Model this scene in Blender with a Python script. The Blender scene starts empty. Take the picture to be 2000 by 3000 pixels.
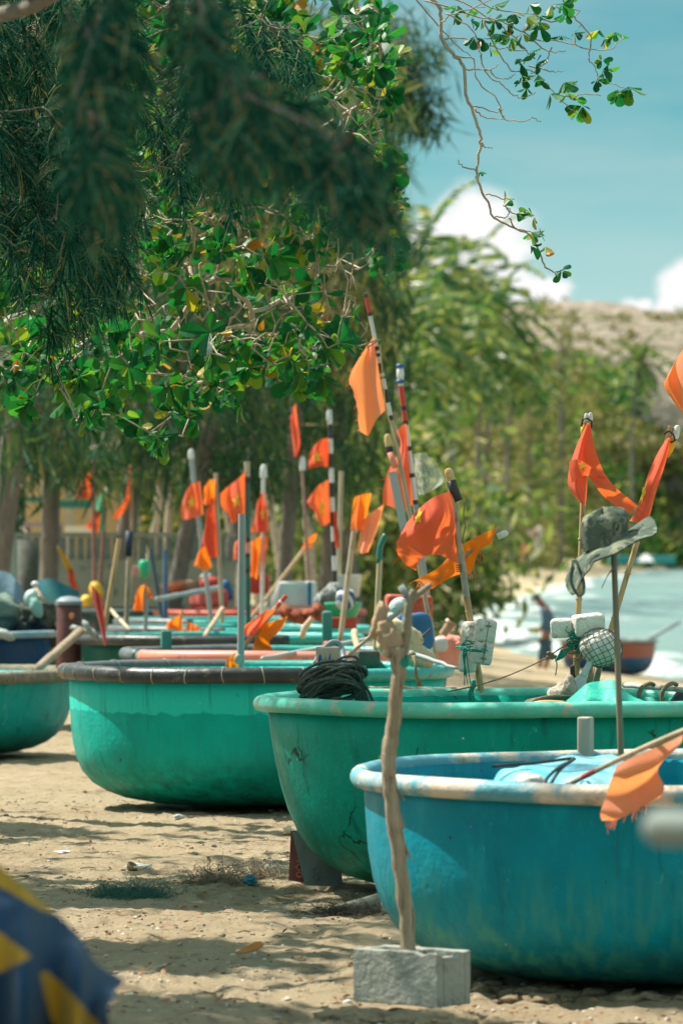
import bpy, bmesh, math, random
import numpy as np
from mathutils import Vector, Matrix, noise
R = math.radians
rnd = random.Random(7)
SC = bpy.context.scene
COL = SC.collection

# ---------------------------------------------------------------- camera, sky, sun, exposure
F = 14100.0          # focal length in pixels of the 2000 x 3000 photograph
CH = 1.55            # eye height above the sand
HZ = 1607.0          # row of the horizon
cam_data = bpy.data.cameras.new('camera')
cam = bpy.data.objects.new('camera', cam_data)
COL.objects.link(cam)
cam.location = (0, 0, CH)
cam.rotation_euler = (R(90), 0, 0)
cam_data.sensor_fit = 'VERTICAL'
cam_data.sensor_height = 36.0
cam_data.sensor_width = 24.0
cam_data.lens = F / 3000 * 36
cam_data.shift_y = (HZ - 1500) / 3000
cam_data.clip_start = 0.2
cam_data.clip_end = 8000
cam_data.dof.use_dof = True
cam_data.dof.focus_distance = 22.6
cam_data.dof.aperture_fstop = 5.0
SC.camera = cam

SUN_EL, SUN_AZ = R(56), R(-62)       # azimuth from +Y (ahead), negative = to the left
to_sun = Vector((math.sin(SUN_AZ) * math.cos(SUN_EL), math.cos(SUN_AZ) * math.cos(SUN_EL), math.sin(SUN_EL)))
sun_data = bpy.data.lights.new('sun', 'SUN')
sun_data.energy = 5.0
sun_data.angle = R(0.6)
sun_data.color = (1.0, 0.93, 0.82)
sun = bpy.data.objects.new('sun', sun_data)
COL.objects.link(sun)
sun.rotation_euler = to_sun.to_track_quat('Z', 'Y').to_euler()
sun.location = (0, 0, 60)

SC.view_settings.view_transform = 'Standard'
SC.view_settings.look = 'None'
SC.view_settings.exposure = 0.92
SC.view_settings.gamma = 1.0
SC.render.film_transparent = False
SC.cycles.max_bounces = 8
SC.cycles.transparent_max_bounces = 12
SC.cycles.caustics_reflective = False
SC.cycles.caustics_refractive = False
SC.cycles.sample_clamp_indirect = 6.0

def dir_of(px, py):
    return Vector(((px - 1000) / F, 1.0, (HZ - py) / F))

def build_world():
    w = bpy.data.worlds.new('World')
    SC.world = w
    w.use_nodes = True
    nt = w.node_tree
    N, L = nt.nodes, nt.links
    N.clear()
    out = N.new('ShaderNodeOutputWorld')
    bg = N.new('ShaderNodeBackground')
    bg.inputs['Strength'].default_value = 0.08
    sky = N.new('ShaderNodeTexSky')
    sky.sky_type = 'NISHITA'
    sky.sun_disc = False
    sky.sun_elevation = SUN_EL
    sky.sun_rotation = SUN_AZ
    sky.dust_density = 0.4
    sky.ozone_density = 2.0
    tc = N.new('ShaderNodeTexCoord')
    sep = N.new('ShaderNodeSeparateXYZ')
    L.new(tc.outputs['Generated'], sep.inputs[0])
    # clear dry air: the deep blue starts low above the horizon
    mz = N.new('ShaderNodeMath'); mz.operation = 'MULTIPLY'; mz.inputs[1].default_value = 3.2
    L.new(sep.outputs['Z'], mz.inputs[0])
    mn = N.new('ShaderNodeMath'); mn.operation = 'MAXIMUM'; mn.inputs[1].default_value = 0.02
    L.new(mz.outputs[0], mn.inputs[0])
    cmb = N.new('ShaderNodeCombineXYZ')
    L.new(sep.outputs['X'], cmb.inputs['X']); L.new(sep.outputs['Y'], cmb.inputs['Y']); L.new(mn.outputs[0], cmb.inputs['Z'])
    nrm = N.new('ShaderNodeVectorMath'); nrm.operation = 'NORMALIZE'
    L.new(cmb.outputs[0], nrm.inputs[0])
    L.new(nrm.outputs[0], sky.inputs['Vector'])
    tint = N.new('ShaderNodeMix'); tint.data_type = 'RGBA'; tint.blend_type = 'MULTIPLY'
    tint.inputs['Factor'].default_value = 1.0
    L.new(sky.outputs[0], tint.inputs['A'])
    tint.inputs['B'].default_value = SKY_TINT
    # clouds: soft lumps in azimuth / elevation, edges broken by noise
    rx = N.new('ShaderNodeMath'); rx.operation = 'DIVIDE'
    L.new(sep.outputs['X'], rx.inputs[0]); L.new(sep.outputs['Y'], rx.inputs[1])
    rz = N.new('ShaderNodeMath'); rz.operation = 'DIVIDE'
    L.new(sep.outputs['Z'], rz.inputs[0]); L.new(sep.outputs['Y'], rz.inputs[1])
    c2 = N.new('ShaderNodeCombineXYZ')
    L.new(rx.outputs[0], c2.inputs['X']); L.new(rz.outputs[0], c2.inputs['Y'])
    ns = N.new('ShaderNodeTexNoise'); ns.inputs['Scale'].default_value = 95; ns.inputs['Detail'].default_value = 6
    ns.inputs['Roughness'].default_value = 0.62
    L.new(c2.outputs[0], ns.inputs['Vector'])
    sb = N.new('ShaderNodeVectorMath'); sb.operation = 'SUBTRACT'; sb.inputs[1].default_value = (0.5, 0.5, 0.5)
    L.new(ns.outputs['Color'], sb.inputs[0])
    scl = N.new('ShaderNodeVectorMath'); scl.operation = 'SCALE'; scl.inputs['Scale'].default_value = 0.012
    L.new(sb.outputs[0], scl.inputs[0])
    wp = N.new('ShaderNodeVectorMath'); wp.operation = 'ADD'
    L.new(c2.outputs[0], wp.inputs[0]); L.new(scl.outputs[0], wp.inputs[1])
    last = None
    blobs = [(1395, 640, 115), (1305, 705, 110), (1440, 735, 135), (1240, 705, 80), (1350, 760, 130), (1400, 800, 95), (1490, 845, 95), (1560, 870, 80), (1615, 850, 55),
             (1300, 790, 60), (1985, 840, 75), (1950, 900, 50), (1865, 910, 45), (2080, 860, 110), (2300, 900, 130), (700, 800, 200), (2600, 860, 150)]
    for (bx, by, br) in blobs:
        ctr = ((bx - 1000) / F, (HZ - by) / F, 0)
        s1 = N.new('ShaderNodeVectorMath'); s1.operation = 'DISTANCE'; s1.inputs[1].default_value = ctr
        flat = N.new('ShaderNodeVectorMath'); flat.operation = 'MULTIPLY'; flat.inputs[1].default_value = (1, 1, 0)
        L.new(wp.outputs[0], flat.inputs[0]); L.new(flat.outputs[0], s1.inputs[0])
        mr = N.new('ShaderNodeMapRange'); mr.interpolation_type = 'SMOOTHSTEP'
        mr.inputs['From Min'].default_value = br * 1.2 / F; mr.inputs['From Max'].default_value = br * 0.5 / F
        mr.inputs['To Min'].default_value = 0; mr.inputs['To Max'].default_value = 1
        L.new(s1.outputs['Value'], mr.inputs['Value'])
        if last is None:
            last = mr.outputs[0]
        else:
            m = N.new('ShaderNodeMath'); m.operation = 'MAXIMUM'
            L.new(last, m.inputs[0]); L.new(mr.outputs[0], m.inputs[1]); last = m.outputs[0]
    # thin high veil, streaked sideways
    st = N.new('ShaderNodeVectorMath'); st.operation = 'MULTIPLY'; st.inputs[1].default_value = (1, 5, 1)
    L.new(c2.outputs[0], st.inputs[0])
    n2 = N.new('ShaderNodeTexNoise'); n2.inputs['Scale'].default_value = 14; n2.inputs['Detail'].default_value = 4
    L.new(st.outputs[0], n2.inputs['Vector'])
    veil = N.new('ShaderNodeMapRange'); veil.inputs['From Min'].default_value = 0.38; veil.inputs['From Max'].default_value = 0.85
    veil.inputs['To Min'].default_value = 0; veil.inputs['To Max'].default_value = 0.45
    L.new(n2.outputs['Fac'], veil.inputs['Value'])
    mv = N.new('ShaderNodeMix'); mv.data_type = 'RGBA'
    L.new(veil.outputs[0], mv.inputs['Factor']); L.new(tint.outputs['Result'], mv.inputs['A']); mv.inputs['B'].default_value = VEIL
    # pale band of thicker air just over the horizon
    hz = N.new('ShaderNodeMapRange'); hz.interpolation_type = 'SMOOTHSTEP'
    hz.inputs['From Min'].default_value = 0.095; hz.inputs['From Max'].default_value = 0.03; hz.inputs['To Max'].default_value = 0.75
    L.new(sep.outputs['Z'], hz.inputs['Value'])
    mz2 = N.new('ShaderNodeMix'); mz2.data_type = 'RGBA'
    L.new(hz.outputs[0], mz2.inputs['Factor']); L.new(mv.outputs['Result'], mz2.inputs['A']); mz2.inputs['B'].default_value = (4.0, 4.9, 4.85, 1)
    mv = mz2
    # broken bright cloud added above the picture, unseen, to lift the shadows
    hi = N.new('ShaderNodeMapRange'); hi.interpolation_type = 'SMOOTHSTEP'
    hi.inputs['From Min'].default_value = 0.16; hi.inputs['From Max'].default_value = 0.5; hi.inputs['To Max'].default_value = 1.0
    L.new(sep.outputs['Z'], hi.inputs['Value'])
    n3 = N.new('ShaderNodeTexNoise'); n3.inputs['Scale'].default_value = 3.0; n3.inputs['Detail'].default_value = 6
    L.new(tc.outputs['Generated'], n3.inputs['Vector'])
    h3 = N.new('ShaderNodeMapRange'); h3.inputs['From Min'].default_value = 0.35; h3.inputs['From Max'].default_value = 0.62; h3.inputs['To Max'].default_value = 0.85
    L.new(n3.outputs['Fac'], h3.inputs['Value'])
    hm = N.new('ShaderNodeMath'); hm.operation = 'MULTIPLY'
    L.new(hi.outputs[0], hm.inputs[0]); L.new(h3.outputs[0], hm.inputs[1])
    mh = N.new('ShaderNodeMix'); mh.data_type = 'RGBA'
    L.new(hm.outputs[0], mh.inputs['Factor']); L.new(mv.outputs['Result'], mh.inputs['A']); mh.inputs['B'].default_value = FILL_CLOUD
    mv = mh
    mc = N.new('ShaderNodeMix'); mc.data_type = 'RGBA'
    L.new(last, mc.inputs['Factor']); L.new(mv.outputs['Result'], mc.inputs['A']); mc.inputs['B'].default_value = CLOUD
    L.new(mc.outputs['Result'], bg.inputs['Color'])
    L.new(bg.outputs[0], out.inputs['Surface'])
SKY_TINT = (0.50, 0.94, 0.66, 1)
VEIL = (3.9, 4.7, 4.6, 1)
CLOUD = (6.7, 6.7, 6.6, 1)
FILL_CLOUD = (7.9, 9.9, 9.6, 1)
build_world()

# ---------------------------------------------------------------- helpers
def P(px, py, d):
    """point seen at photo pixel (px, py), d metres ahead"""
    return Vector(((px - 1000) * d / F, d, CH - (py - HZ) * d / F))
def W(px, d):
    return px * d / F

def tag(o, label=None, cat=None, group=None, kind=None):
    if label: o['label'] = label
    if cat: o['category'] = cat
    if group: o['group'] = group
    if kind: o['kind'] = kind
    return o

def wloc(o):
    v = Vector((0, 0, 0))
    while o is not None:
        v += o.location
        o = o.parent
    return v

def thing(name, label, cat, loc, group=None):
    o = bpy.data.objects.new(name, None)
    o.empty_display_size = 0.1
    COL.objects.link(o)
    o.location = loc
    return tag(o, label, cat, group)

class MB:
    """collects shapes in world coordinates, builds ONE mesh object"""
    def __init__(self):
        self.v = []; self.f = []; self.m = []; self.cur = 0
    def add(self, vs, fs):
        b = len(self.v)
        self.v.extend([tuple(x) for x in vs])
        self.f.extend([tuple(i + b for i in f) for f in fs])
        self.m.extend([self.cur] * len(fs))
        return self
    def box(self, c, s, rot=None, taper=1.0):
        x, y, z = s[0] / 2, s[1] / 2, s[2] / 2
        vs = [Vector((a * x * (taper if k > 0 else 1), b * y * (taper if k > 0 else 1), k * z)) for k in (-1, 1) for a, b in ((-1, -1), (1, -1), (1, 1), (-1, 1))]
        if rot is not None:
            vs = [rot @ v for v in vs]
        vs = [v + Vector(c) for v in vs]
        return self.add(vs, [(3, 2, 1, 0), (4, 5, 6, 7), (0, 1, 5, 4), (1, 2, 6, 5), (2, 3, 7, 6), (3, 0, 4, 7)])
    def tube(self, pts, rad, segs=8, cap=True, closed=False):
        pts = [Vector(p) for p in pts]
        n = len(pts)
        if not hasattr(rad, '__len__'):
            rad = [rad] * n
        vs = []; fs = []
        prev = None
        for i in range(n):
            if closed:
                t = pts[(i + 1) % n] - pts[i - 1]
            else:
                t = pts[min(i + 1, n - 1)] - pts[max(i - 1, 0)]
            if t.length < 1e-9: t = Vector((0, 0, 1))
            t.normalize()
            if prev is None:
                a = Vector((0, 1, 0)) if abs(t.y) < 0.9 else Vector((1, 0, 0))
                u = t.cross(a).normalized()
            else:
                u = prev - t * prev.dot(t)
                if u.length < 1e-6: u = t.orthogonal()
                u.normalize()
            prev = u
            w = t.cross(u)
            for k in range(segs):
                an = 2 * math.pi * k / segs
                vs.append(pts[i] + (u * math.cos(an) + w * math.sin(an)) * rad[i])
        m = n if closed else n - 1
        for i in range(m):
            j = (i + 1) % n
            for k in range(segs):
                k2 = (k + 1) % segs
                fs.append((i * segs + k, i * segs + k2, j * segs + k2, j * segs + k))
        if cap and not closed:
            fs.append(tuple(range(segs))[::-1])
            fs.append(tuple((n - 1) * segs + k for k in range(segs)))
        return self.add(vs, fs)
    def lathe(self, prof, c, segs=48, axis=None, rfun=None):
        """prof: (radius, height) pairs; revolve about z (or the axis vector) at c"""
        q = Vector((0, 0, 1)).rotation_difference(Vector(axis)) if axis is not None else None
        vs = []; fs = []
        n = len(prof)
        for i, (r, h) in enumerate(prof):
            for k in range(segs):
                an = 2 * math.pi * k / segs
                rr = r * (rfun(an, h) if rfun else 1)
                v = Vector((rr * math.cos(an), rr * math.sin(an), h))
                if q: v = q @ v
                vs.append(v + Vector(c))
        for i in range(n - 1):
            for k in range(segs):
                k2 = (k + 1) % segs
                fs.append((i * segs + k, i * segs + k2, (i + 1) * segs + k2, (i + 1) * segs + k))
        if prof[0][0] > 1e-6: fs.append(tuple(range(segs))[::-1])
        if prof[-1][0] > 1e-6: fs.append(tuple((n - 1) * segs + k for k in range(segs)))
        return self.add(vs, fs)
    def blob(self, c, s, rot=None, nu=20, nv=12, e=1.0, amp=0.0, fr=2.0, seed=0):
        """superellipsoid, e<1 boxy; amp adds noise"""
        def sp(x, p): return math.copysign(abs(x) ** p, x)
        vs = []; fs = []
        for i in range(nv + 1):
            la = -math.pi / 2 + math.pi * i / nv
            for k in range(nu):
                lo = 2 * math.pi * k / nu
                v = Vector((sp(math.cos(la), e) * sp(math.cos(lo), e), sp(math.cos(la), e) * sp(math.sin(lo), e), sp(math.sin(la), e)))
                if amp:
                    v *= 1 + amp * noise.noise(v * fr + Vector((seed * 7.1, seed * 3.3, 0)))
                v = Vector((v.x * s[0] / 2, v.y * s[1] / 2, v.z * s[2] / 2))
                if rot is not None: v = rot @ v
                vs.append(v + Vector(c))
        for i in range(nv):
            for k in range(nu):
                k2 = (k + 1) % nu
                fs.append((i * nu + k, i * nu + k2, (i + 1) * nu + k2, (i + 1) * nu + k))
        return self.add(vs, fs)
    def grid(self, rows, flip=False):
        n, m = len(rows), len(rows[0])
        vs = [p for r in rows for p in r]
        fs = []
        for i in range(n - 1):
            for k in range(m - 1):
                q = (i * m + k, i * m + k + 1, (i + 1) * m + k + 1, (i + 1) * m + k)
                fs.append(q[::-1] if flip else q)
        return self.add(vs, fs)
    def build(self, name, mat, parent=None, smooth=True, weld=False, auto=None):
        me = bpy.data.meshes.new(name)
        if parent is None:
            a = np.array(self.v)
            base = Vector(((a[:, 0].min() + a[:, 0].max()) / 2, (a[:, 1].min() + a[:, 1].max()) / 2, a[:, 2].min()))
        else:
            base = wloc(parent)
        me.from_pydata([(x - base.x, y - base.y, z - base.z) for x, y, z in self.v], [], self.f)
        mats = mat if isinstance(mat, (list, tuple)) else [mat]
        for m in mats: me.materials.append(m)
        if len(mats) > 1:
            me.polygons.foreach_set('material_index', self.m)
        if weld:
            bm = bmesh.new(); bm.from_mesh(me)
            bmesh.ops.remove_doubles(bm, verts=bm.verts, dist=1e-5)
            bmesh.ops.recalc_face_normals(bm, faces=bm.faces)
            bm.to_mesh(me); bm.free()
        if smooth:
            me.polygons.foreach_set('use_smooth', [True] * len(me.polygons))
            if auto is not None:
                me.set_sharp_from_angle(angle=R(auto))
        me.update()
        o = bpy.data.objects.new(name, me)
        COL.objects.link(o)
        if parent is None:
            o.location = base
        else:
            o.parent = parent
        return o

def catmull(pts, n):
    """n samples along a Catmull-Rom spline through pts (Vectors or floats)"""
    m = len(pts)
    if m == 1: return [pts[0]] * n
    out = []
    for i in range(n):
        t = i / (n - 1) * (m - 1)
        k = min(int(t), m - 2)
        u = t - k
        p1, p2 = pts[k], pts[k + 1]
        p0 = pts[k - 1] if k > 0 else p1 + (p1 - p2)
        p3 = pts[k + 2] if k + 2 < m else p2 + (p2 - p1)
        out.append(0.5 * ((2 * p1) + (p2 - p0) * u + (2 * p0 - 5 * p1 + 4 * p2 - p3) * u * u + (3 * p1 - p0 - 3 * p2 + p3) * u * u * u))
    return out

# ---------------------------------------------------------------- materials
MATS = {}
def newmat(name):
    m = bpy.data.materials.new(name)
    m.use_nodes = True
    nt = m.node_tree
    nt.nodes.clear()
    out = nt.nodes.new('ShaderNodeOutputMaterial')
    return m, nt.nodes, nt.links, out
def rgb(c): return (c[0], c[1], c[2], 1)
def mixc(N, L, fac, a, b, mode='MIX'):
    m = N.new('ShaderNodeMix'); m.data_type = 'RGBA'; m.blend_type = mode
    for val, sock in ((fac, m.inputs['Factor']), (a, m.inputs['A']), (b, m.inputs['B'])):
        if hasattr(val, 'is_linked') or hasattr(val, 'node'):
            L.new(val, sock)
        elif isinstance(val, tuple):
            sock.default_value = rgb(val)
        else:
            sock.default_value = val
    return m.outputs['Result']
def noise_fac(N, L, scale, lo, hi, detail=5, rough=0.6, stretch=None, loc=(0, 0, 0), dist=0.0):
    tc = N.new('ShaderNodeTexCoord')
    mp = N.new('ShaderNodeMapping')
    mp.inputs['Scale'].default_value = stretch or (1, 1, 1)
    mp.inputs['Location'].default_value = loc
    L.new(tc.outputs['Object'], mp.inputs['Vector'])
    n = N.new('ShaderNodeTexNoise')
    n.inputs['Scale'].default_value = scale; n.inputs['Detail'].default_value = detail; n.inputs['Roughness'].default_value = rough
    n.inputs['Distortion'].default_value = dist
    L.new(mp.outputs[0], n.inputs['Vector'])
    mr = N.new('ShaderNodeMapRange')
    mr.inputs['From Min'].default_value = lo; mr.inputs['From Max'].default_value = hi
    L.new(n.outputs['Fac'], mr.inputs['Value'])
    return mr.outputs[0]
def bump(N, L, fac, strength, dist):
    b = N.new('ShaderNodeBump'); b.inputs['Strength'].default_value = strength; b.inputs['Distance'].default_value = dist
    L.new(fac, b.inputs['Height'])
    return b.outputs[0]

def plain(name, c, c2=None, rough=0.7, scale=12, lo=0.35, hi=0.65, bmp=0.0, bscale=None, stretch=None, metal=0.0, spec=0.4, trans=0.0, c3=None):
    """a surface with two or three tones broken up by noise, optional bump and translucency"""
    if name in MATS: return MATS[name]
    m, N, L, out = newmat(name)
    b = N.new('ShaderNodeBsdfPrincipled')
    b.inputs['Roughness'].default_value = rough
    b.inputs['Metallic'].default_value = metal
    b.inputs['Specular IOR Level'].default_value = spec
    col = None
    if c2:
        col = mixc(N, L, noise_fac(N, L, scale, lo, hi, stretch=stretch), c, c2)
        if c3:
            col = mixc(N, L, noise_fac(N, L, scale * 3.1, 0.56, 0.7, stretch=stretch, loc=(3, 1, 7)), col, c3)
        L.new(col, b.inputs['Base Color'])
    else:
        b.inputs['Base Color'].default_value = rgb(c)
    if bmp:
        L.new(bump(N, L, noise_fac(N, L, bscale or scale * 4, 0.2, 0.8, stretch=stretch), bmp, 0.02), b.inputs['Normal'])
    sh = b.outputs[0]
    if trans:
        t = N.new('ShaderNodeBsdfTranslucent')
        if col is not None: L.new(col, t.inputs['Color'])
        else: t.inputs['Color'].default_value = rgb(c)
        mx = N.new('ShaderNodeMixShader'); mx.inputs['Fac'].default_value = trans
        L.new(b.outputs[0], mx.inputs[1]); L.new(t.outputs[0], mx.inputs[2]); sh = mx.outputs[0]
    L.new(sh, out.inputs['Surface'])
    MATS[name] = m
    return m

def leafmat(name, cols, trans=0.35, rough=0.45, spec=0.35, tcol=None):
    """each leaf takes one of several tones at random; light passes through"""
    if name in MATS: return MATS[name]
    m, N, L, out = newmat(name)
    g = N.new('ShaderNodeNewGeometry')
    r = N.new('ShaderNodeValToRGB')
    els = r.color_ramp.elements
    while len(els) < len(cols): els.new(0.5)
    for i, (p, c) in enumerate(cols):
        els[i].position = p; els[i].color = rgb(c)
    L.new(g.outputs['Random Per Island'], r.inputs['Fac'])
    b = N.new('ShaderNodeBsdfPrincipled')
    b.inputs['Roughness'].default_value = rough; b.inputs['Specular IOR Level'].default_value = spec
    L.new(r.outputs['Color'], b.inputs['Base Color'])
    t = N.new('ShaderNodeBsdfTranslucent')
    h = N.new('ShaderNodeMix'); h.data_type = 'RGBA'; h.blend_type = 'MULTIPLY'; h.inputs['Factor'].default_value = 1
    L.new(r.outputs['Color'], h.inputs['A']); h.inputs['B'].default_value = rgb(tcol or (1.5, 1.7, 0.6))
    L.new(h.outputs['Result'], t.inputs['Color'])
    mx = N.new('ShaderNodeMixShader'); mx.inputs['Fac'].default_value = trans
    L.new(b.outputs[0], mx.inputs[1]); L.new(t.outputs[0], mx.inputs[2])
    L.new(mx.outputs[0], out.inputs['Surface'])
    MATS[name] = m
    return m

def cloth(name, c, c2=None, trans=0.4, tc=None):
    if name in MATS: return MATS[name]
    m, N, L, out = newmat(name)
    col = mixc(N, L, noise_fac(N, L, 6, 0.35, 0.7), c, c2 or c)
    d = N.new('ShaderNodeBsdfPrincipled'); d.inputs['Roughness'].default_value = 0.85; d.inputs['Specular IOR Level'].default_value = 0.15
    d.inputs['Sheen Weight'].default_value = 0.1
    L.new(col, d.inputs['Base Color'])
    wv = noise_fac(N, L, 240, 0.2, 0.8, detail=2)
    L.new(bump(N, L, wv, 0.25, 0.003), d.inputs['Normal'])
    t = N.new('ShaderNodeBsdfTranslucent')
    tcn = mixc(N, L, noise_fac(N, L, 6, 0.35, 0.7), tc or c, tc or c2 or c)
    L.new(tcn, t.inputs['Color'])
    mx = N.new('ShaderNodeMixShader'); mx.inputs['Fac'].default_value = trans
    L.new(d.outputs[0], mx.inputs[1]); L.new(t.outputs[0], mx.inputs[2])
    L.new(mx.outputs[0], out.inputs['Surface'])
    MATS[name] = m
    return m

# ---------------------------------------------------------------- the setting: sand, sea, hill
SEA = -1.70
_sd = [0, 20, 60, 90, 120, 146, 162, 188, 237, 300, 405, 628, 790, 830, 900, 1400]
_sx = [22, 20, 14, 11, 8.2, 5.8, 5.5, 5.3, 6.4, 10.6, 17.8, 35.6, 56, 130, 600, 3000]
def shore_x(d): return float(np.interp(d, _sd, _sx))
def sstep(a, b, x):
    t = max(0.0, min(1.0, (x - a) / (b - a)))
    return t * t * (3 - 2 * t)
def ground(X, d):
    s = shore_x(d) - X
    if s < 0: return SEA + max(-1.5, s * 0.06)
    z = SEA + min(s * 0.125, 60)
    # level top of the beach
    if z > -0.45:
        k = (z + 0.45)
        z = -0.45 + 0.45 * (1 - math.exp(-k / 0.45))
    return z
def mounds(X, d):
    n = noise.noise
    z = 0.028 * n(Vector((X * 0.9, d * 0.55, 1.3)))
    z += 0.013 * n(Vector((X * 2.6, d * 1.5, 4.1)))
    z += 0.013 * n(Vector((X * 6.5, d * 4.0, 8.2)))
    k = n(Vector((X * 11, d * 7, 2.2)))
    z += 0.012 * k
    z += 0.009 * n(Vector((X * 26, d * 18, 5.5)))
    pit = n(Vector((X * 4.2, d * 3.1, 9.9)))          # footprints
    if pit > 0.32: z -= min(0.05, (pit - 0.32) * 0.16)
    return z

def build_sand():
    us = sorted(set([round(x, 5) for x in np.concatenate([
        np.linspace(-0.088, 0.088, 300), np.linspace(-0.6, -0.09, 46), np.linspace(0.09, 0.6, 46), np.linspace(-3, -0.65, 14), np.linspace(0.65, 3, 14)])]))
    ds = list(np.concatenate([np.linspace(1.5, 11, 24), np.geomspace(11.2, 44, 620), np.geomspace(44.5, 1000, 150)]))
    rows = []
    for d in ds:
        row = []
        for u in us:
            X = u * d
            z = ground(X, d)
            if z > SEA - 0.1:
                fade = sstep(SEA + 0.1, SEA + 1.0, z)
                z += mounds(X, d) * (fade if d < 70 else fade * 0.7)
            row.append(Vector((X, d, z)))
        rows.append(row)
    m, N, L, out = newmat('sand')
    b = N.new('ShaderNodeBsdfPrincipled'); b.inputs['Roughness'].default_value = 0.95; b.inputs['Specular IOR Level'].default_value = 0.15
    c = mixc(N, L, noise_fac(N, L, 0.9, 0.35, 0.65), (0.50, 0.39, 0.245), (0.58, 0.465, 0.30))
    c = mixc(N, L, noise_fac(N, L, 9, 0.52, 0.68, detail=8, rough=0.7), c, (0.33, 0.24, 0.15))
    c = mixc(N, L, noise_fac(N, L, 42, 0.60, 0.68, detail=6, rough=0.65, loc=(4, 2, 0)), c, (0.17, 0.115, 0.07))
    c = mixc(N, L, noise_fac(N, L, 70, 0.63, 0.69, detail=3, loc=(1, 7, 3)), c, (0.66, 0.58, 0.46))
    # wet and dry follow the height of the beach
    tc = N.new('ShaderNodeTexCoord'); sp = N.new('ShaderNodeSeparateXYZ'); L.new(tc.outputs['Object'], sp.inputs[0])
    L.new(c, b.inputs['Base Color'])
    h = noise_fac(N, L, 30, 0.2, 0.8, detail=9, rough=0.75)
    h2 = noise_fac(N, L, 110, 0.25, 0.75, detail=5, rough=0.7)
    ad = N.new('ShaderNodeMath'); ad.operation = 'MULTIPLY_ADD'; ad.inputs[1].default_value = 0.35
    L.new(h2, ad.inputs[0]); L.new(h, ad.inputs[2])
    L.new(bump(N, L, ad.outputs[0], 0.9, 0.035), b.inputs['Normal'])
    L.new(b.outputs[0], out.inputs['Surface'])
    o = MB().grid(rows).build('sand', m)
    tag(o, kind='structure')

def hill_z(u, d):
    ridge_px = [(-6000, 760), (200, 960), (900, 985), (1200, 985), (1380, 955), (1500, 908), (1650, 895), (1800, 907), (1900, 920), (2000, 928), (2500, 1010), (5000, 1300), (9000, 1500)]
    rx = [(p - 1000) * 1150 / F for p, _ in ridge_px]
    rz = [CH - (y - HZ) * 1150 / F for _, y in ridge_px]
    X = u * d
    s = shore_x(d) - X
    t = max(0.0, min(1.0, (d - 340) / 760))
    top = float(np.interp(u * 1150, rx, rz))
    z = top * (t ** 1.15) * sstep(6, 60, s)
    if d > 1150: z *= max(0, 1 - ((d - 1150) / 600) ** 2)
    v = Vector((X * 0.02, d * 0.02, 0))
    z += (noise.noise(v) * 3.5 + noise.noise(v * 3) * 1.6 + abs(noise.noise(v * 8)) * 1.4) * sstep(0, 18, z)
    return z - 2.2

def build_hill():
    rows = []
    for d in np.geomspace(340, 1500, 110):
        row = []
        for u in np.concatenate([np.linspace(-1.2, -0.02, 40), np.linspace(-0.015, 0.085, 110), np.linspace(0.09, 0.9, 40)]):
            row.append(Vector((u * d, d, hill_z(u, d))))
        rows.append(row)
    m, N, L, out = newmat('hill_slope')
    b = N.new('ShaderNodeBsdfPrincipled'); b.inputs['Roughness'].default_value = 1.0; b.inputs['Specular IOR Level'].default_value = 0.1
    c = mixc(N, L, noise_fac(N, L, 0.03, 0.4, 0.62), (0.30, 0.25, 0.20), (0.21, 0.18, 0.12))
    c = mixc(N, L, noise_fac(N, L, 0.14, 0.53, 0.6, detail=8, rough=0.7), c, (0.10, 0.11, 0.05))
    c = mixc(N, L, noise_fac(N, L, 0.25, 0.58, 0.63, detail=5, loc=(9, 4, 0)), c, (0.46, 0.40, 0.33))
    L.new(c, b.inputs['Base Color'])
    L.new(bump(N, L, noise_fac(N, L, 0.2, 0.2, 0.8, detail=8), 0.8, 3.0), b.inputs['Normal'])
    L.new(b.outputs[0], out.inputs['Surface'])
    tag(MB().grid(rows).build('hill', m), kind='structure')

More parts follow.
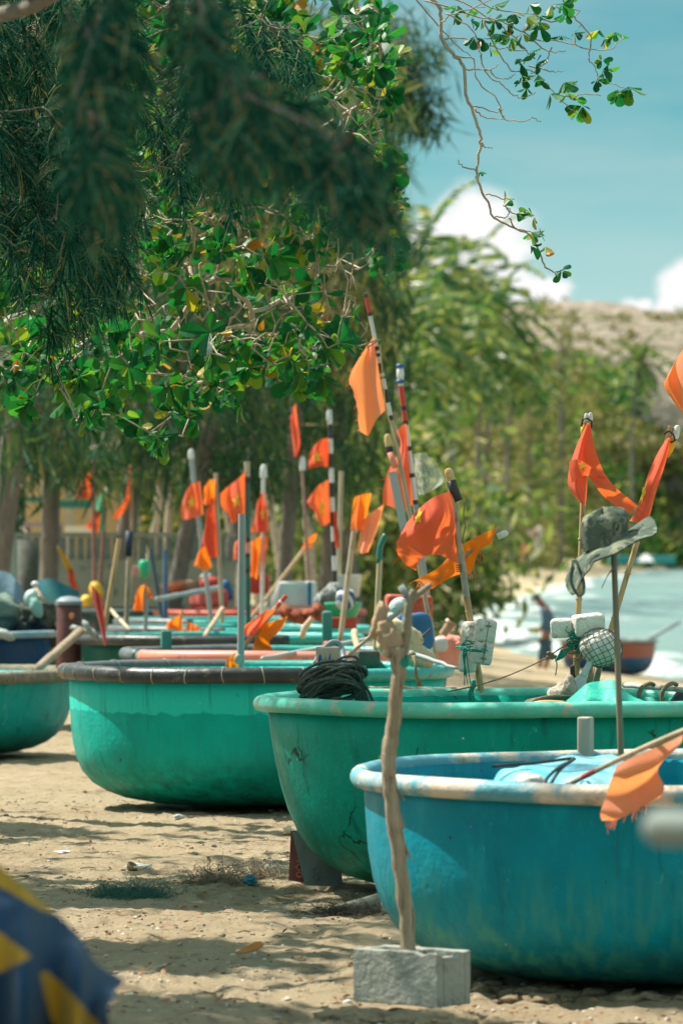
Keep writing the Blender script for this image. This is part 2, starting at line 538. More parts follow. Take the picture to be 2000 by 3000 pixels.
def build_sea():
    us = np.concatenate([np.linspace(-0.02, 0.10, 240), np.linspace(0.105, 1.0, 40), np.linspace(1.1, 6, 10)])
    ds = np.concatenate([np.linspace(20, 98, 10), np.geomspace(100, 420, 300), np.geomspace(425, 4000, 60)])
    rows = []; foam = []
    for d in ds:
        row = []
        for u in us:
            X = u * d
            s = X - shore_x(d)          # out to sea
            n1 = noise.noise(Vector((X * 0.10, d * 0.035, 2.0)))
            n2 = noise.noise(Vector((X * 0.45, d * 0.10, 5.0)))
            n3 = noise.noise(Vector((X * 1.3, d * 0.3, 9.0)))
            f = 0.0
            if s > -3:
                # broken rollers running in along the shore
                band = math.sin(s * 0.72 + n1 * 5.0)
                f = max(0, band * 0.55 + n2 * 0.8 + n3 * 0.35 - 0.05) * (1 - sstep(3, 11, s)) * 1.15
                f += max(0, 1 - abs(s - 0.5) / 1.6) * (0.6 + n3)
            z = SEA + (0.05 * n2 + 0.03 * n3) + 0.10 * min(1, f) + (0.16 * max(0, math.sin(s * 0.72 + n1 * 5.0)) * (1 - sstep(3, 16, s)) if s > 0 else 0)
            if s < -4: z = SEA - 1.0
            row.append(Vector((X, d, z)))
            foam.append(max(0, min(1, f)))
        rows.append(row)
    m, N, L, out = newmat('sea_water')
    b = N.new('ShaderNodeBsdfPrincipled')
    at = N.new('ShaderNodeAttribute'); at.attribute_name = 'foam'
    brk = noise_fac(N, L, 1.6, 0.25, 0.75, detail=8, rough=0.75, stretch=(1, 0.35, 1))
    mu = N.new('ShaderNodeMath'); mu.operation = 'MULTIPLY'; L.new(at.outputs['Fac'], mu.inputs[0]); L.new(brk, mu.inputs[1])
    mr = N.new('ShaderNodeMapRange'); mr.inputs['From Min'].default_value = 0.16; mr.inputs['From Max'].default_value = 0.6; L.new(mu.outputs[0], mr.inputs['Value'])
    c = mixc(N, L, noise_fac(N, L, 0.06, 0.3, 0.7, stretch=(1, 0.4, 1)), (0.13, 0.22, 0.20), (0.19, 0.27, 0.24))
    c = mixc(N, L, mr.outputs[0], c, (0.66, 0.69, 0.66))
    L.new(c, b.inputs['Base Color'])
    ro = N.new('ShaderNodeMapRange'); ro.inputs['To Min'].default_value = 0.34; ro.inputs['To Max'].default_value = 0.9; L.new(mr.outputs[0], ro.inputs['Value'])
    L.new(ro.outputs[0], b.inputs['Roughness'])
    L.new(bump(N, L, noise_fac(N, L, 1.2, 0.2, 0.8, detail=7, stretch=(1, 0.5, 1)), 0.8, 0.25), b.inputs['Normal'])
    L.new(b.outputs[0], out.inputs['Surface'])
    o = MB().grid(rows).build('sea', m)
    a = o.data.attributes.new('foam', 'FLOAT', 'POINT')
    a.data.foreach_set('value', foam)
    tag(o, kind='structure')

# ---------------------------------------------------------------- basket boats
def hullmat(name, base, faded, dirt, dirt_top=0.25, line=None, above=None, scratch=None, crack=False):
    m, N, L, out = newmat(name)
    b = N.new('ShaderNodeBsdfPrincipled'); b.inputs['Roughness'].default_value = 0.45; b.inputs['Specular IOR Level'].default_value = 0.13
    tc = N.new('ShaderNodeTexCoord'); sp = N.new('ShaderNodeSeparateXYZ'); L.new(tc.outputs['Object'], sp.inputs[0])
    c = mixc(N, L, noise_fac(N, L, 2.2, 0.35, 0.7, detail=7), base, tuple(x * 0.68 for x in base))
    c = mixc(N, L, noise_fac(N, L, 3.0, 0.55, 0.80, detail=8, rough=0.7, stretch=(1.6, 1.6, 0.5), loc=(2, 5, 1)), c, faded)
    if line is not None:        # the band of newer paint near the rim, its edge wavy
        wz = N.new('ShaderNodeMath'); wz.operation = 'MULTIPLY_ADD'; wz.inputs[1].default_value = 0.035
        L.new(noise_fac(N, L, 7, 0.3, 0.7, detail=4), wz.inputs[0]); L.new(sp.outputs['Z'], wz.inputs[2])
        gt = N.new('ShaderNodeMapRange'); gt.inputs['From Min'].default_value = line; gt.inputs['From Max'].default_value = line + 0.008
        L.new(wz.outputs[0], gt.inputs['Value'])
        c = mixc(N, L, gt.outputs[0], c, above)
    # drips and scuffs down the side
    c = mixc(N, L, noise_fac(N, L, 9, 0.60, 0.74, detail=6, stretch=(1.5, 1.5, 0.14), loc=(1, 1, 4)), c, tuple(x * 0.42 for x in base))
    c = mixc(N, L, noise_fac(N, L, 26, 0.76, 0.78, detail=2, loc=(6, 2, 4)), c, (0.6, 0.66, 0.6))
    c = mixc(N, L, noise_fac(N, L, 16, 0.70, 0.72, detail=4, loc=(0, 8, 4)), c, (0.04, 0.05, 0.035))
    c = mixc(N, L, noise_fac(N, L, 20, 0.56, 0.80, detail=4, stretch=(1.4, 1.4, 0.06), loc=(5, 9, 2)), c, tuple(x * 0.55 + 0.012 for x in base))
    c = mixc(N, L, noise_fac(N, L, 34, 0.62, 0.74, detail=7, rough=0.8, stretch=(1, 1, 0.45), loc=(8, 3, 5)), c, tuple(min(1, x * 1.15 + 0.07) for x in faded))
    # weed and dirt stains near the keel
    dz = N.new('ShaderNodeMapRange'); dz.inputs['From Min'].default_value = dirt_top; dz.inputs['From Max'].default_value = 0.02
    L.new(sp.outputs['Z'], dz.inputs['Value'])
    dm = N.new('ShaderNodeMath'); dm.operation = 'MULTIPLY'
    L.new(dz.outputs[0], dm.inputs[0]); L.new(noise_fac(N, L, 6, 0.37, 0.57, detail=9, rough=0.78, loc=(3, 3, 8)), dm.inputs[1])
    c = mixc(N, L, dm.outputs[0], c, dirt)
    if scratch:
        sz = N.new('ShaderNodeMapRange'); sz.inputs['From Min'].default_value = 0.50; sz.inputs['From Max'].default_value = 0.2
        L.new(sp.outputs['Z'], sz.inputs['Value'])
        sm = N.new('ShaderNodeMath'); sm.operation = 'MULTIPLY'; sm.inputs[1].default_value = 1
        L.new(sz.outputs[0], sm.inputs[0])
        mp = N.new('ShaderNodeMapping'); mp.inputs['Rotation'].default_value = (0, R(28), 0); mp.inputs['Scale'].default_value = (6, 3, 0.7)
        L.new(tc.outputs['Object'], mp.inputs['Vector'])
        nn = N.new('ShaderNodeTexNoise'); nn.inputs['Scale'].default_value = 3.5; nn.inputs['Detail'].default_value = 6; L.new(mp.outputs[0], nn.inputs['Vector'])
        r2 = N.new('ShaderNodeMapRange'); r2.inputs['From Min'].default_value = 0.45; r2.inputs['From Max'].default_value = 0.66; L.new(nn.outputs['Fac'], r2.inputs['Value'])
        L.new(r2.outputs[0], sm.inputs[1])
        c = mixc(N, L, sm.outputs[0], c, scratch)
    if crack:       # star cracks in the resin skin
        vo = N.new('ShaderNodeTexVoronoi'); vo.feature = 'DISTANCE_TO_EDGE'; vo.inputs['Scale'].default_value = 3.2
        wpn = N.new('ShaderNodeTexNoise'); wpn.inputs['Scale'].default_value = 9; wpn.inputs['Detail'].default_value = 5
        L.new(tc.outputs['Object'], wpn.inputs['Vector'])
        wv = N.new('ShaderNodeVectorMath'); wv.operation = 'MULTIPLY_ADD'; wv.inputs[1].default_value = (0.16, 0.16, 0.16)
        L.new(wpn.outputs['Color'], wv.inputs[0]); L.new(tc.outputs['Object'], wv.inputs[2]); L.new(wv.outputs[0], vo.inputs['Vector'])
        ck = N.new('ShaderNodeMapRange'); ck.inputs['From Min'].default_value = 0.022; ck.inputs['From Max'].default_value = 0.008; L.new(vo.outputs['Distance'], ck.inputs['Value'])
        cm = N.new('ShaderNodeMath'); cm.operation = 'MULTIPLY'; L.new(ck.outputs[0], cm.inputs[0]); L.new(noise_fac(N, L, 2.6, 0.56, 0.62, detail=3, loc=(7, 1, 2)), cm.inputs[1])
        c = mixc(N, L, cm.outputs[0], c, (0.004, 0.05, 0.03))
    L.new(c, b.inputs['Base Color'])
    rr = N.new('ShaderNodeMapRange'); rr.inputs['To Min'].default_value = 0.34; rr.inputs['To Max'].default_value = 0.62
    L.new(noise_fac(N, L, 5, 0.3, 0.7, detail=6), rr.inputs['Value']); L.new(rr.outputs[0], b.inputs['Roughness'])
    ad = N.new('ShaderNodeMath'); ad.operation = 'MULTIPLY_ADD'; ad.inputs[1].default_value = 0.25
    L.new(noise_fac(N, L, 38, 0.2, 0.8, detail=5), ad.inputs[0]); L.new(noise_fac(N, L, 4, 0.2, 0.8, detail=4), ad.inputs[2])
    L.new(bump(N, L, ad.outputs[0], 0.55, 0.012), b.inputs['Normal'])
    L.new(b.outputs[0], out.inputs['Surface'])
    return m

PROFILE = [(0.40, 0.0), (0.52, 0.006), (0.62, 0.028), (0.71, 0.075), (0.785, 0.15), (0.835, 0.235), (0.872, 0.34), (0.898, 0.46), (0.915, 0.60), (0.928, 0.75), (0.938, 0.88), (0.946, 1.0)]
class Boat: pass
def boat(name, label, pxc, dc, RR, H, z0, hull, rim, group='round basket boats drawn up on the sand', rim_r=0.034, tilt=0.0, prof=PROFILE,
         sleeves=(), lashes=(), inside=None, sleeve_mat=None, lash_mat=None, seed=0, slat=False, squash=0.0):
    b = Boat()
    cx = (pxc - 1000) * dc / F
    b.c = Vector((cx, dc, z0)); b.R = RR; b.H = H; b.tilt = tilt
    root = thing(name, label, 'boat', b.c, group)
    b.root = root
    def rf(an, h):      # hand-built, so never a perfect circle
        return 1 + 0.008 * math.sin(2 * an + seed) + 0.005 * math.sin(3 * an + seed * 2.3) + squash * math.cos(2 * an)
    def tl(y): return tilt * (y - dc)
    def lift(mb, i0=0):
        mb.v = [(x, y, z + tl(y) * max(0.0, min(1.0, (z - z0) / H))) for x, y, z in mb.v]
    mb = MB()
    th = 0.028 / RR
    outer = [(RR * r, H * t) for r, t in prof]
    inner = [(RR * (r - th), max(H * t, 0.045)) for r, t in prof][::-1]
    mb.lathe([(0.0, 0.0)] + outer + inner + [(0.0, 0.045)], b.c, segs=112, rfun=rf)
    lift(mb)
    mb.build('hull', hull, root)
    def ring(a0, a1, n, dr=0.0, wob=0.003):
        pts = []
        for i in range(n + 1):
            an = R(a0 + (a1 - a0) * i / n)
            rr = (RR - rim_r) * rf(an, 1)
            y = dc + rr * math.sin(an)
            pts.append(Vector((cx + rr * math.cos(an), y, z0 + H + tl(y) + wob * math.sin(5 * an + seed))))
        return pts
    b.ring = ring
    rb = MB()
    pts = ring(0, 360, 120)[:-1]
    rad = [rim_r * (1 + 0.07 * noise.noise(Vector((i * 0.35, seed, 0)))) for i in range(120)]
    rb.tube(pts, rad, 14, closed=True)
    rb.build('rim', rim, root)
    for (a0, a1, sm, dr) in sleeves:
        s = MB(); n = max(6, int(abs(a1 - a0) / 3))
        s.tube(ring(a0, a1, n), rim_r + dr, 14)
        s.build('rim_sleeve', sm, root)
    for a in lashes:
        an = R(a)
        p = ring(a, a + 1, 1)[0]
        t = Vector((-math.sin(an), math.cos(an), 0)); r_ = Vector((math.cos(an), math.sin(an), 0))
        l = MB()
        q = [p + (r_ * math.cos(k * 2 * math.pi / 14) + Vector((0, 0, 1)) * math.sin(k * 2 * math.pi / 14)) * (rim_r + 0.009) + t * 0.010 * math.sin(k * 2 * math.pi / 14 + a) for k in range(14)]
        l.tube(q, 0.0032, 5, closed=True)
        l.build('lashing', lash_mat, root)
    # bamboo ribs and thwart across the inside
    if slat:
        s = MB()
        s.tube([b.c + Vector((-RR * .86, -.25 * RR, H * .66)), b.c + Vector((RR * .86, -.25 * RR, H * .66))], 0.028, 8)
        s.build('thwart', M_bamboo, root)
    return b

M_bamboo = plain('bamboo', (0.40, 0.25, 0.11), (0.52, 0.36, 0.18), rough=0.5, scale=6, stretch=(1, 1, 0.3), c3=(0.20, 0.12, 0.05))
M_bamboo_grey = plain('grey_bamboo', (0.34, 0.27, 0.18), (0.48, 0.40, 0.28), rough=0.7, scale=7, stretch=(1, 1, .3), c3=(0.16, 0.11, 0.07))
M_black_pipe = plain('black_hose', (0.018, 0.024, 0.026), (0.05, 0.055, 0.05), rough=0.38, scale=5, c3=(0.16, 0.13, 0.09), bmp=0.15)
M_grey_pipe = plain('grey_hose', (0.07, 0.09, 0.10), (0.12, 0.13, 0.13), rough=0.42, scale=6, c3=(0.2, 0.18, 0.14), bmp=0.1)
M_tan_pipe = plain('worn_rim_end', (0.34, 0.23, 0.13), (0.14, 0.10, 0.06), rough=0.7, scale=14, bmp=0.4)
M_pink_pipe = plain('pink_hose', (0.72, 0.20, 0.14), (0.62, 0.26, 0.19), rough=0.4, scale=4, c3=(0.4, 0.16, 0.12))
M_red_paint = plain('red_paint', (0.42, 0.055, 0.03), (0.55, 0.11, 0.06), rough=0.5, scale=5, c3=(0.25, 0.05, 0.03))
M_string = plain('tie_string', (0.42, 0.40, 0.33), (0.25, 0.24, 0.2), rough=0.9, scale=30)
M_teal_rim = plain('teal_paint', (0.02, 0.30, 0.26), (0.05, 0.40, 0.34), rough=0.35, scale=5, c3=(0.012, 0.14, 0.12), bmp=0.2)
M_green_rim = plain('green_rim_paint', (0.06, 0.48, 0.34), (0.14, 0.58, 0.44), rough=0.32, scale=4, c3=(0.50, 0.42, 0.32), bmp=0.2)
M_blue_rim = plain('worn_blue_rim', (0.60, 0.50, 0.40), (0.10, 0.32, 0.38), rough=0.6, scale=3.2, lo=0.47, hi=0.56, c3=(0.30, 0.23, 0.15), bmp=0.35)
M_rope_rim = plain('rope_wound_rim', (0.32, 0.28, 0.2), (0.20, 0.18, 0.13), rough=0.95, scale=14, c3=(0.10, 0.09, 0.07), bmp=0.8)

def build_boats():
    B = {}
    H1 = hullmat('sea_blue_hull', (0.0, 0.28, 0.37), (0.014, 0.40, 0.44), (0.03, 0.085, 0.06), 0.20, scratch=(0.045, 0.30, 0.27))
    H2 = hullmat('emerald_hull', (0.0, 0.38, 0.28), (0.006, 0.45, 0.35), (0.02, 0.10, 0.045), 0.44, crack=True)
    H3 = hullmat('turquoise_hull', (0.0, 0.44, 0.36), (0.012, 0.52, 0.43), (0.008, 0.07, 0.03), 0.36, line=0.585, above=(0.018, 0.56, 0.46))
    H9 = hullmat('weathered_teal_hull', (0.004, 0.38, 0.36), (0.10, 0.50, 0.48), (0.03, 0.07, 0.05), 0.2)
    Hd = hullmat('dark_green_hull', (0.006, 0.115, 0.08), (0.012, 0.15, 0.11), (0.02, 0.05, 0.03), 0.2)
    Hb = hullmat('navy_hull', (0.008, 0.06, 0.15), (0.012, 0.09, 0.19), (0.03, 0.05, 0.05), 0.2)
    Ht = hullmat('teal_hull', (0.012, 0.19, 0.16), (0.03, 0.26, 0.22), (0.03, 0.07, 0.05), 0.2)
    Hr = hullmat('red_hull', (0.38, 0.055, 0.03), (0.48, 0.10, 0.05), (0.15, 0.05, 0.03), 0.2)
    p1 = [(0.36, 0), (0.50, 0.006), (0.60, 0.02), (0.70, 0.06), (0.79, 0.13), (0.858, 0.22), (0.905, 0.34), (0.932, 0.48), (0.946, 0.62), (0.953, 0.78), (0.957, 0.9), (0.960, 1.0)]
    p2 = [(0.38, 0), (0.48, 0.004), (0.56, 0.02), (0.64, 0.055), (0.71, 0.11), (0.775, 0.19), (0.825, 0.29), (0.862, 0.41), (0.890, 0.54), (0.912, 0.68), (0.930, 0.83), (0.945, 1.0)]
    p3 = [(0.42, 0), (0.56, 0.01), (0.67, 0.04), (0.76, 0.09), (0.83, 0.155), (0.88, 0.24), (0.91, 0.35), (0.928, 0.47), (0.938, 0.62), (0.944, 0.8), (0.947, 1.0)]
    B['blue'] = boat('basket_boat', 'deep blue basket boat nearest the camera with worn pale rim', 2012, 17.9, 1.25, 0.725, -0.02, H1, M_blue_rim, tilt=0.010, prof=p1, seed=1.0, rim_r=0.037)
    B['green'] = boat('basket_boat', 'bright emerald green basket boat with coiled dark rope on its rim', 1489, 22.2, 1.165, 0.835, 0.005, H2, M_green_rim, prof=p2, seed=2.0, rim_r=0.036, slat=True)
    B['teal'] = boat('basket_boat', 'turquoise basket boat with black hose tied round its rim, grey pipe standing inside', 750, 29.5, 1.212, 0.80, 0.0, H3, M_teal_rim, prof=p3, seed=3.0, rim_r=0.040,
        sleeves=[(186, 300, M_black_pipe, 0.008), (98, 177, M_grey_pipe, 0.006), (177, 187, M_tan_pipe, 0.010)], lashes=[196, 206, 218, 229, 240, 251, 262, 273, 284, 140, 158, 120], lash_mat=M_string)
    B['left'] = boat('basket_boat', 'weathered teal basket boat cut off by the left edge, rim wound with pale rope', -270, 36.5, 1.36, 0.60, 0.0, H9, M_rope_rim, seed=4.0, rim_r=0.044, lashes=[300, 310, 318, 326, 334], lash_mat=M_string)
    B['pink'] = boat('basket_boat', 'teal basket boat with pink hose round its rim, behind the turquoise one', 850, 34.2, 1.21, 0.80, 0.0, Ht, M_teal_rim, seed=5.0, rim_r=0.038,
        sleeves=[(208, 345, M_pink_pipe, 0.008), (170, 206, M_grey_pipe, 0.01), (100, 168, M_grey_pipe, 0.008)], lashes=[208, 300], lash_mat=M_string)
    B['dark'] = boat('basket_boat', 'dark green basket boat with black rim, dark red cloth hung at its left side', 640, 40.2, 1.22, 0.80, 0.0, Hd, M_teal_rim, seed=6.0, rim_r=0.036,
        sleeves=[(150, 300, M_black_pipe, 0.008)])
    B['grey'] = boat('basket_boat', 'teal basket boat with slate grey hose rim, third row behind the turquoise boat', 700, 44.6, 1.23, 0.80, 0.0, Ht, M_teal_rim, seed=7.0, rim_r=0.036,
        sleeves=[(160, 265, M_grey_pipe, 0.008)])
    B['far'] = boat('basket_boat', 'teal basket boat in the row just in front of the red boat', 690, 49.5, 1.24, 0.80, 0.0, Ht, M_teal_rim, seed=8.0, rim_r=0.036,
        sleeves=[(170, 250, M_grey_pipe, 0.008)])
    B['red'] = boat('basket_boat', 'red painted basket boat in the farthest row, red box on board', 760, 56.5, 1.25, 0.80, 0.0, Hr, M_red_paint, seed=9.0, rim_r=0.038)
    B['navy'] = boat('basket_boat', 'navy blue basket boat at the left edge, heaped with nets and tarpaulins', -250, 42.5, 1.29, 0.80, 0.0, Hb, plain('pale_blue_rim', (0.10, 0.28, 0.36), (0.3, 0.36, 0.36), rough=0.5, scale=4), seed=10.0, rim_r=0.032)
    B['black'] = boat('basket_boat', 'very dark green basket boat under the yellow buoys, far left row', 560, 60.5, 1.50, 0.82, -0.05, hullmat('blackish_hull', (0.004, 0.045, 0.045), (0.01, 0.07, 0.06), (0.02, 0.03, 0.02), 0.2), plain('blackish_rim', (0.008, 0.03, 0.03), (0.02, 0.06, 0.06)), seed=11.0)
    # the one drawn half up out of the water
    d = 114.0
    wz = ground(W(785, d), d)
    m, N, L, out = newmat('two_tone_hull')
    b_ = N.new('ShaderNodeBsdfPrincipled'); b_.inputs['Roughness'].default_value = 0.5
    tc = N.new('ShaderNodeTexCoord'); sp = N.new('ShaderNodeSeparateXYZ'); L.new(tc.outputs['Object'], sp.inputs[0])
    gt = N.new('ShaderNodeMath'); gt.operation = 'GREATER_THAN'; gt.inputs[1].default_value = 0.43; L.new(sp.outputs['Z'], gt.inputs[0])
    c = mixc(N, L, gt.outputs[0], (0.012, 0.10, 0.20), (0.42, 0.10, 0.05))
    c = mixc(N, L, noise_fac(N, L, 3, 0.5, 0.75, detail=7), c, (0.22, 0.12, 0.09))
    L.new(c, b_.inputs['Base Color']); L.new(b_.outputs[0], out.inputs['Surface'])
    B['shore'] = boat('basket_boat', 'red and blue two tone basket boat at the edge of the water behind the man', 1780, d, 1.20, 0.82, wz - 0.05, m, plain('bleached_rim', (0.24, 0.30, 0.28), (0.34, 0.38, 0.34), rough=0.6), group='round basket boats drawn up on the sand', seed=12.0)
    return B

# ---------------------------------------------------------------- vegetation
M_bark_pale = plain('pale_bark', (0.36, 0.29, 0.21), (0.48, 0.40, 0.30), rough=0.9, scale=14, c3=(0.18, 0.14, 0.10), bmp=0.4)
M_bark_grey = plain('grey_bark', (0.13, 0.115, 0.095), (0.22, 0.19, 0.155), rough=0.95, scale=5, c3=(0.10, 0.085, 0.07), bmp=0.7, stretch=(1, 1, 0.35))
M_broad = leafmat('broad_leaf', [(0.0, (0.003, 0.075, 0.032)), (0.45, (0.008, 0.12, 0.040)), (0.78, (0.035, 0.18, 0.032)), (0.93, (0.16, 0.24, 0.03)), (0.975, (0.42, 0.30, 0.03)), (1.0, (0.35, 0.10, 0.02))], trans=0.45, rough=0.42, spec=0.25)
M_needle = leafmat('casuarina_needle', [(0.0, (0.002, 0.042, 0.030)), (0.50, (0.008, 0.075, 0.052)), (0.74, (0.04, 0.15, 0.105)), (0.92, (0.13, 0.21, 0.12)), (1.0, (0.32, 0.22, 0.11))], trans=0.22, rough=0.7, spec=0.05, tcol=(1.2, 1.5, 0.8))
M_needle_far = leafmat('far_casuarina_needle', [(0.0, (0.014, 0.055, 0.040)), (0.6, (0.030, 0.085, 0.050)), (0.92, (0.085, 0.13, 0.055)), (1.0, (0.2, 0.17, 0.08))], trans=0.3, rough=0.7, spec=0.2)
M_tan_needle = leafmat('dry_casuarina_needle', [(0.0, (0.07, 0.085, 0.035)), (0.5, (0.17, 0.16, 0.07)), (1.0, (0.36, 0.29, 0.16))], trans=0.35, rough=0.7, spec=0.2)
M_olive = leafmat('olive_leaf', [(0.0, (0.04, 0.095, 0.028)), (0.5, (0.12, 0.16, 0.05)), (0.85, (0.30, 0.30, 0.13)), (1.0, (0.50, 0.40, 0.20))], trans=0.35, rough=0.6, spec=0.25)
M_bushleaf = leafmat('bush_leaf', [(0.0, (0.008, 0.060, 0.02)), (0.5, (0.03, 0.125, 0.025)), (0.85, (0.17, 0.25, 0.055)), (1.0, (0.42, 0.36, 0.15))], trans=0.35, rough=0.6, spec=0.25)
M_scrub = leafmat('dry_scrub', [(0.0, (0.08, 0.10, 0.035)), (0.5, (0.18, 0.17, 0.07)), (0.85, (0.30, 0.25, 0.13)), (1.0, (0.42, 0.34, 0.22))], trans=0.25, rough=0.8, spec=0.1)
M_palm = leafmat('palm_leaf', [(0.0, (0.010, 0.070, 0.02)), (0.55, (0.05, 0.14, 0.03)), (0.85, (0.30, 0.32, 0.10)), (1.0, (0.52, 0.42, 0.18))], trans=0.35, rough=0.38, spec=0.5)

def rv(s=1.0): return Vector((rnd.gauss(0, s), rnd.gauss(0, s), rnd.gauss(0, s)))
def unit(v):
    return v.normalized() if v.length > 1e-9 else Vector((0, 0, 1))

def leaf(mb, p, d, up, L, w, fold=0.25, curl=0.15):
    """one obovate leaf, two halves folded along the midrib"""
    d = unit(d); s = unit(d.cross(up)); n = unit(s.cross(d))
    pr = [(0.0, 0.07), (0.25, 0.46), (0.5, 0.86), (0.74, 1.0), (0.92, 0.68)]
    mid = [p + d * L * t - n * curl * L * t * t for t, _ in pr] + [p + d * L - n * curl * L]
    vs = list(mid)
    for sg in (-1, 1):
        vs += [mid[i] + s * sg * w / 2 * q + n * fold * w / 2 * q for i, (t, q) in enumerate(pr)]
    f = []
    for off, sg in ((6, -1), (11, 1)):
        for i in range(4):
            q = (i, i + 1, off + i + 1, off + i)
            f.append(q if sg > 0 else q[::-1])
        q = (4, 5, off + 4)
        f.append(q if sg > 0 else q[::-1])
    mb.add(vs, f)

def rosette(mb, p, d, n, L, spread=0.9):
    d = unit(d)
    for i in range(n):
        a = i * 2.4 + rnd.random()
        s = unit(d.orthogonal()); t = d.cross(s)
        out = s * math.cos(a) + t * math.sin(a)
        dd = unit(d * rnd.uniform(0.15, 1.0) + out * spread + Vector((0, 0, -0.15)) + rv(0.12))
        l = L * rnd.uniform(0.6, 1.12)
        leaf(mb, p + dd * 0.008, dd, d + rv(0.3), l, l * rnd.uniform(0.50, 0.66), rnd.uniform(0.1, 0.4), rnd.uniform(0, 0.3))

def quadleaf(mb, p, d, L, w):
    s = unit(d.cross(rv(1))) * w / 2
    m = p + d * L * 0.55
    mb.add([p, m + s, p + d * L, m - s], [(0, 1, 2, 3)])

def tail(mb, p, d, L, nn, nl, w=0.0028, droop=1.0):
    """a casuarina spray: a drooping twig with needle-like branchlets all along it"""
    d = unit(d); q = Vector(p); st = L / 10
    path = [Vector(q)]
    for i in range(10):
        d = unit(d + Vector((0, 0, -0.16 * droop)) + rv(0.05)); q = q + d * st; path.append(Vector(q))
    mb.tube(path, [0.0035 * (1 - i / 12) for i in range(11)], 4, cap=False)
    for i in range(nn):
        t = (i + rnd.random()) / nn * 9.6
        k = int(t); a = path[k].lerp(path[min(k + 1, 10)], t - k)
        td = unit(path[min(k + 1, 10)] - path[k])
        dd = unit(td * 0.75 + rv(0.55))
        l = nl * rnd.uniform(0.55, 1.15)
        side = unit(dd.cross(rv(1))) * w
        m = a + dd * l * 0.5
        dd2 = unit(dd + Vector((0, 0, -0.55 * droop)))
        e = m + dd2 * l * 0.5
        mb.add([a - side, a + side, m + side * 0.9, m - side * 0.9, e + side * 0.25, e - side * 0.25], [(0, 1, 2, 3), (3, 2, 4, 5)])

class Skel:
    """grows a branching skeleton towards targets, each joined to the nearest point already grown"""
    def __init__(self, pts, radius):
        self.n = [Vector(p) for p in pts]; self.r = list(radius)
        self.mb = MB(); self.mb.tube(self.n, self.r, 10)
    def grow(self, t, wob=0.10, r0=0.6, rmin=0.004, steps=None, segs=5):
        t = Vector(t)
        a = np.array([tuple(v) for v in self.n])
        dist = ((a - np.array(tuple(t))) ** 2).sum(1)
        # a little preference for thick wood
        i = int(np.argmin(dist * (1 + 0.004 / (np.array(self.r) + 0.004))))
        s = self.n[i]; L = (t - s).length
        if L < 0.02: return t, Vector((0, 0, -1))
        k = steps or max(4, min(14, int(L / 0.09)))
        off1, off2 = rv(wob * L), rv(wob * L)
        path = []
        for j in range(k + 1):
            u = j / k
            bow = math.sin(math.pi * u)
            p = s.lerp(t, u) + off1 * bow + off2 * math.sin(2 * math.pi * u) * 0.6 + (rv(0.012) if 0 < j < k else Vector((0, 0, 0)))
            path.append(p)
        ra = max(rmin * 1.5, min(self.r[i] * r0, 0.006 + 0.016 * L))
        rad = [ra + (rmin - ra) * j / k for j in range(k + 1)]
        self.mb.tube(path, rad, segs)
        self.n += path[1:]; self.r += rad[1:]
        return path[-1], unit(path[-1] - path[-2])

def inpoly(x, y, poly):
    c = False; j = len(poly) - 1
    for i in range(len(poly)):
        xi, yi = poly[i]; xj, yj = poly[j]
        if (yi > y) != (yj > y) and x < (xj - xi) * (y - yi) / (yj - yi) + xi: c = not c
        j = i
    return c

C2 = lambda cx, cy: (1000 + cx / 1.568, cy / 1.568)

KEEP_LIT = [Vector(p) for p in [(0.15, 17.3, 0.35), (0.25, 17.0, 0.30), (-0.36, 21.6, 0.4), (-0.3, 21.2, 0.85), (0.1, 21.0, 0.85), (0.7, 23.2, 1.1), (1.05, 22.5, 1.2), (0.4, 23.3, 1.7), (-1.1, 25.6, 0), (-0.5, 25.2, 0), (-0.6, 20.4, 0), (-0.1, 19.9, 0), (-0.4, 17.6, 0), (0.1, 16.6, 0), (-1.0, 20.6, 0), (0.6, 16.4, 0.73), (0.35, 31, 2.8), (1.2, 22.6, 2.4)]]
def shades(c, r=0.55):
    for p in KEEP_LIT:
        v = c - p; k = v.dot(to_sun)
        if k > 0 and (v - to_sun * k).length < r: return True
    return False

